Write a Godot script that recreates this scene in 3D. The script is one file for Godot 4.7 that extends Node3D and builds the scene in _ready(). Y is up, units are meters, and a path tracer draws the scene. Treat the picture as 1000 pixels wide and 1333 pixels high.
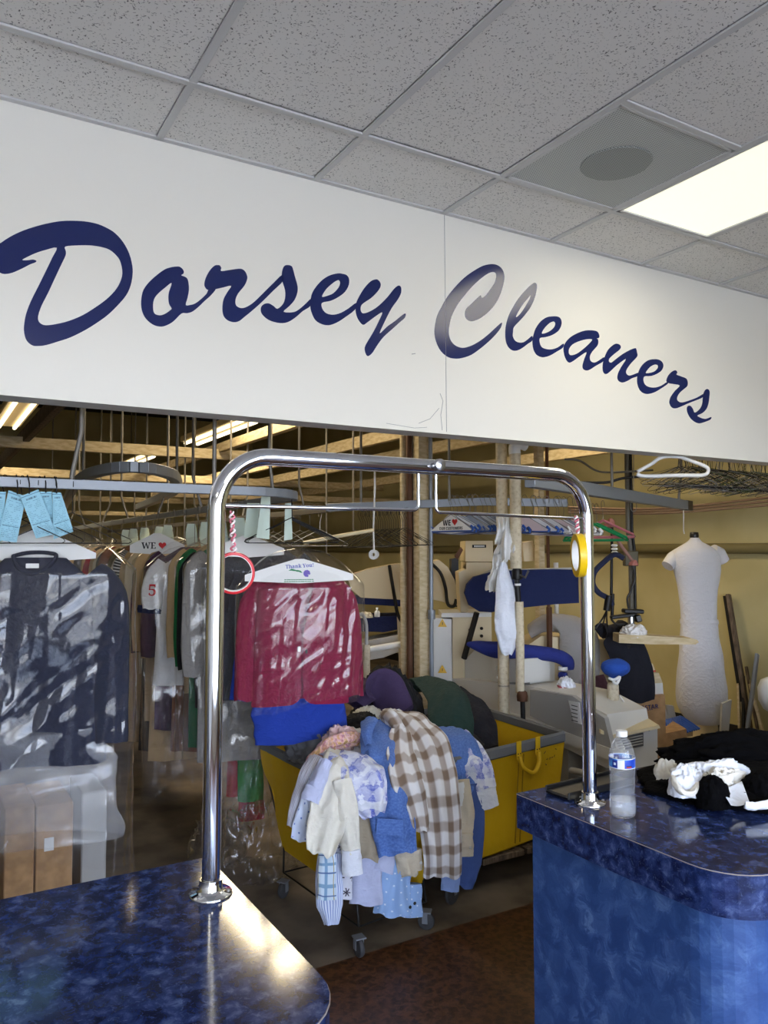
extends Node3D
# Interior of a dry cleaner's shop: front counter area (x along the sign wall, -z into the workroom, metres).

const LETTERS := [
	["D", [192,2557,209,2574,235,2599,266,2623,302,2645,343,2666,390,2685,438,2696,472,2700,506,2699,537,2691,562,2679,588,2654,609,2618,620,2577,621,2545,615,2507,600,2470,570,2428,541,2394,511,2366,472,2334,425,2302,387,2283,350,2266,327,2260,311,2259,297,2267,288,2281,283,2305,284,2330,289,2361,302,2403,324,2457,346,2512,364,2558,377,2593,345,2580,317,2565,295,2550,274,2533,290,2535,306,2540,316,2538,313,2532,298,2523,273,2504,246,2486,224,2478,211,2480,198,2487,189,2508,187,2532], [403,2602,439,2613,478,2621,512,2623,543,2619,568,2602,581,2581,587,2545,579,2511,562,2479,535,2446,501,2414,462,2382,419,2356,381,2340,349,2331,333,2334,325,2344,325,2361,334,2393,352,2436,370,2483,388,2530,404,2571,405,2587]],
	["o", [774,2603,752,2596,730,2584,704,2560,678,2531,659,2501,652,2470,652,2438,660,2412,676,2393,698,2381,722,2380,743,2389,765,2406,792,2437,811,2441,830,2449,852,2469,875,2495,897,2518,917,2547,891,2540,883,2524,863,2501,841,2481,824,2473,807,2470,813,2496,818,2527,815,2558,807,2570,790,2574,798,2582,798,2593,787,2603], [756,2541,734,2521,710,2496,695,2472,692,2444,697,2423,716,2419,735,2428,751,2442,757,2450,748,2464,745,2485,747,2507]],
	["r", [925,2636,911,2631,894,2611,880,2583,874,2559,877,2546,889,2538,917,2546,943,2556,975,2568,961,2543,946,2512,942,2477,947,2452,962,2438,985,2434,1006,2441,1026,2459,1062,2493,1099,2531,1142,2579,1179,2620,1176,2644,1142,2608,1105,2567,1068,2526,1044,2505,1023,2493,1005,2492,993,2500,992,2519,1002,2544,1026,2577,1037,2605,1034,2622,1025,2634,1010,2638,978,2629,937,2616,937,2627,932,2635], []],
	["s", [1201,2687,1187,2682,1179,2668,1175,2644,1178,2620,1189,2587,1189,2557,1180,2532,1158,2511,1142,2519,1123,2526,1105,2521,1093,2509,1091,2492,1099,2478,1120,2464,1148,2458,1180,2459,1208,2470,1237,2493,1263,2518,1295,2543,1298,2572,1276,2550,1250,2525,1224,2508,1183,2503,1205,2527,1227,2554,1239,2583,1241,2610,1230,2647,1220,2679,1214,2686], []],
	["e", [1416,2693,1382,2680,1348,2656,1318,2621,1300,2587,1295,2544,1302,2515,1318,2490,1345,2479,1375,2479,1409,2494,1443,2518,1492,2559,1497,2587,1464,2561,1429,2537,1395,2524,1365,2525,1347,2540,1345,2563,1382,2577,1416,2597,1447,2624,1464,2655,1465,2680,1454,2693,1436,2695], [1414,2665,1395,2652,1368,2626,1351,2602,1346,2587,1368,2595,1395,2610,1419,2638,1425,2657,1421,2665]],
	["y", [1588,2699,1566,2688,1538,2658,1513,2619,1497,2585,1495,2554,1502,2530,1514,2513,1530,2503,1548,2515,1584,2544,1619,2568,1606,2536,1577,2481,1541,2423,1537,2400,1544,2383,1554,2379,1573,2396,1598,2433,1627,2469,1664,2503,1701,2537,1728,2562,1728,2580,1679,2540,1642,2512,1606,2479,1635,2540,1664,2592,1694,2633,1709,2661,1711,2681,1706,2691,1695,2691,1676,2675,1643,2634,1606,2596,1577,2573,1548,2556,1527,2550,1518,2560,1520,2579,1534,2594,1566,2618,1595,2648,1611,2673,1610,2689,1599,2699], []],
	["C", [2241,2616,2242,2605,2232,2586,2206,2556,2166,2519,2121,2483,2070,2448,2020,2428,1983,2421,1947,2423,1911,2443,1888,2475,1877,2513,1879,2548,1891,2595,1913,2635,1943,2683,1986,2735,2036,2785,2087,2824,2138,2856,2183,2872,2216,2875,2242,2866,2257,2847,2260,2821,2251,2783,2231,2735,2201,2688,2161,2648,2123,2619,2084,2600,2059,2598,2041,2609,2038,2629,2047,2651,2072,2673,2098,2698,2124,2721,2130,2711,2149,2721,2175,2752,2202,2788,2213,2816,2212,2834,2199,2839,2173,2830,2137,2805,2092,2766,2048,2720,2004,2667,1973,2617,1957,2574,1951,2533,1957,2504,1975,2484,2002,2474,2033,2475,2077,2492,2122,2519,2167,2553,2206,2587], []],
	["l", [2439,2832,2418,2819,2383,2787,2341,2742,2307,2694,2283,2654,2267,2609,2262,2572,2265,2535,2278,2511,2301,2498,2328,2500,2359,2515,2393,2539,2421,2559,2420,2580,2393,2560,2366,2543,2339,2539,2318,2545,2306,2562,2307,2583,2312,2605,2340,2633,2374,2667,2409,2708,2435,2752,2449,2792,2453,2817,2450,2829], [2415,2770,2396,2751,2368,2720,2341,2683,2325,2655,2340,2662,2368,2693,2396,2732,2410,2753]],
	["e", [2551,2691,2512,2681,2474,2656,2443,2619,2428,2583,2422,2553,2427,2520,2445,2496,2475,2488,2501,2492,2532,2504,2571,2526,2610,2550,2614,2570,2579,2548,2540,2533,2502,2530,2476,2537,2465,2559,2469,2577,2503,2586,2541,2600,2580,2624,2600,2651,2604,2675,2593,2691,2574,2694], [2550,2666,2527,2655,2496,2627,2479,2600,2503,2605,2534,2621,2557,2641,2564,2657,2560,2665]],
	["a", [2804,2660,2755,2652,2706,2633,2658,2606,2626,2575,2614,2550,2617,2521,2629,2496,2648,2483,2672,2492,2712,2518,2763,2548,2748,2513,2736,2482,2739,2464,2759,2458,2784,2465,2825,2489,2876,2517,2881,2538,2843,2516,2813,2503,2789,2509,2785,2530,2802,2556,2832,2584,2843,2603,2841,2621,2832,2623,2849,2630,2850,2644,2837,2659], [2803,2615,2762,2610,2714,2594,2673,2574,2651,2551,2647,2530,2660,2520,2696,2531,2737,2557,2778,2589]],
	["n", [2962,2615,2932,2598,2906,2574,2884,2537,2872,2505,2870,2475,2878,2459,2895,2456,2920,2471,2972,2511,3034,2548,2998,2502,2976,2468,2971,2443,2983,2429,3009,2426,3044,2439,3075,2455,3116,2470,3121,2488,3085,2475,3054,2466,3034,2475,3037,2494,3068,2529,3114,2569,3114,2591,3108,2609,3097,2610,3061,2596,3008,2568,2956,2534,2930,2517,2915,2520,2917,2535,2948,2560,2987,2587,2999,2604,2988,2615], []],
	["e", [3241,2572,3194,2560,3153,2533,3125,2498,3111,2459,3114,2425,3132,2398,3163,2386,3199,2388,3245,2403,3292,2427,3340,2455,3335,2464,3292,2441,3246,2426,3200,2423,3168,2433,3157,2454,3165,2474,3211,2481,3257,2497,3295,2520,3309,2545,3301,2563,3278,2573], [3240,2543,3212,2530,3189,2511,3175,2493,3202,2496,3239,2508,3265,2528,3267,2541,3258,2545]],
	["r", [3404,2533,3375,2523,3346,2500,3331,2476,3332,2464,3354,2458,3387,2458,3433,2455,3396,2425,3361,2389,3349,2362,3355,2344,3374,2331,3402,2332,3441,2345,3500,2368,3560,2389,3616,2411,3627,2432,3571,2406,3511,2385,3461,2370,3432,2367,3411,2376,3412,2394,3434,2419,3469,2442,3494,2461,3496,2484,3483,2499,3446,2505,3408,2511,3416,2521], []],
	["s", [3658,2460,3638,2453,3622,2431,3616,2407,3610,2374,3589,2345,3548,2322,3534,2340,3515,2355,3495,2353,3485,2339,3491,2314,3513,2289,3547,2272,3581,2267,3617,2275,3673,2294,3682,2310,3637,2296,3597,2298,3568,2308,3608,2324,3644,2350,3663,2385,3672,2426,3673,2450], []]]

var mats := {}
var offs := {}
var used := {}
var rng := RandomNumberGenerator.new()
var fnoise := FastNoiseLite.new()
var crease: NoiseTexture2D


# ---------------------------------------------------------------- mesh builder
class MB:
	var v := PackedVector3Array()
	var n := PackedVector3Array()
	var t := PackedVector2Array()
	var idx := PackedInt32Array()

	func tri(a: Vector3, b: Vector3, c: Vector3) -> void:
		var k := v.size()
		var nn := (c - a).cross(b - a).normalized()
		for p in [a, b, c]:
			v.append(p); n.append(nn); t.append(Vector2(p.x + p.z, p.y))
		idx.append_array([k, k + 1, k + 2])

	func quad(a: Vector3, b: Vector3, c: Vector3, d: Vector3, flip_towards = null) -> void:
		var nn := (c - a).cross(b - a)
		if flip_towards != null and nn.dot(flip_towards) < 0.0:
			var s := b; b = d; d = s
			nn = -nn
		nn = nn.normalized()
		var k := v.size()
		var ps := [a, b, c, d]
		var us := [Vector2(0, 0), Vector2(1, 0), Vector2(1, 1), Vector2(0, 1)]
		for i in 4:
			v.append(ps[i]); n.append(nn); t.append(us[i])
		idx.append_array([k, k + 1, k + 2, k, k + 2, k + 3])

	# points j * nu + i; a wrapped surface repeats its first column at the end
	func grid(p: PackedVector3Array, nu: int, nv: int, wrap := false, uvs := Vector2.ONE) -> void:
		var k := v.size()
		var nn := PackedVector3Array()
		nn.resize(nu * nv)
		for j in nv - 1:
			for i in nu - 1:
				var a := j * nu + i
				var b := a + 1
				var c := a + nu + 1
				var d := a + nu
				var m := (p[c] - p[a]).cross(p[b] - p[d])
				m = (p[c] - p[a]).cross(p[b] - p[a]) + (p[d] - p[a]).cross(p[c] - p[a])
				nn[a] += m; nn[b] += m; nn[c] += m; nn[d] += m
				idx.append_array([k + a, k + b, k + c, k + a, k + c, k + d])
		if wrap:
			for j in nv:
				var s := nn[j * nu] + nn[j * nu + nu - 1]
				nn[j * nu] = s; nn[j * nu + nu - 1] = s
		for j in nv:
			for i in nu:
				var q := j * nu + i
				var m := nn[q]
				n.append(m.normalized() if m.length_squared() > 1e-20 else Vector3.UP)
				t.append(Vector2(float(i) / (nu - 1) * uvs.x, float(j) / (nv - 1) * uvs.y))
		v.append_array(p)

	func box(c: Vector3, s: Vector3, b := Basis.IDENTITY) -> void:
		var h := s / 2.0
		for ax in 3:
			for sg in [-1.0, 1.0]:
				var d := Vector3.ZERO; d[ax] = sg
				var e := Vector3.ZERO; e[(ax + 1) % 3] = 1.0
				var f := Vector3.ZERO; f[(ax + 2) % 3] = 1.0
				quad(c + b * ((d + e + f) * h), c + b * ((d + e - f) * h), c + b * ((d - e - f) * h), c + b * ((d - e + f) * h), b * d)

	# box with chamfered edges
	func cbox(c: Vector3, s: Vector3, r := 0.005, b := Basis.IDENTITY) -> void:
		var h := s / 2.0
		r = minf(r, 0.49 * minf(s.x, minf(s.y, s.z)))
		var q := func(sg: Vector3, ax: int) -> Vector3:
			var p := sg * (h - Vector3(r, r, r))
			p[ax] = sg[ax] * h[ax]
			return c + b * p
		for ax in 3:
			var a1 := (ax + 1) % 3
			var a2 := (ax + 2) % 3
			for sg in [-1.0, 1.0]:
				var ps := []
				for k in [[1, 1], [1, -1], [-1, -1], [-1, 1]]:
					var g := Vector3.ZERO
					g[ax] = sg; g[a1] = k[0]; g[a2] = k[1]
					ps.append(q.call(g, ax))
				var d := Vector3.ZERO; d[ax] = sg
				quad(ps[0], ps[1], ps[2], ps[3], b * d)
			for s1 in [-1.0, 1.0]:
				for s2 in [-1.0, 1.0]:
					var lo := Vector3.ZERO; lo[ax] = -1; lo[a1] = s1; lo[a2] = s2
					var hi := lo; hi[ax] = 1
					var d := Vector3.ZERO; d[a1] = s1; d[a2] = s2
					quad(q.call(lo, a1), q.call(hi, a1), q.call(hi, a2), q.call(lo, a2), b * d)
		for sx in [-1.0, 1.0]:
			for sy in [-1.0, 1.0]:
				for sz in [-1.0, 1.0]:
					var g := Vector3(sx, sy, sz)
					tri(q.call(g, 0), q.call(g, 1), q.call(g, 2))

	func bar(a: Vector3, b: Vector3, w: float, h: float, up := Vector3.UP, r := 0.002) -> void:
		var d := (b - a)
		var z := d.normalized()
		var x := up.cross(z)
		if x.length() < 0.01:
			x = Vector3.RIGHT.cross(z)
		x = x.normalized()
		cbox((a + b) / 2.0, Vector3(w, h, d.length()), r, Basis(x, z.cross(x), z))

	func tube(path, r, sides := 8, cap := true, uvs := Vector2.ONE) -> void:
		var m: int = path.size()
		var pts := PackedVector3Array()
		var tg: Vector3 = (path[1] - path[0]).normalized()
		var x := tg.cross(Vector3.UP if absf(tg.y) < 0.9 else Vector3.RIGHT).normalized()
		for j in m:
			var nt: Vector3 = (path[mini(j + 1, m - 1)] - path[maxi(j - 1, 0)])
			nt = nt.normalized() if nt.length() > 1e-9 else tg
			x = (x - nt * x.dot(nt)).normalized()
			var y := nt.cross(x)
			var rr: float = r[j] if r is Array or r is PackedFloat32Array else r
			for i in sides + 1:
				var a := TAU * (i % sides) / sides
				pts.append(path[j] + (x * cos(a) + y * sin(a)) * rr)
		grid(pts, sides + 1, m, true, uvs)
		if cap:
			for e in [0, m - 1]:
				var c: Vector3 = path[e]
				for i in sides:
					if e == 0:
						tri(c, pts[e * (sides + 1) + i], pts[e * (sides + 1) + i + 1])
					else:
						tri(c, pts[e * (sides + 1) + i + 1], pts[e * (sides + 1) + i])

	# profile: [radius, height] pairs, about the y axis of xf; a repeated pair makes a sharp edge
	func lathe(prof: Array, segs := 20, xf := Transform3D.IDENTITY, squash := Vector2.ONE) -> void:
		var runs := [[]]
		for k in prof.size():
			runs[-1].append(prof[k])
			if k > 0 and k < prof.size() - 1 and prof[k] == prof[k + 1]:
				runs.append([])
		for run in runs:
			if run.size() < 2:
				continue
			var pts := PackedVector3Array()
			for q in run:
				for i in segs + 1:
					var a := TAU * (i % segs) / segs
					pts.append(xf * Vector3(q[0] * cos(a) * squash.x, q[1], q[0] * sin(a) * squash.y))
			grid(pts, segs + 1, run.size(), true)

	# flat outline (x, y) given thickness along z of xf
	func prism(poly: PackedVector2Array, depth: float, xf := Transform3D.IDENTITY, back := true) -> void:
		var tr := Geometry2D.triangulate_polygon(poly)
		for k in range(0, tr.size(), 3):
			var a := poly[tr[k]]
			var b := poly[tr[k + 1]]
			var c := poly[tr[k + 2]]
			tri(xf * Vector3(a.x, a.y, depth), xf * Vector3(b.x, b.y, depth), xf * Vector3(c.x, c.y, depth))
			if back:
				tri(xf * Vector3(a.x, a.y, 0), xf * Vector3(c.x, c.y, 0), xf * Vector3(b.x, b.y, 0))
		for i in poly.size():
			var a := poly[i]
			var b := poly[(i + 1) % poly.size()]
			quad(xf * Vector3(a.x, a.y, 0), xf * Vector3(b.x, b.y, 0), xf * Vector3(b.x, b.y, depth), xf * Vector3(a.x, a.y, depth))

	func add(o: MB, xf: Transform3D) -> void:
		var k := v.size()
		for p in o.v:
			v.append(xf * p)
		for p in o.n:
			n.append((xf.basis * p).normalized())
		t.append_array(o.t)
		for i in o.idx:
			idx.append(i + k)

	func mesh(shift := Vector3.ZERO) -> ArrayMesh:
		var m := ArrayMesh.new()
		if v.is_empty():
			return m
		var arr := []
		arr.resize(Mesh.ARRAY_MAX)
		if shift != Vector3.ZERO:
			for i in v.size():
				v[i] -= shift
		arr[Mesh.ARRAY_VERTEX] = v
		arr[Mesh.ARRAY_NORMAL] = n
		arr[Mesh.ARRAY_TEX_UV] = t
		arr[Mesh.ARRAY_INDEX] = idx
		m.add_surface_from_arrays(Mesh.PRIMITIVE_TRIANGLES, arr)
		return m


# ---------------------------------------------------------------- scene tree
func numbered(called: String) -> String:
	used[called] = used.get(called, -1) + 1
	return called if used[called] == 0 else "%s_%03d" % [called, used[called]]


func thing(called: String, label: String, category: String, at := Vector3.ZERO, group := "") -> Node3D:
	var o := Node3D.new()
	o.name = numbered(called)
	add_child(o)
	o.position = at
	offs[o] = at
	tag(o, label, category, group)
	return o


func tag(o: Node, label: String, category := "", group := "", kind := "") -> void:
	if label: o.set_meta("label", label)
	if category: o.set_meta("category", category)
	if group: o.set_meta("group", group)
	if kind: o.set_meta("kind", kind)


# a part (or a sub-part) built in world coordinates under a thing
func part(parent: Node3D, called: String, mb: MB, m: Material, label := "") -> MeshInstance3D:
	var o := MeshInstance3D.new()
	o.name = called
	o.mesh = mb.mesh(offs.get(parent, Vector3.ZERO))
	o.material_override = m
	parent.add_child(o, true)
	offs[o] = offs.get(parent, Vector3.ZERO)
	if label: o.set_meta("label", label)
	return o


func shared(parent: Node3D, called: String, mesh: Mesh, m: Material, xf := Transform3D.IDENTITY) -> MeshInstance3D:
	var o := MeshInstance3D.new()
	o.name = called
	o.mesh = mesh
	o.material_override = m
	o.transform = xf
	parent.add_child(o, true)
	return o


func single(called: String, mb: MB, m: Material, label: String, category: String, at: Vector3, group := "") -> MeshInstance3D:
	var o := MeshInstance3D.new()
	o.name = numbered(called)
	o.mesh = mb.mesh(at)
	o.material_override = m
	add_child(o)
	o.position = at
	offs[o] = at
	tag(o, label, category, group)
	return o


func struct(called: String, mb: MB, m: Material) -> MeshInstance3D:
	var o := MeshInstance3D.new()
	o.name = numbered(called)
	o.mesh = mb.mesh()
	o.material_override = m
	add_child(o)
	offs[o] = Vector3.ZERO
	o.set_meta("kind", "structure")
	return o


func copy_of(o: Node3D, at: Vector3, turn: float, label := "", group := "") -> Node3D:
	var c: Node3D = o.duplicate()
	c.name = numbered(String(o.name).trim_suffix("_" + String(o.name).get_slice("_", String(o.name).get_slice_count("_") - 1)) if String(o.name).right(3).is_valid_int() else String(o.name))
	add_child(c)
	c.position = at
	c.rotation.y = turn
	if label: c.set_meta("label", label)
	if group: c.set_meta("group", group)
	return c


# ---------------------------------------------------------------- materials
func srgb(r: float, g: float, b: float, a := 1.0) -> Color:
	return Color(r / 255.0, g / 255.0, b / 255.0, a)


func M(key: String, c := Color.WHITE, rough := 0.8, metal := 0.0) -> StandardMaterial3D:
	if mats.has(key):
		return mats[key]
	var m := StandardMaterial3D.new()
	m.resource_name = key
	m.albedo_color = c
	m.roughness = rough
	m.metallic = metal
	mats[key] = m
	return m


func glow(key: String, c: Color, e: float) -> StandardMaterial3D:
	var m := M(key, c, 0.5)
	m.emission_enabled = true
	m.emission = c
	m.emission_energy_multiplier = e
	return m


func ntex(kind: int, freq: float, oct: int, cols: Array, offsets: Array, sd := 1, size := 512, warp := 0.0, fractal := FastNoiseLite.FRACTAL_FBM) -> NoiseTexture2D:
	var nz := FastNoiseLite.new()
	nz.seed = sd
	nz.noise_type = kind as FastNoiseLite.NoiseType
	nz.frequency = freq
	nz.fractal_type = fractal
	nz.fractal_octaves = oct
	if warp > 0.0:
		nz.domain_warp_enabled = true
		nz.domain_warp_amplitude = warp
		nz.domain_warp_frequency = freq
	var t := NoiseTexture2D.new()
	t.width = size
	t.height = size
	t.seamless = true
	t.noise = nz
	if cols.size():
		var g := Gradient.new()
		g.offsets = PackedFloat32Array(offsets)
		g.colors = PackedColorArray(cols)
		t.color_ramp = g
	return t


func normal_tex(kind: int, freq: float, oct: int, bump: float, sd := 1, size := 512, fractal := FastNoiseLite.FRACTAL_FBM) -> NoiseTexture2D:
	var t := ntex(kind, freq, oct, [], [], sd, size, 0.0, fractal)
	t.as_normal_map = true
	t.bump_strength = bump
	return t


func tri_map(m: StandardMaterial3D, scale: float, world := true) -> void:
	m.uv1_triplanar = true
	m.uv1_world_triplanar = world
	m.uv1_scale = Vector3(scale, scale, scale)


func paint(w: int, h: int, bg: Color) -> Image:
	var im := Image.create(w, h, false, Image.FORMAT_RGBA8)
	im.fill(bg)
	return im


func tex(im: Image) -> ImageTexture:
	return ImageTexture.create_from_image(im)


func cloth(key: String, c := Color.WHITE, im: Image = null, scale := Vector3.ONE, rough := 0.9) -> StandardMaterial3D:
	if mats.has(key):
		return mats[key]
	var m := M(key, c, rough)
	if im:
		m.albedo_texture = tex(im)
		m.uv1_scale = scale
	else:
		m.normal_enabled = true
		m.normal_texture = crease
		m.normal_scale = 0.8
		tri_map(m, 3.4, false)
	m.rim_enabled = true
	m.rim = 0.08
	m.rim_tint = 0.6
	return m


# ---------------------------------------------------------------- shapes
func curve(p: Array, sub := 6) -> PackedVector3Array:
	var out := PackedVector3Array()
	for i in p.size() - 1:
		var a: Vector3 = p[maxi(i - 1, 0)]
		var b: Vector3 = p[i]
		var c: Vector3 = p[i + 1]
		var d: Vector3 = p[mini(i + 2, p.size() - 1)]
		for k in sub:
			out.append(b.cubic_interpolate(c, a, d, float(k) / sub))
	out.append(p[-1])
	return out


func ring(p: PackedVector2Array, sub := 3) -> PackedVector2Array:
	var out := PackedVector2Array()
	var m := p.size()
	for i in m:
		for k in sub:
			out.append(p[i].cubic_interpolate(p[(i + 1) % m], p[(i - 1 + m) % m], p[(i + 2) % m], float(k) / sub))
	return out


func flat_list(a: Array) -> PackedVector2Array:
	var p := PackedVector2Array()
	for i in range(0, a.size(), 2):
		p.append(Vector2(a[i], a[i + 1]) / 1000.0)
	return p


# a rounded bend between straight runs
func bent(p: Array, r: float, sub := 8) -> PackedVector3Array:
	var out := PackedVector3Array([p[0]])
	for i in range(1, p.size() - 1):
		var a: Vector3 = p[i] + (p[i - 1] - p[i]).normalized() * r
		var b: Vector3 = p[i] + (p[i + 1] - p[i]).normalized() * r
		for k in sub + 1:
			var s := float(k) / sub
			var h := PI / 2.0 * s
			out.append(p[i] + (a - p[i]) * (1.0 - sin(h)) + (b - p[i]) * (1.0 - cos(h)))
	out.append(p[-1])
	return out


# double-layered cloth along a spine: widths and thickness per spine point, folds that run along it
func drape(spine: Array, widths: Array, thick: float, amp: float, folds: float, sd: int, side: Vector3, nu := 33, sub := 7, uvs := Vector2.ONE) -> MB:
	var mb := MB.new()
	var c := curve(spine, sub)
	var nv := c.size()
	var half := nu / 2
	var pts := PackedVector3Array()
	for j in nv:
		var f := float(j) / (nv - 1) * (widths.size() - 1)
		var k := mini(int(f), widths.size() - 2)
		var w: float = lerpf(widths[k], widths[k + 1], f - k)
		var tg := (c[mini(j + 1, nv - 1)] - c[maxi(j - 1, 0)]).normalized()
		var s := (side - tg * side.dot(tg)).normalized()
		var nn := s.cross(tg).normalized()
		var v := float(j) / (nv - 1)
		for i in nu:
			var a := TAU * (i % (nu - 1)) / (nu - 1)
			var u := cos(a)
			var env := 0.35 + 0.65 * v
			var fold := sin(folds * u * 2.6 + sd * 1.7 + 1.3 * sin(v * 3.0 + sd)) * 0.6 + fnoise.get_noise_3d(u * 55.0 + sd * 13.0, v * 60.0, sd * 7.0) * 1.1
			var wr := fnoise.get_noise_3d(u * 90.0, v * 210.0 + sd * 31.0, sd * 3.0 + signf(sin(a)) * 4.0) * 0.35
			wr += 0.8 * (0.5 - 2.0 * absf(fnoise.get_noise_3d(u * 50.0 + v * 60.0 + sd * 3.0, v * 120.0, sd * 11.0)))
			var edge := fnoise.get_noise_2d(v * 130.0 + sd * 5.0, signf(u) * 40.0) * 0.10
			pts.append(c[j] + s * (u * w * 0.5 * (1.0 + edge)) + nn * (sin(a) * thick * (0.6 + 0.4 * absf(sin(a))) + amp * (fold * env + wr)) + tg * (amp * 0.8 * fold * (v * v)))
	mb.grid(pts, nu, nv, true, uvs)
	# close the top
	var cc := c[0]
	for i in nu - 1:
		mb.tri(cc, pts[i], pts[i + 1])
	return mb


# crumpled heap of cloth: a dome with an irregular outline and ridged folds
func heap(c: Vector3, rx: float, rz: float, h: float, sd: int, turn := 0.0, rough := 1.0, nu := 69, nv := 25) -> MB:
	var mb := MB.new()
	var pts := PackedVector3Array()
	var b := Basis(Vector3.UP, turn)
	for j in nv:
		var v := float(j) / (nv - 1)
		var el := lerpf(-0.25, 1.0, v) * PI / 2.0
		for i in nu:
			var a := TAU * (i % (nu - 1)) / (nu - 1)
			var d := Vector3(cos(a) * cos(el), sin(el), sin(a) * cos(el))
			var q := d * 60.0 + Vector3(sd * 17.0, sd * 5.0, 0)
			var rd := 1.0 - 2.0 * absf(fnoise.get_noise_3dv(q * 1.3))
			var k := 1.0 + rough * (0.16 * fnoise.get_noise_3dv(q * 0.7) + 0.13 * (rd - 0.5) + 0.11 * (0.5 - 2.0 * absf(fnoise.get_noise_3dv(q * 2.7 + Vector3(9, 40, 3)))) + 0.04 * fnoise.get_noise_3dv(q * 5.0))
			var p := Vector3(d.x * rx, d.y * h, d.z * rz) * k
			p.y = maxf(p.y, 0.0)
			pts.append(c + b * p)
	mb.grid(pts, nu, nv, true, Vector2(rx * 6.0, h * 6.0))
	return mb

const CEIL := 3.047
const WALL := 2.74


func _ready() -> void:
	rng.seed = 7
	fnoise.seed = 11
	fnoise.noise_type = FastNoiseLite.TYPE_SIMPLEX_SMOOTH
	fnoise.frequency = 0.02
	fnoise.fractal_type = FastNoiseLite.FRACTAL_FBM
	fnoise.fractal_octaves = 2
	view_and_light()
	make_materials()
	setting()
	sign_lettering()
	front_ceiling()
	counters()
	rail_frame()
	roof_of_workroom()
	conveyor()
	rack_garments()
	near_garments()
	carts()
	clothes_pile()
	presses()
	pipes_and_posts()
	hanger_rows()
	right_corner()
	counter_things()


func view_and_light() -> void:
	var cam := Camera3D.new()
	cam.name = "camera"
	cam.position = Vector3(0, 1.6, 0)
	cam.rotation = Vector3(0.047354, -0.535326, -0.002693)
	cam.fov = 65.96
	cam.near = 0.05
	cam.far = 200.0
	add_child(cam)
	cam.current = true
	var sky := ProceduralSkyMaterial.new()
	sky.sky_top_color = srgb(176, 200, 242)
	sky.sky_horizon_color = srgb(232, 240, 252)
	sky.ground_horizon_color = srgb(190, 190, 190)
	sky.ground_bottom_color = srgb(150, 150, 150)
	var env := Environment.new()
	env.background_mode = Environment.BG_SKY
	env.sky = Sky.new()
	env.sky.sky_material = sky
	env.background_energy_multiplier = 6.6
	env.tonemap_mode = Environment.TONE_MAPPER_LINEAR
	env.tonemap_exposure = 2.45
	env.sdfgi_enabled = true
	env.ssao_enabled = true
	env.ssil_enabled = true
	var we := WorldEnvironment.new()
	we.name = "environment"
	we.environment = env
	add_child(we)
	var sun := DirectionalLight3D.new()
	sun.name = "sun"
	sun.light_color = srgb(255, 248, 238)
	sun.light_energy = 5.0
	sun.light_angular_distance = 0.5
	sun.shadow_enabled = true
	sun.sky_mode = DirectionalLight3D.SKY_MODE_LIGHT_ONLY
	add_child(sun)
	sun.look_at_from_position(Vector3(0, 10, 0), Vector3(2.5, 0, 5.5))


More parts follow.
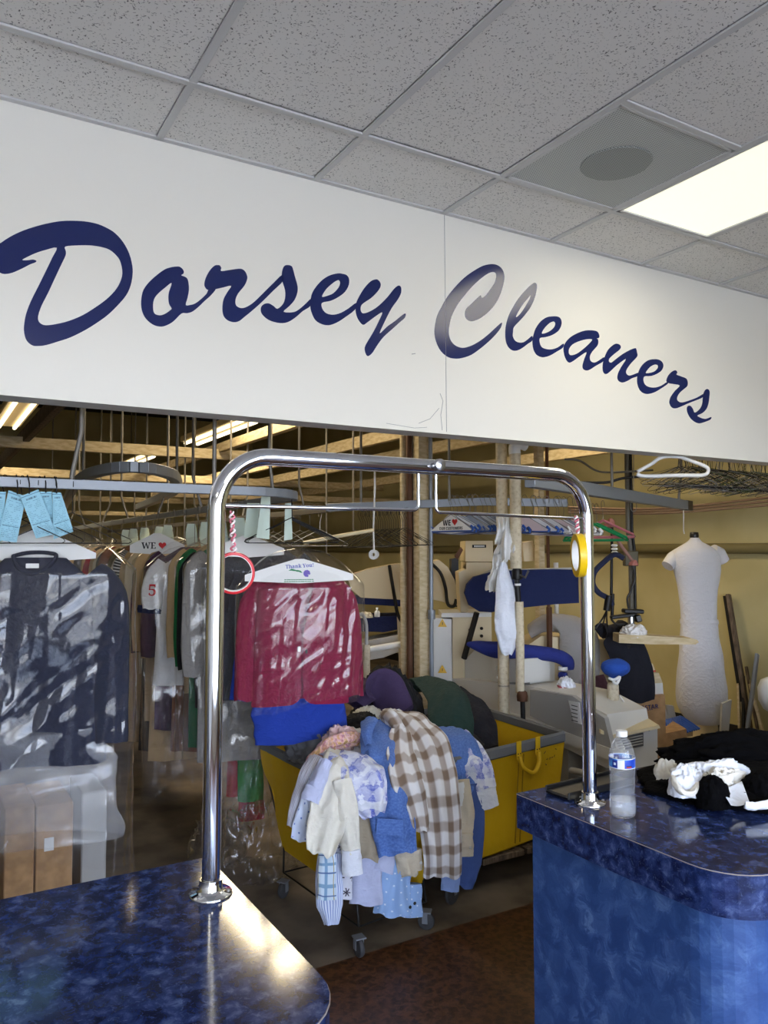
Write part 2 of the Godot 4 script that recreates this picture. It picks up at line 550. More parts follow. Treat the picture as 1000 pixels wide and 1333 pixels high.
func make_materials() -> void:
	crease = normal_tex(FastNoiseLite.TYPE_SIMPLEX_SMOOTH, 0.010, 4, 10.0, 91, 512, FastNoiseLite.FRACTAL_RIDGED)
	var tile := M("ceiling_tile", srgb(232, 230, 226), 0.95)
	var im := paint(512, 512, Color.WHITE)
	var r := RandomNumberGenerator.new()
	r.seed = 3
	for k in 5200:
		var x := r.randi_range(0, 511)
		var y := r.randi_range(0, 511)
		var a := r.randf_range(0, TAU)
		var ln := r.randi_range(1, 5)
		var g := r.randf_range(0.35, 0.8)
		for s in ln:
			var px := posmod(x + int(s * cos(a)), 512)
			var py := posmod(y + int(s * sin(a)), 512)
			im.set_pixel(px, py, Color(g, g, g))
			if ln == 5:
				im.set_pixel(posmod(px + 1, 512), py, Color(g, g, g))
	tile.albedo_texture = tex(im)
	tri_map(tile, 1.0 / 0.8)
	M("grid_metal", srgb(205, 205, 204), 0.5)
	var w := M("sign_wall_paint", srgb(236, 233, 224), 0.7)
	w.normal_enabled = true
	w.normal_texture = normal_tex(FastNoiseLite.TYPE_SIMPLEX_SMOOTH, 0.02, 4, 1.2, 5)
	w.normal_scale = 0.12
	tri_map(w, 0.8)
	M("crack_grey", srgb(150, 150, 152), 0.75)
	M("shop_wall_paint", srgb(184, 181, 174), 0.8)
	var ol := M("olive_wall_paint", Color.WHITE, 0.75)
	ol.albedo_texture = ntex(FastNoiseLite.TYPE_SIMPLEX_SMOOTH, 0.006, 5, [srgb(182, 170, 122), srgb(190, 178, 130), srgb(196, 185, 138)], [0.2, 0.5, 0.8], 21)
	tri_map(ol, 0.35)
	M("dark_roof_paint", srgb(30, 29, 28), 0.9)
	var cork := M("brown_vinyl", Color.WHITE, 0.45)
	cork.albedo_texture = ntex(FastNoiseLite.TYPE_CELLULAR, 0.05, 4, [srgb(34, 22, 16), srgb(70, 44, 28), srgb(98, 62, 38), srgb(46, 30, 22)], [0.1, 0.4, 0.65, 0.9], 8, 512, 30.0)
	tri_map(cork, 1.1)
	var con := M("concrete", Color.WHITE, 0.7)
	con.albedo_texture = ntex(FastNoiseLite.TYPE_SIMPLEX_SMOOTH, 0.01, 6, [srgb(84, 74, 63), srgb(106, 94, 80), srgb(122, 109, 93)], [0.25, 0.5, 0.8], 9)
	tri_map(con, 0.5)
	var pave := M("pavement", srgb(170, 168, 162), 0.95)
	pave.albedo_texture = ntex(FastNoiseLite.TYPE_SIMPLEX_SMOOTH, 0.03, 4, [srgb(190, 190, 190), srgb(255, 255, 255)], [0.2, 0.8], 4)
	tri_map(pave, 0.3)
	# laminate: dark blue stone print
	var mar := M("blue_marble_laminate", Color.WHITE, 0.11)
	mar.albedo_texture = ntex(FastNoiseLite.TYPE_SIMPLEX_SMOOTH, 0.012, 6, [srgb(18, 25, 56), srgb(30, 42, 84), srgb(46, 61, 106), srgb(86, 102, 142)], [0.15, 0.42, 0.66, 0.92], 31, 1024, 60.0)
	mar.detail_enabled = true
	mar.detail_blend_mode = BaseMaterial3D.BLEND_MODE_MIX
	mar.detail_uv_layer = BaseMaterial3D.DETAIL_UV_2
	mar.detail_albedo = ntex(FastNoiseLite.TYPE_SIMPLEX_SMOOTH, 0.014, 4, [Color(0.45, 0.55, 0.72, 0.0), Color(0.45, 0.55, 0.72, 0.0), Color(0.5, 0.58, 0.74, 0.5)], [0.0, 0.80, 0.97], 37, 1024, 70.0, FastNoiseLite.FRACTAL_RIDGED)
	mar.uv2_triplanar = true
	mar.uv2_world_triplanar = true
	mar.uv2_scale = Vector3(3.1, 3.1, 3.1)
	tri_map(mar, 1.9)
	mar.metallic_specular = 0.5
	var bru := M("blue_swirl_laminate", Color.WHITE, 0.32)
	bru.albedo_texture = ntex(FastNoiseLite.TYPE_SIMPLEX_SMOOTH, 0.016, 5, [srgb(40, 66, 118), srgb(50, 78, 130), srgb(66, 94, 146), srgb(92, 120, 166)], [0.2, 0.5, 0.75, 0.95], 41, 512, 90.0)
	tri_map(bru, 1.6)
	M("laminate_seam", srgb(150, 140, 130), 0.5)
	var vin := M("navy_vinyl", srgb(26, 38, 92), 0.16)
	vin.metallic_specular = 0.5
	M("chrome", srgb(226, 228, 232), 0.06, 1.0)
	M("brushed_steel", srgb(190, 192, 196), 0.3, 1.0)
	M("galvanised", srgb(140, 145, 152), 0.5, 0.45)
	M("zinc_rod", srgb(122, 118, 112), 0.5, 0.4)
	M("black_iron", srgb(26, 25, 25), 0.5, 0.3)
	M("black_plastic", srgb(18, 18, 19), 0.4)
	M("rust_brown", srgb(88, 56, 36), 0.7, 0.2)
	M("cream_paint", srgb(222, 206, 168), 0.5)
	M("machine_white", srgb(214, 212, 206), 0.45)
	M("machine_grey", srgb(168, 166, 162), 0.5)
	M("machine_beige", srgb(206, 188, 150), 0.5)
	M("white_plastic", srgb(232, 232, 230), 0.35)
	M("paper_white", srgb(228, 228, 226), 0.85)
	M("printed_black", srgb(26, 28, 36), 0.7)
	M("printed_red", srgb(196, 30, 36), 0.6)
	var tim := M("timber", Color.WHITE, 0.75)
	tim.albedo_texture = ntex(FastNoiseLite.TYPE_SIMPLEX_SMOOTH, 0.012, 5, [srgb(184, 164, 126), srgb(200, 182, 146), srgb(208, 192, 158)], [0.2, 0.55, 0.85], 51)
	tim.uv1_triplanar = true
	tim.uv1_world_triplanar = true
	tim.uv1_scale = Vector3(1.6, 6.0, 1.6)
	var old := M("weathered_timber", Color.WHITE, 0.85)
	old.albedo_texture = ntex(FastNoiseLite.TYPE_SIMPLEX_SMOOTH, 0.012, 5, [srgb(64, 52, 42), srgb(104, 88, 70), srgb(128, 110, 90)], [0.2, 0.55, 0.85], 52)
	old.uv1_triplanar = true
	old.uv1_world_triplanar = true
	old.uv1_scale = Vector3(5.0, 1.0, 5.0)
	var card := M("cardboard", Color.WHITE, 0.9)
	card.albedo_texture = ntex(FastNoiseLite.TYPE_SIMPLEX_SMOOTH, 0.03, 3, [srgb(160, 124, 86), srgb(184, 146, 104)], [0.2, 0.8], 53)
	tri_map(card, 1.0)
	var lag := M("pipe_lagging", Color.WHITE, 0.9)
	lag.albedo_texture = ntex(FastNoiseLite.TYPE_SIMPLEX_SMOOTH, 0.03, 4, [srgb(176, 160, 132), srgb(206, 192, 164), srgb(216, 204, 178)], [0.08, 0.35, 0.8], 54)
	tri_map(lag, 2.5)
	# clear film
	var film := M("clear_film", Color(0.93, 0.94, 0.95, 0.012), 0.08)
	film.metallic_specular = 0.47
	film.transparency = BaseMaterial3D.TRANSPARENCY_ALPHA
	film.cull_mode = BaseMaterial3D.CULL_DISABLED
	var film2: StandardMaterial3D = film.duplicate()
	film2.resource_name = "milky_film"
	film2.albedo_color = Color(0.92, 0.93, 0.95, 0.16)
	film2.roughness = 0.22
	mats["milky_film"] = film2


func slab(x0: float, x1: float, y0: float, y1: float, d0: float, d1: float) -> MB:
	var mb := MB.new()
	mb.box(Vector3((x0 + x1) / 2, (y0 + y1) / 2, -(d0 + d1) / 2), Vector3(x1 - x0, y1 - y0, absf(d1 - d0)))
	return mb


func setting() -> void:
	struct("floor_front", slab(-3.4, 6.2, -0.1, 0.0, -3.2, 2.80), M("brown_vinyl"))
	struct("floor_back", slab(-3.4, 6.2, -0.1, 0.0, 2.80, 15.7), M("concrete"))
	struct("wall_left", slab(-3.4, -3.2, 0, 4.4, -3.2, WALL), M("shop_wall_paint"))
	struct("wall_left_back", slab(-3.4, -3.2, 0, 4.4, WALL, 15.7), M("olive_wall_paint"))
	struct("wall_right", slab(6.0, 6.2, 0, 4.4, -3.2, 15.7), M("olive_wall_paint"))
	struct("wall_back", slab(-3.2, 6.0, 0, 4.4, 15.5, 15.7), M("olive_wall_paint"))
	struct("baseboard_right", slab(5.985, 6.0, 0, 0.11, 2.9, 15.5), M("black_plastic"))
	struct("ceiling_back", slab(-3.2, 6.0, 4.2, 4.4, WALL, 15.5), M("dark_roof_paint"))
	struct("ceiling_front", slab(-3.2, 6.0, 3.12, 4.4, -3.0, WALL), M("shop_wall_paint"))
	# bulkhead that carries the sign, open below
	var bulk := struct("wall_bulkhead", slab(-3.2, 6.0, 2.098, 4.2, WALL, WALL + 0.11), M("sign_wall_paint"))
	part(bulk, "soffit_strip", slab(-3.2, 6.0, 2.090, 2.098, WALL - 0.001, WALL + 0.112), M("sign_wall_paint"))
	var seam := MB.new()
	seam.bar(Vector3(1.932, 3.04, -2.7395), Vector3(1.936, 2.10, -2.7395), 0.0025, 0.0016, Vector3.RIGHT, 0.0003)
	part(bulk, "panel_seam", seam, M("crack_grey"))
	var crack := MB.new()
	crack.tube(PackedVector3Array([Vector3(1.914, 2.105, -2.740), Vector3(1.907, 2.170, -2.740), Vector3(1.919, 2.231, -2.740), Vector3(1.904, 2.262, -2.740)]), 0.0012, 4)
	crack.tube(PackedVector3Array([Vector3(1.637, 2.113, -2.740), Vector3(1.774, 2.104, -2.740), Vector3(1.836, 2.112, -2.740)]), 0.0008, 4)
	crack.tube(PackedVector3Array([Vector3(1.794, 2.125, -2.740), Vector3(1.852, 2.149, -2.740), Vector3(1.899, 2.199, -2.740)]), 0.001, 4)
	crack.tube(PackedVector3Array([Vector3(1.761, 2.413, -2.740), Vector3(1.780, 2.418, -2.740)]), 0.0015, 4)
	part(bulk, "plaster_crack", crack, M("crack_grey"))
	# storefront behind the camera
	struct("wall_front", slab(-3.2, 6.0, 2.55, 4.4, -3.2, -3.0), M("shop_wall_paint"))
	struct("wall_front_sill", slab(-3.2, 6.0, 0, 0.45, -3.2, -3.0), M("shop_wall_paint"))
	struct("wall_front_pier", slab(-3.2, -2.7, 0.25, 2.55, -3.2, -3.0), M("shop_wall_paint"))
	struct("wall_front_end", slab(3.3, 6.0, 0.25, 2.55, -3.2, -3.0), M("shop_wall_paint"))
	var fr := MB.new()
	for k in 6:
		var x := -2.7 + 6.0 / 5 * k
		fr.cbox(Vector3(x, 1.5, 3.1), Vector3(0.06, 2.1, 0.1), 0.004)
	fr.cbox(Vector3(0.3, 2.1, 3.1), Vector3(6.0, 0.05, 0.1), 0.004)
	struct("window_1", fr, M("brushed_steel"))
	struct("ground_outside", slab(-30, 30, -0.15, -0.02, -40, -3.2), M("pavement"))


func sign_lettering() -> void:
	var t := thing("wall_lettering", "navy brush script lettering reading Dorsey Cleaners on the white bulkhead", "lettering", Vector3(1.9, 2.1, -WALL))
	for l in LETTERS:
		var outer := ring(flat_list(l[1]))
		var pieces: Array = [outer]
		if l[2].size():
			var hole := ring(flat_list(l[2]))
			var cx := 0.0
			for p in hole:
				cx += p.x / hole.size()
			pieces = []
			for half in [PackedVector2Array([Vector2(-9, -9), Vector2(cx, -9), Vector2(cx, 9), Vector2(-9, 9)]), PackedVector2Array([Vector2(cx, -9), Vector2(9, -9), Vector2(9, 9), Vector2(cx, 9)])]:
				for side in Geometry2D.intersect_polygons(outer, half):
					for q in Geometry2D.clip_polygons(side, hole):
						pieces.append(q)
		var mb := MB.new()
		for q in pieces:
			mb.prism(q, 0.0012, Transform3D(Basis.IDENTITY, Vector3(0, 0, -WALL)), false)
		part(t, "letter", mb, M("navy_vinyl"), "navy vinyl letter " + l[0])


func front_ceiling() -> void:
	var rows := [[2.35, 2.74], [1.13, 2.35], [-0.09, 1.13], [-1.31, -0.09], [-2.53, -1.31], [-3.0, -2.53]]
	var host := struct("ceiling_grid", slab(-3.2, 6.0, 3.060, 3.066, -3.0, WALL), M("grid_metal"))
	var meshes := {}
	for c in range(-5, 10):
		var x0 := 0.095 + 0.61 * c
		for rw in rows:
			var d0: float = rw[0]
			var d1: float = rw[1]
			if (c == 4 and d0 == 1.13) or ((c == 0 or c == -4) and d0 == -2.53):
				continue
			if c == 3 and d0 == 1.13:
				d1 = 1.74
			var sz := Vector3(0.61 - 0.026, 0.012, d1 - d0 - 0.026)
			var key := "%.2f" % sz.z
			if not meshes.has(key):
				var mb := MB.new()
				mb.cbox(Vector3.ZERO, sz, 0.002)
				meshes[key] = mb.mesh()
			var o := shared(host, "ceiling_tile", meshes[key], M("ceiling_tile"), Transform3D(Basis(Vector3(1, 0, 0), rng.randf_range(-0.002, 0.002)), Vector3(x0 + 0.305, CEIL + 0.006 + rng.randf_range(0, 0.003), -(d0 + d1) / 2)))
	for c in range(-5, 11):
		var mb := MB.new()
		mb.cbox(Vector3(0.095 + 0.61 * c, CEIL - 0.002, 0.13), Vector3(0.025, 0.008, 5.74), 0.001)
		part(host, "main_runner", mb, M("grid_metal"))
	for d in [2.35, 1.13, -0.09, -1.31, -2.53]:
		var mb := MB.new()
		mb.cbox(Vector3(1.4, CEIL - 0.0025, -d), Vector3(9.2, 0.008, 0.025), 0.001)
		part(host, "cross_tee", mb, M("grid_metal"))
	var ct := MB.new()
	ct.cbox(Vector3(2.23, CEIL - 0.0025, -1.74), Vector3(0.6, 0.008, 0.025), 0.001)
	part(host, "cross_tee", ct, M("grid_metal"))
	var ang := MB.new()
	ang.cbox(Vector3(1.4, CEIL - 0.002, -WALL + 0.011), Vector3(9.2, 0.008, 0.022), 0.001)
	part(host, "wall_angle", ang, M("grid_metal"))
	# perforated air diffuser
	var v := thing("ceiling_air_diffuser", "grey perforated square air diffuser set in the ceiling grid beside the light", "air vent", Vector3(2.23, CEIL, -2.045))
	var im := paint(64, 64, srgb(214, 216, 214))
	for a in 8:
		for b in 8:
			im.fill_rect(Rect2i(a * 8 + (4 if b % 2 else 0), b * 8, 4, 4), srgb(132, 136, 134))
	var pm := M("perforated_sheet", srgb(238, 240, 238), 0.55)
	pm.albedo_texture = tex(im)
	tri_map(pm, 14.0)
	var p1 := MB.new()
	p1.cbox(Vector3(2.23, CEIL, -2.045), Vector3(0.566, 0.006, 0.566), 0.002)
	part(v, "perforated_panel", p1, pm)
	var p2 := MB.new()
	for s in [-1.0, 1.0]:
		p2.cbox(Vector3(2.23 + s * 0.286, CEIL - 0.002, -2.045), Vector3(0.014, 0.010, 0.586), 0.002)
		p2.cbox(Vector3(2.23, CEIL - 0.002, -2.045 + s * 0.286), Vector3(0.586, 0.010, 0.014), 0.002)
	part(v, "frame", p2, M("grid_metal"))
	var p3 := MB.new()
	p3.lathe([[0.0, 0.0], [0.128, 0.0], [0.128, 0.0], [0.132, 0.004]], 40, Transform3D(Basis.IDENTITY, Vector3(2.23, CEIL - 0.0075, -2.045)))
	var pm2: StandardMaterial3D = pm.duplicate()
	pm2.resource_name = "shaded_perforated_sheet"
	pm2.albedo_color = srgb(196, 199, 196)  # darker copy of the sheet: shade of the duct hole put into the colour
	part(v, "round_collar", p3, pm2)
	# lay-in fluorescent lights: one in view, two unseen, added to brighten the sign wall
	for q in [[4, 1.13, "lit rectangular fluorescent ceiling light beside the perforated diffuser"], [0, -2.53, "added unseen ceiling light by the left wall to brighten the sign wall"], [-4, -2.53, "added unseen ceiling light beside the shop window to brighten the sign wall"]]:
		var lx: float = 0.095 + 0.61 * q[0] + 0.305
		var lz: float = -(q[1] + 0.61)
		var l := thing("ceiling_light", q[2], "ceiling light", Vector3(lx, CEIL, lz))
		var p4 := MB.new()
		for s in [-1.0, 1.0]:
			p4.cbox(Vector3(lx + s * 0.286, CEIL - 0.001, lz), Vector3(0.016, 0.012, 1.19), 0.002)
			p4.cbox(Vector3(lx, CEIL - 0.001, lz + s * 0.588), Vector3(0.586, 0.012, 0.016), 0.002)
		part(l, "frame", p4, M("grid_metal"))
		var p5 := MB.new()
		p5.cbox(Vector3(lx, CEIL + 0.003, lz), Vector3(0.566, 0.006, 1.17), 0.001)
		part(l, "diffuser_panel", p5, glow("fluorescent_lens", srgb(252, 250, 226), 0.36))
		area_lamp(l, "lamp_glow", Vector3(lx, CEIL - 0.012, lz), Vector2(0.55, 1.15), srgb(255, 246, 222), 0.42 if q[0] == 4 else 1.5)


func area_lamp(parent: Node3D, called: String, at: Vector3, size: Vector2, c: Color, e: float) -> void:
	var a := AreaLight3D.new()
	a.name = called
	a.area_size = size
	a.light_color = c
	a.light_energy = e
	a.area_normalize_energy = true
	a.shadow_enabled = true
	a.area_range = 16.0
	a.area_attenuation = 2.0
	parent.add_child(a, true)
	a.position = at - offs.get(parent, Vector3.ZERO)
	a.rotation = Vector3(-PI / 2, 0, 0)


func outline_counter(x0: float, x1: float, d0: float, d1: float, r: float, corner_left: bool) -> PackedVector2Array:
	# plan (x, depth); the rounded corner is the one next to the passage at the customers' side
	var p := PackedVector2Array()
	if corner_left:
		for k in 9:
			var a := PI + PI / 2 * k / 8.0
			p.append(Vector2(x0 + r + r * cos(a), d0 + r + r * sin(a)))
		p.append(Vector2(x1, d0)); p.append(Vector2(x1, d1)); p.append(Vector2(x0, d1))
	else:
		for k in 9:
			var a := -PI / 2 + PI / 2 * k / 8.0
			p.append(Vector2(x1 - r + r * cos(a), d0 + r + r * sin(a)))
		p.append(Vector2(x1, d1)); p.append(Vector2(x0, d1)); p.append(Vector2(x0, d0))
	return p


func counters() -> void:
	var up := Basis(Vector3(1, 0, 0), Vector3(0, 0, -1), Vector3(0, 1, 0))
	for side in 2:
		var rt := side == 1
		var x0 := 1.457 if rt else -3.19
		var x1 := 5.2 if rt else 0.572
		var t := thing("shop_counter", "blue marbled counter with bottle and folded black clothes on it" if rt else "bare blue marbled counter carrying the left foot of the chrome rail", "counter", Vector3((x0 + x1) / 2, 0, -1.4))
		var top := MB.new()
		top.prism(outline_counter(x0, x1, 1.035, 1.735, 0.13, rt), 0.092, Transform3D(up, Vector3(0, 0.825, 0)))
		part(t, "countertop", top, M("blue_marble_laminate"))
		var seam := MB.new()
		seam.prism(outline_counter(x0 - 0.0012, x1 + 0.0012, 1.0338, 1.7362, 0.131, rt), 0.002, Transform3D(up, Vector3(0, 0.9165, 0)))
		part(t, "edge_seam", seam, M("laminate_seam"))
		var face := MB.new()
		face.prism(outline_counter(x0, x1, 1.0352, 1.7348, 0.13, rt), 0.002, Transform3D(up, Vector3(0, 0.9182, 0)))
		part(t, "top_sheet", face, M("blue_marble_laminate"))
		var base := MB.new()
		var i := 0.03
		base.prism(outline_counter(x0 + (i if rt else 0.0), x1 - (0.0 if rt else i), 1.035 + 0.035, 1.735 - 0.03, 0.12, rt), 0.825, Transform3D(up, Vector3(0, 0.0, 0)))
		part(t, "base_cabinet", base, M("blue_swirl_laminate"))


func rail_frame() -> void:
	var y := 0.92
	var d := -1.548
	var t := thing("chrome_garment_rail", "chrome tube arch standing on both counters with thin hanging rods", "garment rail", Vector3(1.04, y, d))
	var mb := MB.new()
	mb.tube(bent([Vector3(0.517, y, d), Vector3(0.524, 1.795, d), Vector3(1.552, 1.795, d), Vector3(1.570, y, d - 0.02)], 0.115, 12), 0.0182, 28)
	part(t, "arch_tube", mb, M("chrome"))
	for x in [0.517, 1.570]:
		var f := MB.new()
		var z := d - (0.02 if x > 1.0 else 0.0)
		f.lathe([[0.0188, 0.03], [0.0225, 0.03], [0.0225, 0.03], [0.0235, 0.012], [0.030, 0.007], [0.041, 0.005], [0.0425, 0.002], [0.0425, 0.0]], 32, Transform3D(Basis.IDENTITY, Vector3(x, y, z)))
		var fl := part(t, "base_flange", f, M("chrome"))
		for k in 3:
			var s := MB.new()
			s.lathe([[0.0, 0.003], [0.003, 0.0025], [0.004, 0.0]], 10, Transform3D(Basis.IDENTITY, Vector3(x + 0.035 * cos(k * 2.1 + 0.5), y + 0.006, z + 0.035 * sin(k * 2.1 + 0.5))))
			part(fl, "screw", s, M("brushed_steel"))
	var kb := MB.new()
	kb.lathe([[0.009, 0.0], [0.009, 0.02], [0.009, 0.02], [0.0135, 0.021], [0.0148, 0.024], [0.0148, 0.034], [0.013, 0.037], [0.0, 0.038]], 24, Transform3D(Basis(Vector3(1, 0, 0), Vector3(0, 0, 1), Vector3(0, -1, 0)), Vector3(1.052, 1.797, d)))
	part(t, "knob", kb, M("brushed_steel"))
	var yl := 1.692
	var r1 := MB.new()
	r1.tube(bent([Vector3(0.53, yl - 0.002, d), Vector3(1.012, yl, d), Vector3(1.012, 1.785, d)], 0.012, 6), 0.0042, 10)
	part(t, "hanging_rod", r1, M("chrome"))
	var r2 := MB.new()
	r2.tube(bent([Vector3(1.062, 1.785, d), Vector3(1.062, yl - 0.004, d), Vector3(1.545, yl - 0.012, d)], 0.012, 6), 0.0042, 10)
	part(t, "hanging_rod", r2, M("chrome"))
	# tape rolls on cords
	tape_roll("red tape roll hanging from a pink cord beside the left chrome post", Vector3(0.579, 1.551, -1.600), 0.0445, 0.0375, 0.014, Vector3(-0.35, -0.12, 0.93), "red_tape", srgb(190, 28, 38), Vector3(0.560, 1.679, -1.560))
	tape_roll("yellow tape roll hanging from a pink cord beside the right chrome post", Vector3(1.505, 1.583, -1.530), 0.0575, 0.040, 0.020, Vector3(0.852, 0.03, 0.52), "yellow_tape", srgb(232, 190, 16), Vector3(1.511, 1.687, -1.545))


func tape_roll(label: String, c: Vector3, ro: float, ri: float, w: float, axis: Vector3, key: String, col: Color, hang: Vector3) -> void:
	var t := thing("tape_roll", label, "tape roll", c - Vector3(0, ro, 0))
	axis = axis.normalized()
	var x := Vector3.UP.cross(axis).normalized()
	var b := Basis(x, axis, x.cross(axis))
	var xf := Transform3D(b, c)
	var mb := MB.new()
	mb.lathe([[ri + 0.0012, -w / 2], [ro - 0.001, -w / 2], [ro, -w / 2 + 0.001], [ro, w / 2 - 0.001], [ro - 0.001, w / 2], [ri + 0.0012, w / 2]], 40, xf)
	part(t, "tape", mb, M(key, col, 0.35))
	var core := MB.new()
	core.lathe([[ri + 0.0012, -w / 2], [ri, -w / 2], [ri, -w / 2], [ri, w / 2], [ri, w / 2], [ri + 0.0012, w / 2]], 40, xf)
	part(t, "core", core, M("paper_white"))
	# twisted two-colour cord from the rod round the roll
	for s in 2:
		var cord := MB.new()
		var pts := PackedVector3Array()
		var low := c + Vector3(0, ri, 0)
		for k in 41:
			var f := k / 40.0
			var p := hang.lerp(low, f)
			var a := f * 30.0 + s * PI
			pts.append(p + Vector3(cos(a), 0, sin(a)) * (0.0028 + 0.003 * sin(f * PI * 3.0) * sin(f * PI * 3.0)))
		cord.tube(pts, 0.0022, 6)
		part(t, "cord", cord, M("cord_pink", srgb(212, 120, 136), 0.9) if s else M("cord_white", srgb(235, 226, 226), 0.9))

func fixture(label: String, x: float, d0: float, d1: float, y: float, e: float) -> void:
	var t := thing("fluorescent_light", label, "ceiling light", Vector3(x, y, -(d0 + d1) / 2))
	var h := MB.new()
	h.cbox(Vector3(x, y + 0.05, -(d0 + d1) / 2), Vector3(0.27, 0.07, d1 - d0), 0.01)
	part(t, "housing", h, M("cream_paint"))
	for s in [-0.075, 0.075]:
		var tb := MB.new()
		tb.tube(PackedVector3Array([Vector3(x + s, y, -d0 - 0.02), Vector3(x + s, y, -d1 + 0.02)]), 0.019, 12)
		part(t, "fluorescent_tube", tb, glow("warm_tube", srgb(255, 238, 196), 1.3))
	for s in [-0.5, 0.5]:
		var rd := MB.new()
		var z: float = -(d0 + d1) / 2 + s * (d1 - d0) * 0.8
		rd.tube(PackedVector3Array([Vector3(x, y + 0.08, z), Vector3(x, 4.195, z)]), 0.006, 6)
		part(t, "suspension_rod", rd, M("zinc_rod"))
	area_lamp(t, "lamp_glow", Vector3(x, y - 0.03, -(d0 + d1) / 2), Vector2(0.22, d1 - d0), srgb(255, 234, 194), e)


func roof_of_workroom() -> void:
	fixture("warm fluorescent batten near the timber rafter above the bagged navy garment", 0.80, 7.4, 9.2, 2.9, 1.3)
	fixture("warm fluorescent batten hung over the far rack beams", 2.88, 7.5, 9.5, 2.9, 1.3)
	fixture("warm fluorescent batten above the presses behind the bulkhead", 2.13, 4.7, 6.3, 2.9, 1.6)
	fixture("warm fluorescent batten behind the bulkhead above the dress form corner", 4.4, 4.0, 5.6, 2.95, 1.0)
	fixture("small warm fluorescent batten at the far end of the workroom", 2.75, 11.0, 12.2, 2.9, 0.35)
	# timber beams that carry the rails
	var n := 0
	for b in [
		["X", 6.86, -1.0, 5.6, 2.46, 0.09, "light timber beam across the workroom nearest the bulkhead"],
		["X", 9.48, -1.0, 5.6, 2.46, 0.09, "light timber beam across the workroom behind the first one"],
		["X", 11.3, -1.0, 5.6, 2.30, 0.07, "thin timber beam across the far end of the workroom"],
		["X", 12.3, -1.0, 5.6, 2.15, 0.06, "lowest timber beam across the far end of the workroom"],
		["X", 7.9, 2.0, 5.6, 2.16, 0.06, "low timber beam behind the empty hangers"],
		["D", 0.74, 3.2, 12.0, 2.52, 0.11, "dark timber rafter running back above the bagged navy garment"],
		["D", 2.35, 4.9, 12.0, 2.52, 0.08, "timber rafter running back between the light battens"],
		["D", 3.19, 3.2, 12.0, 2.50, 0.10, "light timber rafter running back left of the square post"],
		["D", 3.95, 3.2, 12.0, 2.50, 0.10, "light timber rafter running back right of the square post"],
		["D", 5.1, 3.2, 12.0, 2.47, 0.10, "timber rafter running back beside the olive wall"]]:
		var mb := MB.new()
		var a: Vector3
		var e: Vector3
		if b[0] == "X":
			a = Vector3(b[2], b[4], -b[1]); e = Vector3(b[3], b[4], -b[1])
		else:
			a = Vector3(b[1], b[4], -b[2]); e = Vector3(b[1], b[4], -b[3])
		mb.bar(a, e, 0.05, b[5], Vector3.UP, 0.004)
		single("timber_beam", mb, M("weathered_timber") if b[6].begins_with("dark") else M("timber"), b[6], "beam", (a + e) / 2)
	# dark joists under the roof
	for k in 9:
		var mb := MB.new()
		var d := 3.4 + k * 1.1
		mb.bar(Vector3(-3.2, 4.05, -d), Vector3(6.0, 4.05, -d), 0.06, 0.26, Vector3.UP, 0.004)
		struct("ceiling_joist", mb, M("dark_roof_paint"))


func rail_strip(path, w: float, h: float) -> MB:
	var mb := MB.new()
	for i in path.size() - 1:
		var d: Vector3 = (path[i + 1] - path[i]).normalized() * 0.003
		mb.bar(path[i] - d, path[i + 1] + d, w, h, Vector3.UP, 0.002)
	return mb


func hang_rod(t: Node3D, low: Vector3, top_y: float, kink := 0.0) -> void:
	var mb := MB.new()
	mb.tube(PackedVector3Array([low, low + Vector3(0, 0.02, 0), low + Vector3(kink, 0.18, 0), Vector3(low.x + kink, top_y, low.z)]), 0.0085, 8)
	part(t, "hanger_rod", mb, M("zinc_rod"))


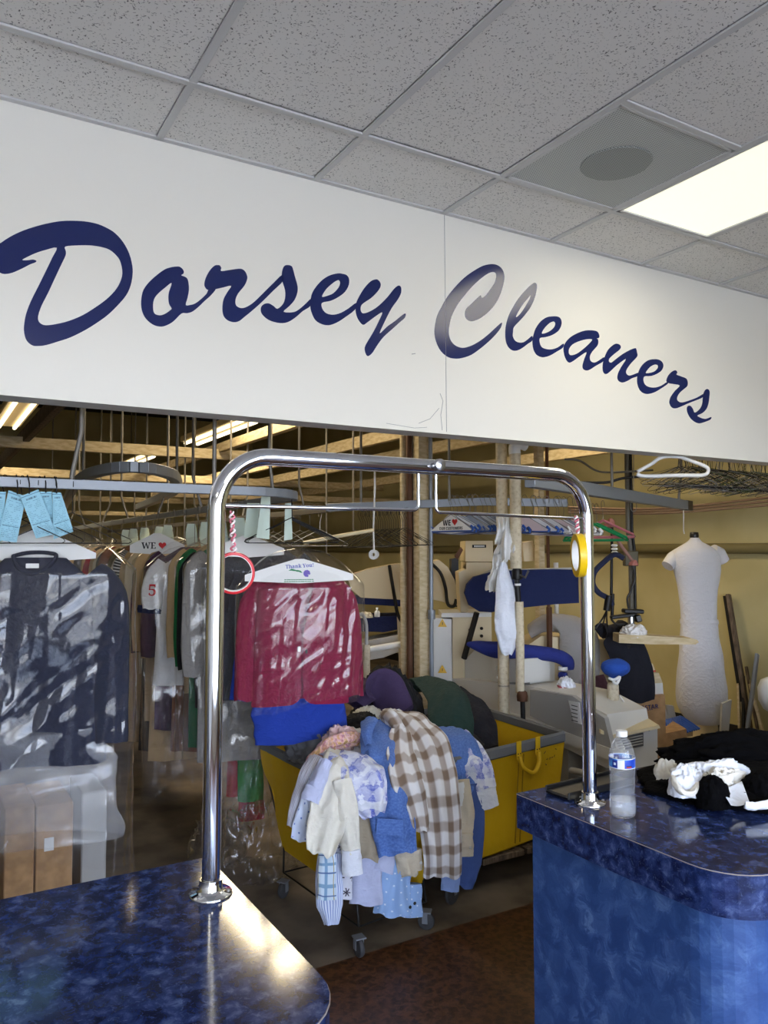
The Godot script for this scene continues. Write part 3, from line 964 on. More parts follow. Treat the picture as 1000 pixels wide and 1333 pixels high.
func conveyor() -> void:
	var t := thing("conveyor_rail", "galvanised rail that turns a corner and carries the bagged clothes back", "rail", Vector3(0.9, 1.83, -3.0))
	var path := [Vector3(-1.4, 1.835, -2.99)]
	for k in 9:
		var a := PI / 2 * k / 8.0
		path.append(Vector3(1.15 + 0.3 * sin(a), 1.835, -3.29 + 0.3 * cos(a)))
	path.append(Vector3(1.46, 1.832, -11.5))
	part(t, "rail_bar", rail_strip(path, 0.028, 0.036), M("galvanised"))
	hang_rod(t, Vector3(0.475, 1.85, -2.99), 4.2, 0.03)
	hang_rod(t, Vector3(1.0, 1.85, -2.99), 4.2, 0.0)
	hang_rod(t, Vector3(1.44, 1.85, -3.45), 4.2, -0.02)
	for k in 7:
		hang_rod(t, Vector3(1.458, 1.85, -4.6 - k * 0.95), 4.2, 0.06 if k % 2 else -0.05)
	var u := thing("conveyor_rail", "upper galvanised rail with a U bend behind the first rail", "rail", Vector3(0.845, 1.990, -3.796))
	var up := curve([Vector3(1.311, 1.990, -8.864), Vector3(0.880, 1.990, -5.577), Vector3(0.768, 1.990, -4.477), Vector3(0.778, 1.990, -3.999), Vector3(0.861, 1.990, -3.788), Vector3(1.008, 1.990, -3.870), Vector3(1.199, 1.990, -4.238), Vector3(1.472, 1.990, -5.254), Vector3(1.728, 1.990, -7.284)], 4)
	part(u, "rail_bar", rail_strip(up, 0.05, 0.05), M("galvanised"))
	hang_rod(u, Vector3(0.805, 2.000, -4.692), 4.2)
	hang_rod(u, Vector3(1.279, 2.000, -4.487), 4.2)
	# second receding rail, behind
	var s := thing("conveyor_rail", "dull second rail running back beside the post with empty hangers", "rail", Vector3(2.5, 1.83, -6.0))
	part(s, "rail_bar", rail_strip([Vector3(2.32, 1.86, -4.6), Vector3(2.32, 1.86, -11.5)], 0.028, 0.036), M("zinc_rod"))
	for k in 5:
		hang_rod(s, Vector3(2.32, 1.87, -5.0 - k * 1.2), 4.2, 0.04 if k % 2 else -0.04)
	var f := thing("conveyor_rail", "grey rail behind the post with the printed paper hangers", "rail", Vector3(2.935, 1.893, -4.004))
	part(f, "rail_bar", rail_strip([Vector3(2.278, 1.870, -4.570), Vector3(3.060, 1.898, -3.931), Vector3(3.507, 1.887, -3.666)], 0.03, 0.05), M("galvanised"))
	hang_rod(f, Vector3(2.455, 1.887, -4.429), 4.2)
	hang_rod(f, Vector3(2.885, 1.904, -4.057), 4.2)
	var g := thing("conveyor_rail", "loose grey rail end with a black plastic cap", "rail", Vector3(4.619, 1.900, -3.643))
	part(g, "rail_bar", rail_strip([Vector3(2.298, 1.900, -2.626), Vector3(4.559, 1.900, -3.621)], 0.05, 0.062), M("galvanised"))
	part(g, "end_cap", rail_strip([Vector3(4.554, 1.900, -3.624), Vector3(4.687, 1.900, -3.684)], 0.054, 0.068), M("black_plastic"))
	hang_rod(g, Vector3(4.395, 1.930, -3.533), 4.2, 0.03)
	hang_rod(g, Vector3(3.457, 1.930, -3.242), 4.2)
	# loose vertical rods and straps under the beams
	for b in [Vector3(2.194, 1.698, -6.143), Vector3(2.956, 1.570, -5.931), Vector3(3.050, 1.757, -5.632), Vector3(2.238, 2.026, -5.400), Vector3(2.048, 1.708, -6.927), Vector3(1.904, 1.792, -7.706), Vector3(1.684, 1.732, -8.771)]:
		var mb := MB.new()
		mb.tube(PackedVector3Array([Vector3(b.x, 4.2, b.z), b + Vector3(0, 0.4, 0), b, b + Vector3(0.03, -0.02, 0.01)]), 0.008, 6)
		single("drop_rod", mb, M("zinc_rod"), "thin steel drop rod hanging from the workroom roof", "rod", b, "drop rods in the workroom")


# ---------------------------------------------------------------- hanging clothes (local: hook line at the origin, front towards +z)
func body_mesh(sh: float, hem: float, length: float, depth: float, sd: int, neck := 0.07, slope := 0.085) -> MB:
	var mb := MB.new()
	var nu := 37
	var rows := [[0.0, neck, 0.5], [0.02, neck + 0.03, 0.7], [0.45, lerpf(neck, sh, 0.55), 0.9], [0.85, sh * 0.93, 1.0], [1.0, sh, 0.95]]
	var nv := 20
	var pts := PackedVector3Array()
	for j in nv + rows.size():
		var hw: float
		var hd: float
		var y: float
		var v := 0.0
		if j < rows.size():
			y = -slope * rows[j][0]; hw = rows[j][1]; hd = depth * rows[j][2] * 0.7
		else:
			v = float(j - rows.size() + 1) / nv
			y = -slope - v * (length - slope)
			hw = lerpf(sh * 0.97, hem, v)
			hd = depth * (0.8 + 0.3 * v)
		for i in nu:
			var a := TAU * (i % (nu - 1)) / (nu - 1)
			var f := fnoise.get_noise_3d(cos(a) * 70.0 + sd * 19.0, v * 22.0, sin(a) * 30.0 + sd * 7.0) * 0.045 * (0.25 + v)
			f += sin(cos(a) * 9.0 + sd + 0.8 * sin(v * 4.0)) * 0.010 * v
			pts.append(Vector3(cos(a) * hw + f * 0.3, y + fnoise.get_noise_2d(a * 20.0, sd) * 0.015 * v, sin(a) * hd + f))
	mb.grid(pts, nu, nv + rows.size(), true, Vector2(4.0 * sh, length))
	return mb


func sleeve_mesh(sg: float, sh: float, length: float, sd: int, r0 := 0.07, r1 := 0.05) -> MB:
	var mb := MB.new()
	var spine := [Vector3(sg * (sh - 0.05), -0.065, 0), Vector3(sg * (sh + 0.005), -0.14, 0.008), Vector3(sg * (sh + 0.03), -0.085 - length * 0.5, 0.015), Vector3(sg * (sh + 0.035), -0.085 - length, 0.035)]
	mb.add(drape(spine, [r0 * 1.7, r0 * 2.0, r0 * 1.7, r1 * 2.0], r1 * 0.55, 0.008, 1.6, sd, Vector3(1, 0, 0), 17, 5, Vector2(0.3, length)), Transform3D.IDENTITY)
	return mb


func bag_mesh(sh: float, hem: float, length: float, depth: float, sd: int, rough := 1.0, nu := 81, nv := 46) -> MB:
	# thin film: sharp upright pleats and slanting creases over a sagging tube
	var mb := MB.new()
	var pts := PackedVector3Array()
	for j in nv:
		var v := float(j) / (nv - 1)
		var y := 0.03 - v * length
		var k := clampf(v * length / 0.16, 0.0, 1.0)
		var hw := lerpf(0.03, sh, sqrt(k)) if k < 1.0 else lerpf(sh, hem, (v - 0.16 / length) / (1.0 - 0.16 / length))
		var hd := depth * (0.35 + 0.65 * k)
		for i in nu:
			var a := TAU * (i % (nu - 1)) / (nu - 1)
			var x := cos(a) * sh
			var side := sin(a) * 60.0 + sd * 31.0
			var pleat := 1.0 - 2.0 * absf(fnoise.get_noise_3d(x * 760.0 + 60.0 * v, v * length * 48.0, side))
			var slant := 1.0 - 2.0 * absf(fnoise.get_noise_3d(x * 420.0 + v * length * 380.0, v * length * 160.0 - x * 90.0, side + 50.0))
			var sag := fnoise.get_noise_3d(x * 140.0, v * length * 60.0, side + 90.0)
			var f := (pleat * 0.009 + slant * 0.005 + sag * 0.022) * rough * (0.45 + 0.75 * v) * k
			pts.append(Vector3(cos(a) * (hw + f * 0.6), y + fnoise.get_noise_2d(a * 30.0, sd * 9.0) * 0.06 * v * v, signf(sin(a)) * (pow(absf(sin(a)), 0.5) * hd + f * (0.4 + 0.8 * absf(sin(a))))))
	mb.grid(pts, nu, nv, true)
	return mb


func hanger_mesh(w := 0.2, thick := 0.0016, sides := 5, drop := 0.10) -> MB:
	# wire hanger: shoulders, bar and a hook that closes over a rail at the origin
	var mb := MB.new()
	var y := -drop
	mb.tube(PackedVector3Array([Vector3(0, y + 0.02, 0), Vector3(0, y, 0), Vector3(-w, y - 0.095, 0), Vector3(-w - 0.006, y - 0.104, 0), Vector3(-w + 0.004, y - 0.11, 0), Vector3(w - 0.004, y - 0.11, 0), Vector3(w + 0.006, y - 0.104, 0), Vector3(w, y - 0.095, 0), Vector3(0, y, 0)]), thick, sides)
	var hk := PackedVector3Array([Vector3(0, y, 0), Vector3(0, -0.05, 0)])
	for k in 9:
		var a := -0.2 + (PI * 1.25) * k / 8.0
		hk.append(Vector3(0, 0.0, 0) + Vector3(0.0, sin(a) * 0.026 + 0.0, cos(a) * 0.026))
	mb.tube(hk, thick, sides)
	return mb


var garment_sets := []
var bag_set := []
var wire_hanger: Mesh
var long_hanger: Mesh


func garment(kind: int, at: Vector3, turn: float, m: Material, label: String, group: String, called := "garment", cat := "garment") -> Node3D:
	var t := thing(called, label, cat, at, group)
	t.rotation.y = turn
	var g: Array = garment_sets[kind]
	shared(t, "body", g[0], m)
	if g[1]:
		shared(t, "sleeve", g[1], m)
		shared(t, "sleeve", g[2], m)
	return t


func film_bag(kind: int, at: Vector3, turn: float, label: String, group := "", milky := false) -> Node3D:
	var o := MeshInstance3D.new()
	o.name = numbered("plastic_garment_bag")
	o.mesh = bag_set[kind]
	o.material_override = M("milky_film") if milky else M("clear_film")
	add_child(o)
	o.position = at
	o.rotation.y = turn
	tag(o, label, "garment bag", group)
	return o


func wire_at(at: Vector3, turn: float, label: String, group: String, m: Material, shape: Mesh = null) -> void:
	var o := MeshInstance3D.new()
	o.name = numbered("wire_hanger")
	o.mesh = shape if shape else wire_hanger
	o.material_override = m
	add_child(o)
	o.position = at
	o.rotation.y = turn
	tag(o, label, "hanger", group)


func rack_garments() -> void:
	for q in [[0.225, 0.22, 0.80, 0.06, 0.52], [0.235, 0.25, 1.05, 0.07, 0.55], [0.22, 0.24, 0.72, 0.05, 0.22], [0.20, 0.19, 1.15, 0.05, 0.0], [0.24, 0.27, 1.25, 0.06, 0.56]]:
		var k := garment_sets.size() + 1
		var set_ := [body_mesh(q[0], q[1], q[2], q[3], k).mesh(), null, null]
		if q[4] > 0.0:
			set_[1] = sleeve_mesh(-1.0, q[0], q[4], k + 10).mesh()
			set_[2] = sleeve_mesh(1.0, q[0], q[4], k + 20).mesh()
		garment_sets.append(set_)
	for k in 4:
		bag_set.append(bag_mesh(0.31, 0.29, [1.15, 1.3, 1.0, 1.4][k], 0.085, 40 + k).mesh())
	wire_hanger = hanger_mesh().mesh()
	long_hanger = hanger_mesh(0.2, 0.0018, 5, 0.19).mesh()
	var stripe := paint(8, 64, srgb(232, 230, 226))
	for k in 4:
		stripe.fill_rect(Rect2i(0, k * 16, 8, 8), srgb(20, 20, 24))
	var cols := {
		"tan": cloth("tan_cloth", srgb(198, 168, 124)), "cream": cloth("cream_cloth", srgb(222, 208, 178)), "char": cloth("charcoal_cloth", srgb(44, 42, 44)),
		"black": cloth("black_cloth", srgb(16, 16, 19)), "green": cloth("green_cloth", srgb(24, 112, 62)), "white": cloth("white_cloth", srgb(224, 222, 220)),
		"brown": cloth("russet_cloth", srgb(132, 84, 56)), "grey": cloth("grey_cloth", srgb(130, 126, 122)), "purple": cloth("plum_cloth", srgb(70, 36, 66)),
		"red": cloth("red_cloth", srgb(160, 24, 34)), "stripe": cloth("striped_knit", Color.WHITE, stripe, Vector3(1, 14, 1)), "navy": cloth("navy_cloth", srgb(22, 30, 62)), "olive": cloth("olive_cloth", srgb(112, 104, 62)), "slate": cloth("slate_cloth", srgb(62, 64, 70)), "silver": cloth("silver_cloth", srgb(168, 168, 170))}
	# along the receding rail: distance, colour, cut, bagged
	var row := [[3.62, "slate", 2, true], [3.80, "grey", 1, true], [3.92, "black", 0, false], [4.08, "green", 1, true], [4.24, "tan", 0, false], [4.36, "white", 2, true], [4.50, "brown", 3, false], [4.60, "purple", 1, true],
		[4.72, "tan", 4, false], [4.84, "tan", 1, true], [4.98, "char", 4, false], [5.10, "cream", 0, true], [5.22, "tan", 4, false], [5.36, "char", 3, false], [5.48, "stripe", 0, false], [5.62, "cream", 2, true], [5.78, "olive", 1, false], [5.92, "brown", 4, true],
		[6.08, "black", 1, false], [6.22, "cream", 0, true], [6.36, "tan", 4, false], [6.5, "red", 2, false], [6.66, "tan", 0, true], [6.82, "cream", 1, false], [7.0, "char", 4, true], [7.2, "tan", 1, false], [7.4, "cream", 0, true], [7.6, "brown", 1, false],
		[7.8, "tan", 4, false], [8.0, "cream", 1, true], [8.25, "tan", 0, false], [8.5, "silver", 4, true], [8.75, "cream", 1, false], [9.0, "tan", 1, true], [9.3, "brown", 0, false], [9.6, "cream", 4, false], [9.95, "tan", 1, false], [10.3, "char", 0, false]]
	var words := {"tan": "tan", "cream": "cream", "char": "charcoal", "black": "black", "green": "green", "white": "white short sleeved", "brown": "russet brown", "grey": "pale grey", "purple": "plum purple", "red": "red", "stripe": "black and white striped", "navy": "navy", "olive": "olive", "slate": "slate grey", "silver": "silver grey"}
	for q in row:
		var d: float = q[0]
		var at := Vector3(1.457 + rng.randf_range(-0.03, 0.02) - (0.075 if q[1] == "white" else 0.0), 1.655 - (0.04 if q[1] == "white" else 0.0) + rng.randf_range(-0.012, 0.012), -d)
		var turn := rng.randf_range(-0.22, 0.12)
		var g := garment(q[2], at - Vector3(0, 0.03, 0), turn, cols[q[1]], "%s garment hanging on the receding rail%s" % [words[q[1]], " inside clear plastic" if q[3] else ""], "clothes on the receding rail")
		if q[1] == "white":
			# club shirt with a number on the sleeve
			g.set_meta("label", "white club shirt with red number five on its sleeve")
			g.remove_meta("group")
			var band := MB.new()
			band.add(drape([Vector3(-0.262, -0.285, 0.012), Vector3(-0.266, -0.325, 0.012)], [0.128, 0.130], 0.030, 0.001, 1.0, 3, Vector3(1, 0, 0), 17, 4), Transform3D.IDENTITY)
			shared(g, "cuff_band", band.mesh(), cols["navy"])
			var tm := TextMesh.new()
			var fn := SystemFont.new()
			fn.font_names = PackedStringArray(["Droid Serif"])
			fn.font_weight = 700
			tm.font = fn
			tm.text = "5"
			tm.font_size = 32
			tm.pixel_size = 0.0026
			tm.depth = 0.002
			shared(g, "number", tm, M("printed_red"), Transform3D(Basis(Vector3.UP, -0.3), Vector3(-0.255, -0.20, 0.052)))
		wire_at(Vector3(at.x, 1.835, at.z), turn, "wire hanger holding a garment on the receding rail", "hangers on the receding rail", M("zinc_rod"), long_hanger)
		if q[3]:
			film_bag(rng.randi_range(0, 3), at + Vector3(0, 0.0, 0), turn, "clear plastic bag over the %s garment on the receding rail" % words[q[1]], "plastic bags on the receding rail")
	# printed hanger cover above the striped knit
	var pc := thing("paper_hanger_cover", "white hanger cover printed WE love on the receding rail", "hanger cover", Vector3(1.220, 1.604, -4.700))
	var px := Transform3D(Basis(Vector3.UP, -0.5), Vector3(1.228, 1.700, -4.700))
	part(pc, "cover", cape(0.16, 0.07, 0.045, px), M("paper_white"))
	words_on(pc, "WE", 0.05, M("printed_black"), px * Transform3D(Basis.IDENTITY, Vector3(-0.05, -0.075, 0.002)), true, true)
	var ht := MB.new()
	var hp := PackedVector2Array()
	for i in 24:
		var u := TAU * i / 24
		hp.append(Vector2(16 * pow(sin(u), 3), 13 * cos(u) - 5 * cos(2 * u) - 2 * cos(3 * u) - cos(4 * u)) * 0.0014)
	ht.prism(hp, 0.0008, px * Transform3D(Basis.IDENTITY, Vector3(0.03, -0.072, 0.0015)), false)
	part(pc, "printed_heart", ht, M("printed_red"))
	# paper tickets pinned to hooks along the rail
	for k in 9:
		var mb := MB.new()
		var c := Vector3(1.40 + rng.randf_range(-0.05, 0.05), 1.70, -3.75 - k * 0.33)
		mb.add(drape([c + Vector3(0, 0.06, 0), c, c + Vector3(0.01, -0.10, 0.01)], [0.05, 0.07, 0.075], 0.0008, 0.004, 0.6, k, Vector3(1, 0, 0), 13, 4), Transform3D.IDENTITY)
		single("paper_ticket", mb, M("ticket_green", srgb(196, 212, 200), 0.85), "pale paper ticket clipped to the receding rail", "ticket", c, "tickets on the receding rail")
	# empty hangers and dim clothes on the second rail
	for k in 34:
		var d := 4.75 + k * 0.16
		wire_at(Vector3(2.32, 1.835, -d), rng.randf_range(-0.5, 0.5), "empty wire hanger on the dull second rail", "empty hangers on the second rail", M("zinc_rod") if k % 3 else M("white_plastic"))
	for k in 10:
		var d := 6.3 + k * 0.42
		garment([0, 2, 0, 1][k % 4], Vector3(2.32, 1.70, -d), rng.randf_range(-0.3, 0.3), cols[["navy", "black", "char", "black", "cream"][k % 5]], "%s garment hanging on the dull second rail" % ["navy", "black", "charcoal", "black", "cream"][k % 5], "clothes on the second rail")

# a printed sheet between four corners (top left, top right, bottom right, bottom left) with a little bow and thickness
func leaf(a: Vector3, b: Vector3, c: Vector3, d: Vector3, bow: float, nu := 7, nv := 9) -> MB:
	var mb := MB.new()
	var nn := (b - a).cross(d - a).normalized()
	for s in [0.0, 0.0007]:
		var pts := PackedVector3Array()
		for j in nv:
			for i in nu:
				var u := float(i) / (nu - 1)
				var v := float(j) / (nv - 1)
				pts.append(a.lerp(b, u).lerp(d.lerp(c, u), v) + nn * (bow * sin(PI * u) * (0.4 + 0.6 * v) + bow * 0.8 * v * v - s))
		mb.grid(pts, nu, nv)
	return mb


func words_on(parent: Node3D, text: String, size: float, m: Material, xf: Transform3D, bold := true, serif := false, label := "") -> MeshInstance3D:
	var tm := TextMesh.new()
	var fn := SystemFont.new()
	fn.font_names = PackedStringArray(["Droid Serif" if serif else "Droid Sans"])
	fn.font_weight = 700 if bold else 400
	tm.font = fn
	tm.text = text
	tm.font_size = 32
	tm.pixel_size = size / 32.0
	tm.depth = 0.0006
	xf.origin -= offs.get(parent, Vector3.ZERO)
	var o := shared(parent, "lettering", tm, m, xf)
	if label: o.set_meta("label", label)
	return o


# paper cover of a hanger: a triangle of card in the plane of xf (x across, y up, z towards the reader)
func cape(w: float, h: float, drop: float, xf: Transform3D) -> MB:
	var mb := MB.new()
	var p := PackedVector2Array([Vector2(-0.018, 0), Vector2(0.018, 0), Vector2(w * 0.55, -h * 0.5), Vector2(w, -h), Vector2(w, -h - drop), Vector2(0, -h - drop - 0.012), Vector2(-w, -h - drop), Vector2(-w, -h), Vector2(-w * 0.55, -h * 0.5)])
	mb.prism(p, 0.0015, xf)
	return mb


func near_garments() -> void:
	var navy := cloth("navy_wool", srgb(14, 20, 44))
	var z := -3.0
	var turn := -0.28
	var b := Basis(Vector3.UP, turn)
	# ---- bagged navy jacket
	var o := Vector3(0.362, 1.575, z)
	var t := thing("navy_jacket", "navy jacket under clear plastic below the blue tickets", "jacket", o)
	t.rotation.y = turn
	shared(t, "body", body_mesh(0.225, 0.245, 0.71, 0.075, 71, 0.07, 0.12).mesh(), navy)
	shared(t, "sleeve", sleeve_mesh(-1.0, 0.225, 0.56, 72, 0.075, 0.055).mesh(), navy)
	shared(t, "sleeve", sleeve_mesh(1.0, 0.225, 0.56, 73, 0.075, 0.055).mesh(), navy)
	var col := MB.new()
	col.tube(curve([Vector3(-0.07, 0.005, 0.02), Vector3(-0.045, -0.035, 0.055), Vector3(0, -0.055, 0.068), Vector3(0.045, -0.035, 0.055), Vector3(0.07, 0.005, 0.02), Vector3(0.04, 0.015, -0.03), Vector3(0, 0.018, -0.04), Vector3(-0.04, 0.015, -0.03), Vector3(-0.07, 0.005, 0.02)], 5), 0.007, 8)
	shared(t, "collar", col.mesh(), navy)
	var tg := MB.new()
	tg.cbox(Vector3(0.0, -0.028, 0.064), Vector3(0.042, 0.016, 0.002), 0.0008)
	shared(t, "neck_label", tg.mesh(), M("paper_white"))
	var cap := MB.new()
	cap = cape(0.20, 0.085, 0.02, Transform3D(b, Vector3(0.37, 1.675, z - 0.05)))
	single("paper_hanger_cover", cap, M("paper_white"), "white paper hanger cover above the navy jacket", "hanger cover", Vector3(0.37, 1.6, z - 0.05))
	var bg := MB.new()
	bg.add(bag_mesh(0.33, 0.34, 1.27, 0.165, 75, 1.2, 141, 90), Transform3D(b, Vector3(0.362, 1.66, z)))
	single("plastic_garment_bag", bg, M("clear_film"), "clear crinkled plastic bag over the navy jacket and the floor boxes", "garment bag", Vector3(0.362, 0.4, z))
	var ms := drape([Vector3(0.35, 0.99, z + 0.02), Vector3(0.355, 0.86, z), Vector3(0.36, 0.72, z + 0.01), Vector3(0.36, 0.60, z)], [0.42, 0.56, 0.58, 0.60], 0.07, 0.016, 2.4, 76, b.x, 49, 8)
	single("tissue_sheet", ms, M("milky_film"), "milky plastic sheet bunched below the navy jacket", "plastic sheet", Vector3(0.36, 0.6, z))
	for k in 5:
		var h := thing("wire_hanger", "black wire hanger bunched on the rail above the navy jacket", "hanger", Vector3(0.26 + k * 0.055, 1.835, z), "hangers above the navy jacket")
		h.rotation.y = turn + (k - 2) * 0.10
		shared(h, "wire", wire_hanger, M("black_iron"))
	# ---- blue tickets clipped to the rail
	var im := paint(96, 220, srgb(150, 198, 216))
	var r := RandomNumberGenerator.new()
	r.seed = 5
	for row in 22:
		var y := 40 + row * 8
		var x := 8
		while x < 84:
			var w := r.randi_range(3, 12)
			if r.randf() < 0.62:
				im.fill_rect(Rect2i(x, y, mini(w, 86 - x), 2), srgb(96, 140, 166))
			x += w + 3
	for k in 14:
		im.fill_rect(Rect2i(22 + k * 4, 22, r.randi_range(1, 3), 9), srgb(52, 72, 96))
	im.fill_rect(Rect2i(0, 8, 96, 3), srgb(84, 124, 150))
	im.fill_rect(Rect2i(6, 150, 84, 2), srgb(70, 96, 120))
	var tk := M("blue_ticket", Color.WHITE, 0.8)
	tk.albedo_texture = tex(im)
	var ts := [[Vector3(0.214, 1.799, -2.970), Vector3(0.261, 1.800, -2.970), Vector3(0.250, 1.630, -2.970), Vector3(0.199, 1.638, -2.970)], [Vector3(0.267, 1.805, -2.955), Vector3(0.323, 1.786, -2.955), Vector3(0.296, 1.627, -2.955), Vector3(0.237, 1.635, -2.955)], [Vector3(0.367, 1.804, -2.965), Vector3(0.405, 1.805, -2.965), Vector3(0.417, 1.671, -2.965), Vector3(0.370, 1.657, -2.965)], [Vector3(0.302, 1.784, -2.940), Vector3(0.359, 1.810, -2.940), Vector3(0.421, 1.657, -2.940), Vector3(0.355, 1.641, -2.940)], [Vector3(0.405, 1.802, -2.950), Vector3(0.433, 1.802, -2.950), Vector3(0.478, 1.666, -2.950), Vector3(0.413, 1.638, -2.950)]]
	for q in ts:
		var tt := thing("paper_ticket", "pale blue printed ticket clipped to the front rail", "ticket", q[3], "blue tickets on the front rail")
		part(tt, "sheet", leaf(q[0], q[1], q[2], q[3], 0.008), tk)
		var cl := MB.new()
		var c: Vector3 = (q[0] + q[1]) / 2
		cl.tube(PackedVector3Array([c + Vector3(0, -0.004, 0.002), c + Vector3(0, 0.03, 0.0), c + Vector3(0, 0.045, -0.02), Vector3(c.x, 1.862, -3.0), Vector3(c.x, 1.84, -3.02)]), 0.0022, 6)
		part(tt, "clip_wire", cl, M("black_iron"))
	# ---- boxes on the floor behind the bag
	var bx := thing("cardboard_box", "tall brown cardboard box behind the plastic of the navy jacket", "box", Vector3(0.42, 0, -3.52))
	var bm := MB.new()
	bm.cbox(Vector3(0.365, 0.31, -3.52), Vector3(0.105, 0.62, 0.34), 0.004)
	part(bx, "left_half", bm, M("cardboard"))
	var bm2 := MB.new()
	bm2.cbox(Vector3(0.49, 0.305, -3.52), Vector3(0.135, 0.61, 0.34), 0.004)
	part(bx, "right_half", bm2, M("cardboard"))
	var lb := MB.new()
	lb.cbox(Vector3(0.47, 0.46, -3.349), Vector3(0.035, 0.05, 0.002), 0.0005)
	part(bx, "sticker", lb, M("paper_white"))
	var gm := MB.new()
	gm.cbox(Vector3(0.66, 0.30, -3.62), Vector3(0.10, 0.60, 0.3), 0.006)
	single("storage_tin", gm, M("machine_grey"), "grey tin beside the tall cardboard box", "tin", Vector3(0.66, 0, -3.62))

	# ---- crimson suit jacket
	var cr := cloth("crimson_wool", srgb(122, 10, 52))
	var c0 := Vector3(1.462, 1.500, -3.2)
	var j := thing("crimson_jacket", "crimson suit jacket in clear plastic with a printed paper hanger cover", "jacket", c0)
	var jt := -0.30
	j.rotation.y = jt
	var jb := Basis(Vector3.UP, jt)
	shared(j, "body", body_mesh(0.195, 0.215, 0.54, 0.05, 81, 0.06, 0.05).mesh(), cr)
	for s in [-1.0, 1.0]:
		var pn := MB.new()
		var nu := 13
		var nv := 22
		var pts := PackedVector3Array()
		for jj in nv:
			var v := float(jj) / (nv - 1)
			for ii in nu:
				var u := float(ii) / (nu - 1)
				var hw := lerpf(0.185, 0.212, v)
				var inner := lerpf(0.055, 0.003, clampf(v / 0.45, 0, 1))
				var x := lerpf(inner, hw, u)
				var y := -0.035 - v * 0.525 + (0.03 * (1 - clampf((x - 0.003) / 0.05, 0, 1)) ** 2 if v > 0.8 else 0.0) * (v - 0.8) * 5.0
				pts.append(Vector3(s * x, y - 0.03 * u * (1 - v) - 0.01 * u, 0.052 + 0.045 * sqrt(maxf(0.0, 1 - pow(x / hw, 2.4))) + (0.003 if s < 0 else 0.0) + 0.006 * fnoise.get_noise_3d(x * 300, v * 40, s * 9)))
		pn.grid(pts, nu, nv)
		var pnl := shared(j, "front_panel", pn.mesh(), cr)
		var lp := MB.new()
		lp.prism(PackedVector2Array([Vector2(0.055, -0.02), Vector2(0.105, -0.075), Vector2(0.075, -0.10), Vector2(0.095, -0.115), Vector2(0.004, -0.265)]) if s > 0 else PackedVector2Array([Vector2(-0.055, -0.02), Vector2(-0.004, -0.265), Vector2(-0.095, -0.115), Vector2(-0.075, -0.10), Vector2(-0.105, -0.075)]), 0.004, Transform3D(Basis(Vector3.UP, s * 0.25), Vector3(0, 0, 0.092)))
		shared(pnl, "lapel", lp.mesh(), cr)
		var fl := MB.new()
		fl.cbox(Vector3(s * 0.125, -0.40, 0.094), Vector3(0.10, 0.036, 0.006), 0.002, Basis(Vector3.UP, s * 0.22))
		shared(pnl, "pocket_flap", fl.mesh(), cr)
		shared(j, "sleeve", sleeve_mesh(s, 0.195, 0.46, 83 + int(s), 0.062, 0.052).mesh(), cr)
	var bt := MB.new()
	bt.cbox(Vector3(-0.014, -0.325, 0.104), Vector3(0.012, 0.022, 0.004), 0.001)
	shared(j, "button", bt.mesh(), M("paper_white"))
	var bt2 := MB.new()
	bt2.cbox(Vector3(0.018, -0.335, 0.100), Vector3(0.010, 0.018, 0.004), 0.001)
	shared(j, "button", bt2.mesh(), M("black_plastic"))
	var cv := thing("paper_hanger_cover", "white hanger cover printed with Thank You and a flower on the crimson jacket", "hanger cover", c0)
	var cx := Transform3D(jb, c0 + Vector3(-0.014, 0.060, 0) + jb.z * 0.112)
	part(cv, "cover", cape(0.232, 0.066, 0.026, cx), M("paper_white"))
	words_on(cv, "Thank You!", 0.021, M("printed_blue", srgb(50, 66, 168), 0.7), cx * Transform3D(Basis(Vector3.BACK, 0.06), Vector3(0.0, -0.030, 0.0016)), true, true)
	var ln := MB.new()
	for k in 26:
		ln.box(cx * Vector3(-0.062 + (k % 13) * 0.0098 + rng.randf_range(-0.001, 0.001), -0.088 - 0.008 * (k / 13), 0.0016), Vector3(0.0075, 0.004, 0.0004), jb)
	part(cv, "small_print", ln, M("printed_green", srgb(46, 132, 84), 0.7))
	var fl := MB.new()
	for k in 9:
		var a := k * 0.7
		var cc := Vector2(0.03, -0.062) + Vector2(cos(a), sin(a)) * (0.010 if k < 8 else 0.0)
		var p := PackedVector2Array()
		for i in 10:
			p.append(cc + Vector2(cos(TAU * i / 10), sin(TAU * i / 10)) * 0.0055)
		fl.prism(p, 0.0005, cx * Transform3D(Basis.IDENTITY, Vector3(0, 0, 0.0015)), false)
	part(cv, "printed_flower", fl, M("printed_violet", srgb(112, 92, 190), 0.7))
	var lf := MB.new()
	for k in 4:
		var q := Transform3D(Basis(Vector3.BACK, 2.6 + k * 0.28), Vector3(0.012 - k * 0.012, -0.06 + k * 0.006, 0.0015))
		lf.prism(PackedVector2Array([Vector2(0, 0), Vector2(0.012, 0.004), Vector2(0.026, 0), Vector2(0.012, -0.004)]), 0.0005, cx * q, false)
	part(cv, "printed_leaves", lf, M("printed_green"))
	var jb2 := MB.new()
	jb2.add(bag_mesh(0.28, 0.275, 0.66, 0.16, 86, 0.9, 141, 70), Transform3D(jb, c0 + Vector3(0.0, 0.075, 0)))
	single("plastic_garment_bag", jb2, M("clear_film"), "clear shiny plastic bag over the crimson jacket", "garment bag", c0 - Vector3(0, 0.6, 0))
	for k in 7:
		var h := thing("wire_hanger", "black wire hanger bunched on the rail above the crimson jacket", "hanger", Vector3(1.40 + k * 0.014, 1.84, -3.14 - k * 0.035), "hangers above the crimson jacket")
		h.rotation.y = jt + (k - 3) * 0.10
		shared(h, "wire", wire_hanger, M("black_iron"))
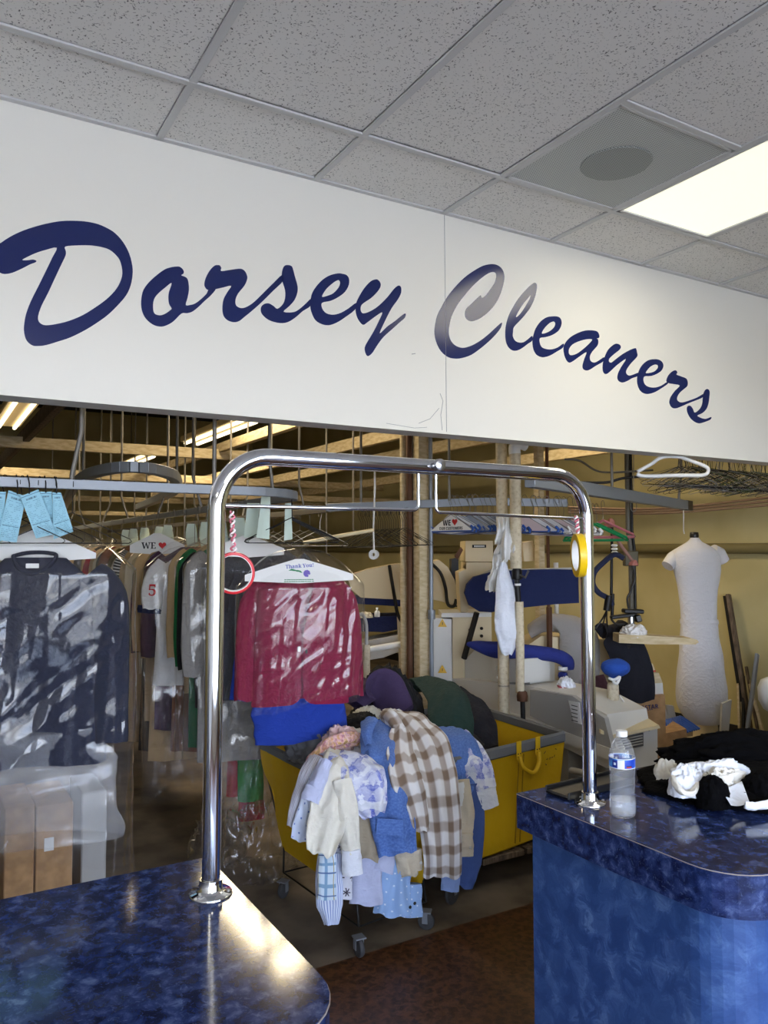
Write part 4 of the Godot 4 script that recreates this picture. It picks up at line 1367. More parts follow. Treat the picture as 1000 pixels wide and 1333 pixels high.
	for q in [[Vector3(1.284, 1.851, -3.200), Vector3(1.323, 1.852, -3.200), Vector3(1.320, 1.645, -3.200), Vector3(1.260, 1.652, -3.200)], [Vector3(1.392, 1.804, -3.200), Vector3(1.421, 1.805, -3.200), Vector3(1.429, 1.646, -3.200), Vector3(1.389, 1.639, -3.200)], [Vector3(1.255, 1.806, -3.300), Vector3(1.313, 1.807, -3.300), Vector3(1.303, 1.660, -3.300), Vector3(1.242, 1.653, -3.300)]]:
		single("paper_ticket", leaf(q[0], q[1], q[2], q[3], 0.004), M("ticket_green"), "pale paper slip hanging above the crimson jacket", "ticket", q[3], "paper slips above the crimson jacket")
	single("paper_hanger_cover", cape(0.17, 0.06, 0.03, Transform3D(jb, Vector3(1.313, 1.666, -3.450))), M("paper_white"), "white paper hanger cover behind the red tape roll", "hanger cover", Vector3(1.314, 1.602, -3.450))
	# royal blue garment below the jacket
	var rb := drape([Vector3(1.488, 1.095, -3.270), Vector3(1.492, 0.965, -3.270), Vector3(1.496, 0.862, -3.270), Vector3(1.504, 0.752, -3.270)], [0.36, 0.40, 0.42, 0.40], 0.055, 0.010, 1.6, 91, jb.x, 33, 7)
	single("blue_garment", rb, cloth("royal_cloth", srgb(26, 58, 158)), "royal blue garment showing below the crimson jacket", "garment", Vector3(1.497, 0.760, -3.270))
	single("blue_garment", drape([Vector3(1.287, 1.315, -3.300), Vector3(1.252, 1.116, -3.300), Vector3(1.232, 0.945, -3.300)], [0.08, 0.10, 0.10], 0.02, 0.005, 1.2, 92, jb.x, 17, 6), cloth("royal_cloth"), "royal blue sleeve edge left of the crimson jacket", "sleeve", Vector3(1.232, 0.945, -3.300))
	# team-colour skirts further back
	single("green_garment", drape([Vector3(1.490, 0.811, -3.900), Vector3(1.499, 0.633, -3.900), Vector3(1.513, 0.311, -3.900)], [0.09, 0.12, 0.135], 0.02, 0.006, 1.4, 93, Vector3(0.95, 0, 0.3), 25, 7), cloth("flag_green", srgb(28, 126, 58)), "green garment panel hanging left of the yellow cart", "garment", Vector3(1.513, 0.311, -3.900))
	single("red_garment", drape([Vector3(1.442, 0.748, -3.950), Vector3(1.443, 0.552, -3.950), Vector3(1.440, 0.333, -3.950)], [0.06, 0.075, 0.08], 0.02, 0.006, 1.4, 94, Vector3(0.95, 0, 0.3), 25, 7), cloth("flag_red", srgb(158, 16, 40)), "red garment panel left of the green one", "garment", Vector3(1.440, 0.333, -3.950))
	single("red_garment", drape([Vector3(1.540, 0.455, -3.970), Vector3(1.540, 0.296, -3.970), Vector3(1.545, 0.189, -3.970)], [0.10, 0.13, 0.14], 0.02, 0.004, 1.4, 95, Vector3(0.95, 0, 0.3), 25, 7), cloth("flag_red"), "red garment hem below the green one", "garment", Vector3(1.545, 0.189, -3.970))
	var fb := MB.new()
	fb.add(bag_mesh(0.10, 0.15, 0.62, 0.09, 97, 1.2), Transform3D(Basis(Vector3.UP, -0.3), Vector3(1.482, 0.873, -3.880)))
	single("plastic_garment_bag", fb, M("clear_film"), "clear plastic bag round the green garment panel", "garment bag", Vector3(1.485, 0.252, -3.880))
	single("crumpled_plastic", heap(Vector3(1.500, 0.000, -3.798), 0.20, 0.17, 0.33, 98, 0.3, 1.6), M("clear_film"), "crumpled clear plastic on the floor left of the yellow cart", "plastic", Vector3(1.500, 0.000, -3.798))
	single("crumpled_plastic", heap(Vector3(1.387, 0.000, -4.027), 0.15, 0.13, 0.28, 99, 0.8, 1.6), M("clear_film"), "crumpled clear plastic on the floor behind the left chrome post", "plastic", Vector3(1.387, 0.000, -4.027))


func caster(parent: Node3D, at: Vector3, r: float, turn: float) -> void:
	var b := Basis(Vector3.UP, turn)
	var w := MB.new()
	w.lathe([[0.0, -0.012], [r * 0.55, -0.012], [r * 0.6, -0.008], [r * 0.9, -0.011], [r, -0.006], [r, 0.006], [r * 0.9, 0.011], [r * 0.6, 0.008], [r * 0.55, 0.012], [0.0, 0.012]], 24, Transform3D(b * Basis(Vector3.RIGHT, PI / 2), at + Vector3(0, r, 0)))
	var c := MeshInstance3D.new()
	var f := MB.new()
	for s in [-1.0, 1.0]:
		f.cbox(at + b * Vector3(0.004, r * 1.45, s * 0.017), Vector3(0.024, r * 1.3, 0.003), 0.001, b)
	f.cbox(at + Vector3(0, r * 2.1, 0), Vector3(0.045, 0.006, 0.045), 0.001, b)
	var fk := part(parent, "caster", f, M("galvanised"))
	part(fk, "wheel", w, M("caster_rubber", srgb(62, 62, 64), 0.6))


# canvas between four corners (top a-b, bottom d-c), sagging a little, with an inner face
func canvas(a: Vector3, b: Vector3, c: Vector3, d: Vector3, bow: float, sd: int, amp := 0.010) -> MB:
	var mb := MB.new()
	var nn := (b - a).cross(d - a).normalized()
	for s in [0.0, 0.005]:
		var pts := PackedVector3Array()
		var nu := 25
		var nv := 19
		for j in nv:
			for i in nu:
				var u := float(i) / (nu - 1)
				var v := float(j) / (nv - 1)
				var q := fnoise.get_noise_3d(u * 60.0 + v * 45.0 + sd * 20.0, v * 30.0 - u * 25.0, sd * 5.0)
				pts.append(a.lerp(b, u).lerp(d.lerp(c, u), v) + nn * (bow * sin(PI * u) * sin(PI * minf(v * 1.2, 1.0)) + amp * q * sin(PI * minf(v + 0.05, 1.0)) * 2.0 - s))
		mb.grid(pts, nu, nv)
	return mb


func carts() -> void:
	var yel := M("yellow_canvas", srgb(214, 172, 20), 0.55)
	yel.normal_enabled = true
	yel.normal_texture = normal_tex(FastNoiseLite.TYPE_SIMPLEX_SMOOTH, 0.02, 4, 3.0, 71)
	yel.normal_scale = 0.4
	tri_map(yel, 1.2)
	var rim := M("grey_webbing", srgb(104, 106, 108), 0.8)
	# ---- wire-framed bag cart
	var y := 0.66
	var t := thing("laundry_cart", "yellow bag cart on a thin black wire frame heaped with shirts", "cart", Vector3(1.7, 0, -3.2))
	var tc := [Vector3(1.47, y, -3.66), Vector3(1.515, y, -2.80), Vector3(1.935, y, -2.80), Vector3(1.93, y, -3.66)]
	var bc := [Vector3(1.515, 0.20, -3.48), Vector3(1.56, 0.19, -2.86), Vector3(1.88, 0.19, -2.86), Vector3(1.88, 0.20, -3.48)]
	for k in 4:
		var n := (k + 1) % 4
		part(t, "canvas_side", canvas(tc[k], tc[n], bc[n], bc[k], 0.015, k + 3, 0.016), yel)
		var rm := MB.new()
		rm.bar(tc[k] + Vector3(0, -0.012, 0), tc[n] + Vector3(0, -0.012, 0), 0.020, 0.046, Vector3.UP, 0.008)
		part(t, "rim_band", rm, rim)
	part(t, "canvas_bottom", canvas(bc[0], bc[1], bc[2], bc[3], 0.0, 9, 0.004), yel)
	var fc := [Vector3(1.49, 0.115, -3.43), Vector3(1.535, 0.115, -2.79), Vector3(1.886, 0.115, -2.84), Vector3(1.886, 0.115, -3.45)]
	for k in 4:
		var wr := MB.new()
		wr.tube(PackedVector3Array([fc[k], fc[(k + 1) % 4]]), 0.004, 8)
		part(t, "base_wire", wr, M("black_iron"))
		var up := MB.new()
		up.tube(PackedVector3Array([fc[k], bc[k] + Vector3(0, 0.02, 0), tc[k] + Vector3(0, -0.03, 0)]), 0.005, 8)
		part(t, "upright_wire", up, M("black_iron"))
		caster(t, Vector3(fc[k].x, 0, fc[k].z), 0.036, 0.6 + k * 0.9)
	# ---- canvas truck on a wooden dolly
	var u := thing("laundry_cart", "large yellow canvas truck on a wooden dolly holding dark clothes", "cart", Vector3(2.45, 0, -3.4))
	var p := [Vector3(2.01, y, -3.87), Vector3(2.005, y, -2.90), Vector3(2.868, y, -3.035), Vector3(2.897, y, -3.873)]
	var q := [Vector3(2.06, 0.17, -3.84), Vector3(2.06, 0.17, -2.95), Vector3(2.83, 0.17, -3.07), Vector3(2.85, 0.17, -3.84)]
	for k in 4:
		var n := (k + 1) % 4
		part(u, "canvas_side", canvas(p[k], p[n], q[n], q[k], 0.012, k + 13, 0.012), yel)
		var rm := MB.new()
		rm.bar(p[k] + Vector3(0, -0.015, 0), p[n] + Vector3(0, -0.015, 0), 0.022, 0.055, Vector3.UP, 0.009)
		part(u, "rim_band", rm, rim)
	part(u, "canvas_bottom", canvas(q[0], q[1], q[2], q[3], 0.0, 19, 0.004), yel)
	var face := (p[2] as Vector3) - (p[1] as Vector3)
	var fx := face.normalized()
	var fz := fx.cross(Vector3.UP)
	var fb := Basis(fx, Vector3.UP, fz)
	var sm := MB.new()
	for s in [-0.017, 0.017]:
		var top: Vector3 = (p[1] as Vector3).lerp(p[2], 0.60) + fx * s + fz * 0.012
		sm.bar(top + Vector3(0, -0.045, 0), top + Vector3(0, -0.47, 0) + fz * -0.03, 0.004, 0.006, fz, 0.001)
	part(u, "seam_strip", sm, M("yellow_seam", srgb(158, 124, 22), 0.7))
	# handle: two riveted tabs and a loop
	for k in 2:
		var tb := MB.new()
		var f: float = [0.575, 0.735][k]
		var c := (p[1] as Vector3).lerp(p[2], f) + fz * 0.016
		tb.cbox(c + Vector3(0, -0.022, 0), Vector3(0.034, 0.085, 0.006), 0.002, fb)
		var pt := part(u, "handle_tab", tb, yel)
		for s in 4:
			var rv := MB.new()
			rv.lathe([[0.0, 0.003], [0.003, 0.002], [0.0035, 0.0]], 8, Transform3D(fb * Basis(Vector3.RIGHT, PI / 2), c + fb * Vector3(-0.008 + 0.016 * (s % 2), -0.038 - 0.014 * (s / 2), 0.003)))
			part(pt, "rivet", rv, M("black_iron"))
	var lp := MB.new()
	var la := (p[1] as Vector3).lerp(p[2], 0.575) + fz * 0.02 + Vector3(0, -0.05, 0)
	var lb := (p[1] as Vector3).lerp(p[2], 0.735) + fz * 0.02 + Vector3(0, -0.05, 0)
	lp.tube(curve([la, la + fx * 0.01 + Vector3(0, -0.05, 0) + fz * 0.012, la.lerp(lb, 0.5) + Vector3(0, -0.085, 0) + fz * 0.025, lb - fx * 0.012 + Vector3(0, -0.05, 0) + fz * 0.012, lb], 6), 0.011, 8)
	part(u, "handle_loop", lp, yel)
	var mk := MB.new()
	for m in [[0.80, -0.065, 0.6, 0.018], [0.90, -0.062, -0.5, 0.012], [0.82, -0.10, 0.1, 0.012], [0.845, -0.10, 1.2, 0.012], [0.865, -0.098, 0.2, 0.014], [0.885, -0.094, 1.0, 0.012], [0.81, -0.125, -0.6, 0.012]]:
		mk.cbox((p[1] as Vector3).lerp(p[2], m[0]) + Vector3(0, m[1], 0) + fz * 0.0125, Vector3(m[3], 0.004, 0.001), 0.0003, fb * Basis(Vector3.BACK, m[2]))
	part(u, "stencil_mark", mk, M("printed_black"))
	for k in 3:
		var pl := MB.new()
		pl.cbox(Vector3(2.17 + k * 0.27, 0.135, -3.42), Vector3(0.25, 0.03, 0.84), 0.004)
		part(u, "dolly_plank", pl, M("weathered_timber"))
	for k in 4:
		caster(u, Vector3([2.12, 2.70][k % 2], 0, [-2.98, -3.72][k / 2]), 0.052, 0.4 + k)

const ACROSS := Vector3(0.86, 0.0, 0.51)


func hung(called: String, label: String, cat: String, spine: Array, widths: Array, m: Material, sd: int, folds := 1.6, amp := 0.012, thick := 0.010, side := ACROSS, uvs := Vector2(1, 1)) -> Node3D:
	var t := thing(called, label, cat, spine[-1])
	part(t, "cloth", drape(spine, widths, thick, amp, folds, sd, side, 41, 9, uvs), m)
	return t


# band of cloth that closes a sleeve, with a button
func cuff(t: Node3D, a: Vector3, b: Vector3, w0: float, w1: float, m: Material, sd: int, button := true, side := ACROSS) -> void:
	var c := part(t, "cuff", drape([a, a.lerp(b, 0.5), b], [w0, (w0 + w1) / 2, w1], 0.019, 0.003, 1.0, sd, side, 33, 6, Vector2(0.4, 0.2)), m)
	if button:
		var mb := MB.new()
		mb.lathe([[0.0, 0.003], [0.005, 0.003], [0.006, 0.001], [0.006, 0.0]], 12, Transform3D(Basis(Vector3.RIGHT, PI / 2), a.lerp(b, 0.55) + side * (w0 * 0.25) + Vector3(-0.008, 0, 0.026)))
		part(c, "button", mb, M("white_plastic"))


func clothes_pile() -> void:
	var cham := cloth("chambray", Color.WHITE)
	cham.albedo_texture = ntex(FastNoiseLite.TYPE_SIMPLEX_SMOOTH, 0.12, 3, [srgb(70, 104, 176), srgb(102, 136, 202)], [0.2, 0.8], 81, 256)
	tri_map(cham, 3.0, false)
	var plaid := paint(64, 64, srgb(226, 224, 222))
	for x in 64:
		for y in 64:
			var f := (0.5 - 0.5 * cos(x / 64.0 * TAU)) ** 1.6
			var g := (0.5 - 0.5 * cos(y / 64.0 * TAU)) ** 1.6
			plaid.set_pixel(x, y, srgb(228, 227, 228).lerp(srgb(128, 108, 92), clampf(smoothstep(0.25, 0.7, f) * 0.55 + smoothstep(0.25, 0.7, g) * 0.45, 0, 1)))
	var plm := cloth("brown_plaid", Color.WHITE, plaid, Vector3(1, 1, 1))
	var flo := cloth("blue_floral", Color.WHITE)
	flo.albedo_texture = ntex(FastNoiseLite.TYPE_SIMPLEX_SMOOTH, 0.012, 5, [srgb(236, 238, 246), srgb(226, 230, 244), srgb(84, 96, 190), srgb(150, 160, 220), srgb(70, 84, 178)], [0.0, 0.56, 0.62, 0.72, 0.9], 82, 512, 40.0)
	tri_map(flo, 2.2, false)
	var pinkf := cloth("pink_floral", Color.WHITE)
	pinkf.albedo_texture = ntex(FastNoiseLite.TYPE_SIMPLEX_SMOOTH, 0.03, 4, [srgb(120, 70, 110), srgb(214, 150, 150), srgb(232, 206, 206), srgb(214, 160, 84), srgb(150, 120, 70)], [0.2, 0.38, 0.55, 0.68, 0.85], 83, 256, 20.0)
	tri_map(pinkf, 3.5, false)
	var dot := paint(32, 32, srgb(150, 182, 228))
	for k in [[8, 8], [24, 24]]:
		dot.fill_rect(Rect2i(k[0] - 2, k[1] - 2, 4, 4), srgb(222, 232, 246))
	var dotm := cloth("dotted_blue", Color.WHITE, dot, Vector3(14, 14, 1))
	var ndot := paint(32, 32, srgb(206, 216, 238))
	for k in [[8, 8], [24, 24]]:
		ndot.fill_rect(Rect2i(k[0] - 2, k[1] - 2, 4, 4), srgb(96, 120, 190))
	var ndm := cloth("pale_dotted", Color.WHITE, ndot, Vector3(14, 14, 1))
	var pin := paint(32, 8, srgb(196, 196, 206))
	for k in 4:
		pin.fill_rect(Rect2i(k * 8, 0, 3, 8), srgb(148, 148, 164))
	var pinm := cloth("grey_pinstripe", Color.WHITE, pin, Vector3(10, 1, 1))
	var bst := paint(32, 8, srgb(216, 224, 242))
	for k in 4:
		bst.fill_rect(Rect2i(k * 8, 0, 2, 8), srgb(96, 122, 190))
	var bsm := cloth("blue_stripe", Color.WHITE, bst, Vector3(7, 1, 1))
	var chk := paint(32, 32, srgb(206, 222, 236))
	chk.fill_rect(Rect2i(4, 0, 5, 32), srgb(130, 166, 200))
	chk.fill_rect(Rect2i(0, 6, 32, 5), srgb(130, 166, 200))
	chk.fill_rect(Rect2i(20, 0, 2, 32), srgb(176, 160, 120))
	chk.fill_rect(Rect2i(0, 22, 32, 2), srgb(84, 110, 160))
	var chm := cloth("blue_check", Color.WHITE, chk, Vector3(6, 6, 1))
	var palm := paint(64, 64, srgb(208, 210, 222))
	for c in [[14, 16], [46, 14], [30, 44], [58, 48]]:
		for k in 7:
			var a := k * TAU / 7
			for s in range(0, 10):
				palm.fill_rect(Rect2i(clampi(c[0] + int(cos(a) * s), 0, 62), clampi(c[1] + int(sin(a) * s), 0, 62), 2, 2), srgb(52, 48, 64))
	var pam := cloth("palm_print", Color.WHITE, palm, Vector3(3, 2, 1))
	var cream := cloth("ivory_linen", srgb(226, 222, 210))
	var white := cloth("bright_white_cotton", srgb(226, 230, 240))
	var beige := cloth("beige_cotton", srgb(206, 194, 172))
	var khaki := cloth("khaki_cotton", srgb(168, 156, 136))
	var lav := cloth("lavender_cotton", srgb(190, 196, 226))
	var den := cloth("denim", srgb(66, 90, 150))

	# ---- heaped in the cart
	single("grey_sweatshirt", heap(Vector3(1.579, 0.654, -3.300), 0.125, 0.12, 0.15, 101, 0.2, 1.5), cloth("sweat_grey", srgb(98, 100, 106)), "rumpled grey sweatshirt heaped at the back of the bag cart", "sweatshirt", Vector3(1.579, 0.654, -3.300))
	single("white_shirt", heap(Vector3(1.73, 0.50, -3.16), 0.18, 0.32, 0.27, 102, 0.1, 0.6), white, "white shirt buried under the other shirts in the bag cart", "shirt", Vector3(1.72, 0.60, -3.12))
	single("pink_blouse", heap(Vector3(1.631, 0.734, -3.120), 0.075, 0.07, 0.085, 103, 0.0, 1.5), cloth("pale_pink", srgb(222, 190, 192)), "pale pink crumpled blouse above the floral scarf", "blouse", Vector3(1.631, 0.734, -3.120))
	single("floral_scarf", drape([Vector3(1.674, 0.776, -3.050), Vector3(1.588, 0.784, -3.030), Vector3(1.507, 0.762, -3.030), Vector3(1.445, 0.722, -3.020), Vector3(1.418, 0.692, -3.000)], [0.06, 0.075, 0.07, 0.04, 0.02], 0.022, 0.012, 2.4, 104, Vector3(0.2, 1, 0.2), 33, 8), pinkf, "multicoloured floral scarf over the side of the bag cart", "scarf", Vector3(1.418, 0.692, -3.000))
	single("black_garment", heap(Vector3(1.855, 0.744, -3.350), 0.10, 0.08, 0.075, 105, 0.3, 1.0), cloth("black_cloth"), "black garment at the back of the bag cart below the crimson jacket", "garment", Vector3(1.855, 0.744, -3.350))
	single("cream_garment", heap(Vector3(1.974, 0.751, -3.500), 0.09, 0.06, 0.06, 106, 0.3, 1.2), cream, "cream garment lying between the bag cart and the dark clothes", "garment", Vector3(1.974, 0.751, -3.500))
	# ---- hanging over the left side
	var t := hung("pinstripe_shirt", "grey pinstripe sleeve hanging over the left side of the bag cart", "shirt", [Vector3(1.426, 0.756, -2.950), Vector3(1.368, 0.714, -2.900), Vector3(1.325, 0.621, -2.880), Vector3(1.299, 0.513, -2.880)], [0.06, 0.07, 0.075, 0.07], pinm, 111, 1.5, 0.008, 0.011, ACROSS, Vector2(1, 1))
	t = hung("dotted_shirt", "pale blue dotted shirt tail hanging over the left side of the bag cart", "shirt", [Vector3(1.409, 0.733, -2.860), Vector3(1.359, 0.656, -2.840), Vector3(1.329, 0.560, -2.830), Vector3(1.319, 0.477, -2.830)], [0.05, 0.075, 0.095, 0.115], ndm, 112, 1.8, 0.012, 0.011, ACROSS, Vector2(0.4, 0.4))
	t = hung("light_blue_sleeve", "light blue sleeve with open cuff on the left of the pile", "shirt", [Vector3(1.416, 0.766, -2.840), Vector3(1.376, 0.711, -2.820), Vector3(1.344, 0.668, -2.800)], [0.05, 0.065, 0.068], lav, 113, 1.2, 0.006, 0.022)
	cuff(t, Vector3(1.345, 0.686, -2.797), Vector3(1.319, 0.637, -2.790), 0.072, 0.076, lav, 114, false)
	# ---- hanging over the front, lower layer first
	t = hung("striped_shirt", "blue striped shirt tail hanging lowest at the front of the pile", "shirt", [Vector3(1.413, 0.422, -2.800), Vector3(1.402, 0.311, -2.790), Vector3(1.403, 0.227, -2.780), Vector3(1.407, 0.160, -2.780)], [0.09, 0.11, 0.10, 0.055], bsm, 115, 1.4, 0.006, 0.010)
	t = hung("checked_shirt", "blue checked cuff beside the palm print shirt", "shirt", [Vector3(1.378, 0.467, -2.770), Vector3(1.383, 0.382, -2.765), Vector3(1.377, 0.267, -2.760)], [0.06, 0.068, 0.072], chm, 116, 1.0, 0.004, 0.012, ACROSS, Vector2(0.5, 0.5))
	t = hung("palm_print_shirt", "grey shirt hem printed with dark palm trees", "shirt", [Vector3(1.470, 0.460, -2.785), Vector3(1.463, 0.360, -2.780), Vector3(1.451, 0.248, -2.775)], [0.07, 0.075, 0.072], pam, 117, 1.0, 0.004, 0.012, ACROSS, Vector2(0.6, 1))
	t = hung("lavender_shirt", "pale lavender shirt tail hanging in the middle of the pile", "shirt", [Vector3(1.585, 0.479, -2.800), Vector3(1.572, 0.334, -2.790), Vector3(1.559, 0.198, -2.780)], [0.11, 0.125, 0.128], lav, 118, 1.6, 0.008, 0.012)
	t = hung("polka_dot_shirt", "sky blue dotted shirt with dark cuff buttons at the bottom", "shirt", [Vector3(1.723, 0.426, -2.790), Vector3(1.695, 0.282, -2.780), Vector3(1.674, 0.133, -2.770)], [0.12, 0.135, 0.15], dotm, 119, 2.0, 0.014, 0.014, ACROSS, Vector2(0.5, 0.5))
	for q in [Vector3(1.739, 0.165, -2.735), Vector3(1.761, 0.175, -2.735)]:
		var mb := MB.new()
		mb.lathe([[0.0, 0.004], [0.006, 0.003], [0.0065, 0.0]], 12, Transform3D(Basis(Vector3.RIGHT, PI / 2), q))
		part(t, "button", mb, M("black_plastic"))
	cuff(t, Vector3(1.766, 0.242, -2.765), Vector3(1.752, 0.118, -2.755), 0.085, 0.098, dotm, 120, false)
	t = hung("khaki_shirt", "khaki shirt hanging behind the blue chambray shirt", "shirt", [Vector3(1.587, 0.633, -2.790), Vector3(1.571, 0.489, -2.775), Vector3(1.547, 0.382, -2.770)], [0.10, 0.12, 0.11], khaki, 121, 1.7, 0.012, 0.014)
	t = hung("beige_shirt", "beige sleeve hanging left of the plaid shirt hem", "shirt", [Vector3(1.705, 0.500, -2.760), Vector3(1.724, 0.378, -2.750), Vector3(1.739, 0.285, -2.745)], [0.08, 0.095, 0.075], beige, 122, 1.3, 0.010, 0.014)
	cuff(t, Vector3(1.769, 0.387, -2.740), Vector3(1.769, 0.307, -2.735), 0.05, 0.052, beige, 123)
	t = hung("white_cuff_shirt", "white cuff poking out below the blue chambray shirt", "shirt", [Vector3(1.632, 0.465, -2.770), Vector3(1.640, 0.391, -2.760), Vector3(1.619, 0.325, -2.755)], [0.04, 0.07, 0.092], lav, 124, 0.8, 0.004, 0.016)
	t = hung("denim_shirt", "denim shirt hanging at the right end of the pile", "shirt", [Vector3(2.128, 0.566, -2.850), Vector3(2.128, 0.405, -2.830), Vector3(2.086, 0.252, -2.820), Vector3(2.045, 0.157, -2.810)], [0.09, 0.11, 0.12, 0.10], den, 125, 1.5, 0.010, 0.014)
	t = hung("pale_blue_shirt", "pale blue shirt tail below the beige cuff", "shirt", [Vector3(2.022, 0.395, -2.820), Vector3(1.997, 0.273, -2.810), Vector3(1.981, 0.152, -2.800)], [0.08, 0.085, 0.075], cloth("mid_blue_cotton", srgb(140, 164, 214)), 126, 1.0, 0.006, 0.012)
	t = hung("beige_shirt", "beige sleeve with buttoned cuff right of the plaid shirt", "shirt", [Vector3(2.050, 0.607, -2.800), Vector3(2.050, 0.482, -2.780), Vector3(2.030, 0.376, -2.770)], [0.06, 0.075, 0.075], beige, 127, 1.2, 0.008, 0.018)
	cuff(t, Vector3(2.030, 0.397, -2.765), Vector3(2.022, 0.304, -2.760), 0.08, 0.086, beige, 128)
	# ---- upper layer
	t = hung("ivory_shirt", "ivory linen shirt with sleeve and white cuff hanging at the front", "shirt", [Vector3(1.522, 0.763, -2.960), Vector3(1.440, 0.733, -2.840), Vector3(1.393, 0.642, -2.760), Vector3(1.358, 0.541, -2.730), Vector3(1.328, 0.459, -2.720)], [0.09, 0.13, 0.15, 0.14, 0.10], cream, 131, 2.4, 0.016, 0.010)
	part(t, "sleeve", drape([Vector3(1.446, 0.707, -2.760), Vector3(1.440, 0.590, -2.710), Vector3(1.454, 0.439, -2.705)], [0.075, 0.085, 0.072], 0.016, 0.010, 1.6, 132, ACROSS, 33, 8), cream)
	cuff(t, Vector3(1.451, 0.458, -2.700), Vector3(1.458, 0.365, -2.700), 0.072, 0.078, white, 133, false)
	t = hung("blue_floral_shirt", "white shirt with large blue flowers lying on the pile", "shirt", [Vector3(1.517, 0.744, -3.020), Vector3(1.523, 0.758, -2.880), Vector3(1.528, 0.709, -2.760), Vector3(1.540, 0.629, -2.720), Vector3(1.555, 0.564, -2.710)], [0.10, 0.16, 0.19, 0.15, 0.09], flo, 134, 2.4, 0.014, 0.010)
	t = hung("chambray_shirt", "blue chambray shirt with buttoned pocket flap hanging at the front", "shirt", [Vector3(1.788, 0.827, -3.100), Vector3(1.735, 0.798, -2.970), Vector3(1.675, 0.749, -2.830), Vector3(1.627, 0.645, -2.720), Vector3(1.634, 0.518, -2.690), Vector3(1.648, 0.408, -2.685)], [0.13, 0.17, 0.18, 0.165, 0.17, 0.155], cham, 135, 2.6, 0.018, 0.011)
	var fl := MB.new()
	fl.cbox(Vector3(1.598, 0.529, -2.655), Vector3(0.105, 0.062, 0.004), 0.002, Basis(Vector3.UP, -0.53) * Basis(Vector3.BACK, -0.06))
	var flp := part(t, "pocket_flap", fl, cham)
	var fbm := MB.new()
	fbm.lathe([[0.0, 0.004], [0.006, 0.004], [0.0075, 0.002], [0.0075, 0.0]], 14, Transform3D(Basis(Vector3.UP, -0.53) * Basis(Vector3.RIGHT, PI / 2), Vector3(1.634, 0.521, -2.650)))
	part(flp, "button", fbm, M("white_plastic"))
	part(t, "collar", drape([Vector3(1.749, 0.852, -3.060), Vector3(1.680, 0.828, -2.980), Vector3(1.642, 0.779, -2.900)], [0.06, 0.05, 0.03], 0.012, 0.004, 1.0, 136, ACROSS, 25, 6), cham)
	t = hung("chambray_shirt", "blue chambray shirt lying behind the plaid shirt", "shirt", [Vector3(2.186, 0.744, -3.150), Vector3(2.160, 0.729, -3.020), Vector3(2.139, 0.667, -2.920), Vector3(2.117, 0.577, -2.880), Vector3(2.092, 0.517, -2.870)], [0.12, 0.17, 0.18, 0.15, 0.13], cham, 137, 2.2, 0.014, 0.011)
	t = hung("plaid_shirt", "brown and white plaid flannel shirt draped over the pile", "shirt", [Vector3(1.904, 0.852, -3.160), Vector3(1.895, 0.833, -3.000), Vector3(1.879, 0.774, -2.840), Vector3(1.848, 0.672, -2.720), Vector3(1.846, 0.529, -2.680), Vector3(1.849, 0.394, -2.670), Vector3(1.852, 0.282, -2.670)], [0.10, 0.17, 0.20, 0.19, 0.17, 0.16, 0.15], plm, 138, 3.2, 0.020, 0.011, ACROSS, Vector2(9, 9))
	part(t, "sleeve", drape([Vector3(1.818, 0.820, -2.940), Vector3(1.738, 0.747, -2.800), Vector3(1.698, 0.686, -2.690), Vector3(1.718, 0.600, -2.665), Vector3(1.743, 0.492, -2.660)], [0.08, 0.12, 0.13, 0.10, 0.07], 0.018, 0.016, 2.6, 139, ACROSS, 33, 8, Vector2(5, 5)), plm)
	part(t, "collar", drape([Vector3(1.836, 0.849, -3.100), Vector3(1.820, 0.858, -3.020), Vector3(1.824, 0.817, -2.950)], [0.06, 0.07, 0.05], 0.022, 0.008, 1.6, 140, Vector3(0.3, 1, 0.2), 25, 6, Vector2(2, 2)), plm)
	t = hung("floral_sleeve_shirt", "white shirt sleeve with blue leaf print and plain cuff at the right", "shirt", [Vector3(2.239, 0.726, -3.080), Vector3(2.204, 0.686, -2.950), Vector3(2.179, 0.624, -2.860), Vector3(2.185, 0.529, -2.830)], [0.08, 0.12, 0.13, 0.12], flo, 141, 1.8, 0.011, 0.022)
	cuff(t, Vector3(2.177, 0.542, -2.825), Vector3(2.194, 0.458, -2.815), 0.115, 0.108, white, 142, false)
	var tg := thing("laundry_tag", "white care tag stapled to the shirts at the right end of the pile", "tag", Vector3(2.018, 0.510, -2.780))
	part(tg, "sheet", leaf(Vector3(1.995, 0.604, -2.780), Vector3(2.043, 0.603, -2.780), Vector3(2.059, 0.505, -2.775), Vector3(1.998, 0.502, -2.775), 0.004), M("paper_white"))
	# ---- dark clothes in the canvas truck
	t = hung("purple_garment", "dark purple garment heaped between the carts", "garment", [Vector3(2.134, 0.743, -3.450), Vector3(2.103, 0.854, -3.550), Vector3(2.042, 0.873, -3.620), Vector3(1.960, 0.798, -3.620)], [0.22, 0.30, 0.28, 0.20], cloth("dusty_purple", srgb(66, 50, 84)), 145, 1.6, 0.014, 0.05, Vector3(0.35, 0.2, 1.0))
	single("black_coat", heap(Vector3(2.18, 0.58, -3.62), 0.17, 0.24, 0.36, 146, 0.3, 0.9), cloth("black_cloth"), "black coat heaped in the canvas truck behind the purple garment", "coat", Vector3(2.18, 0.58, -3.62))
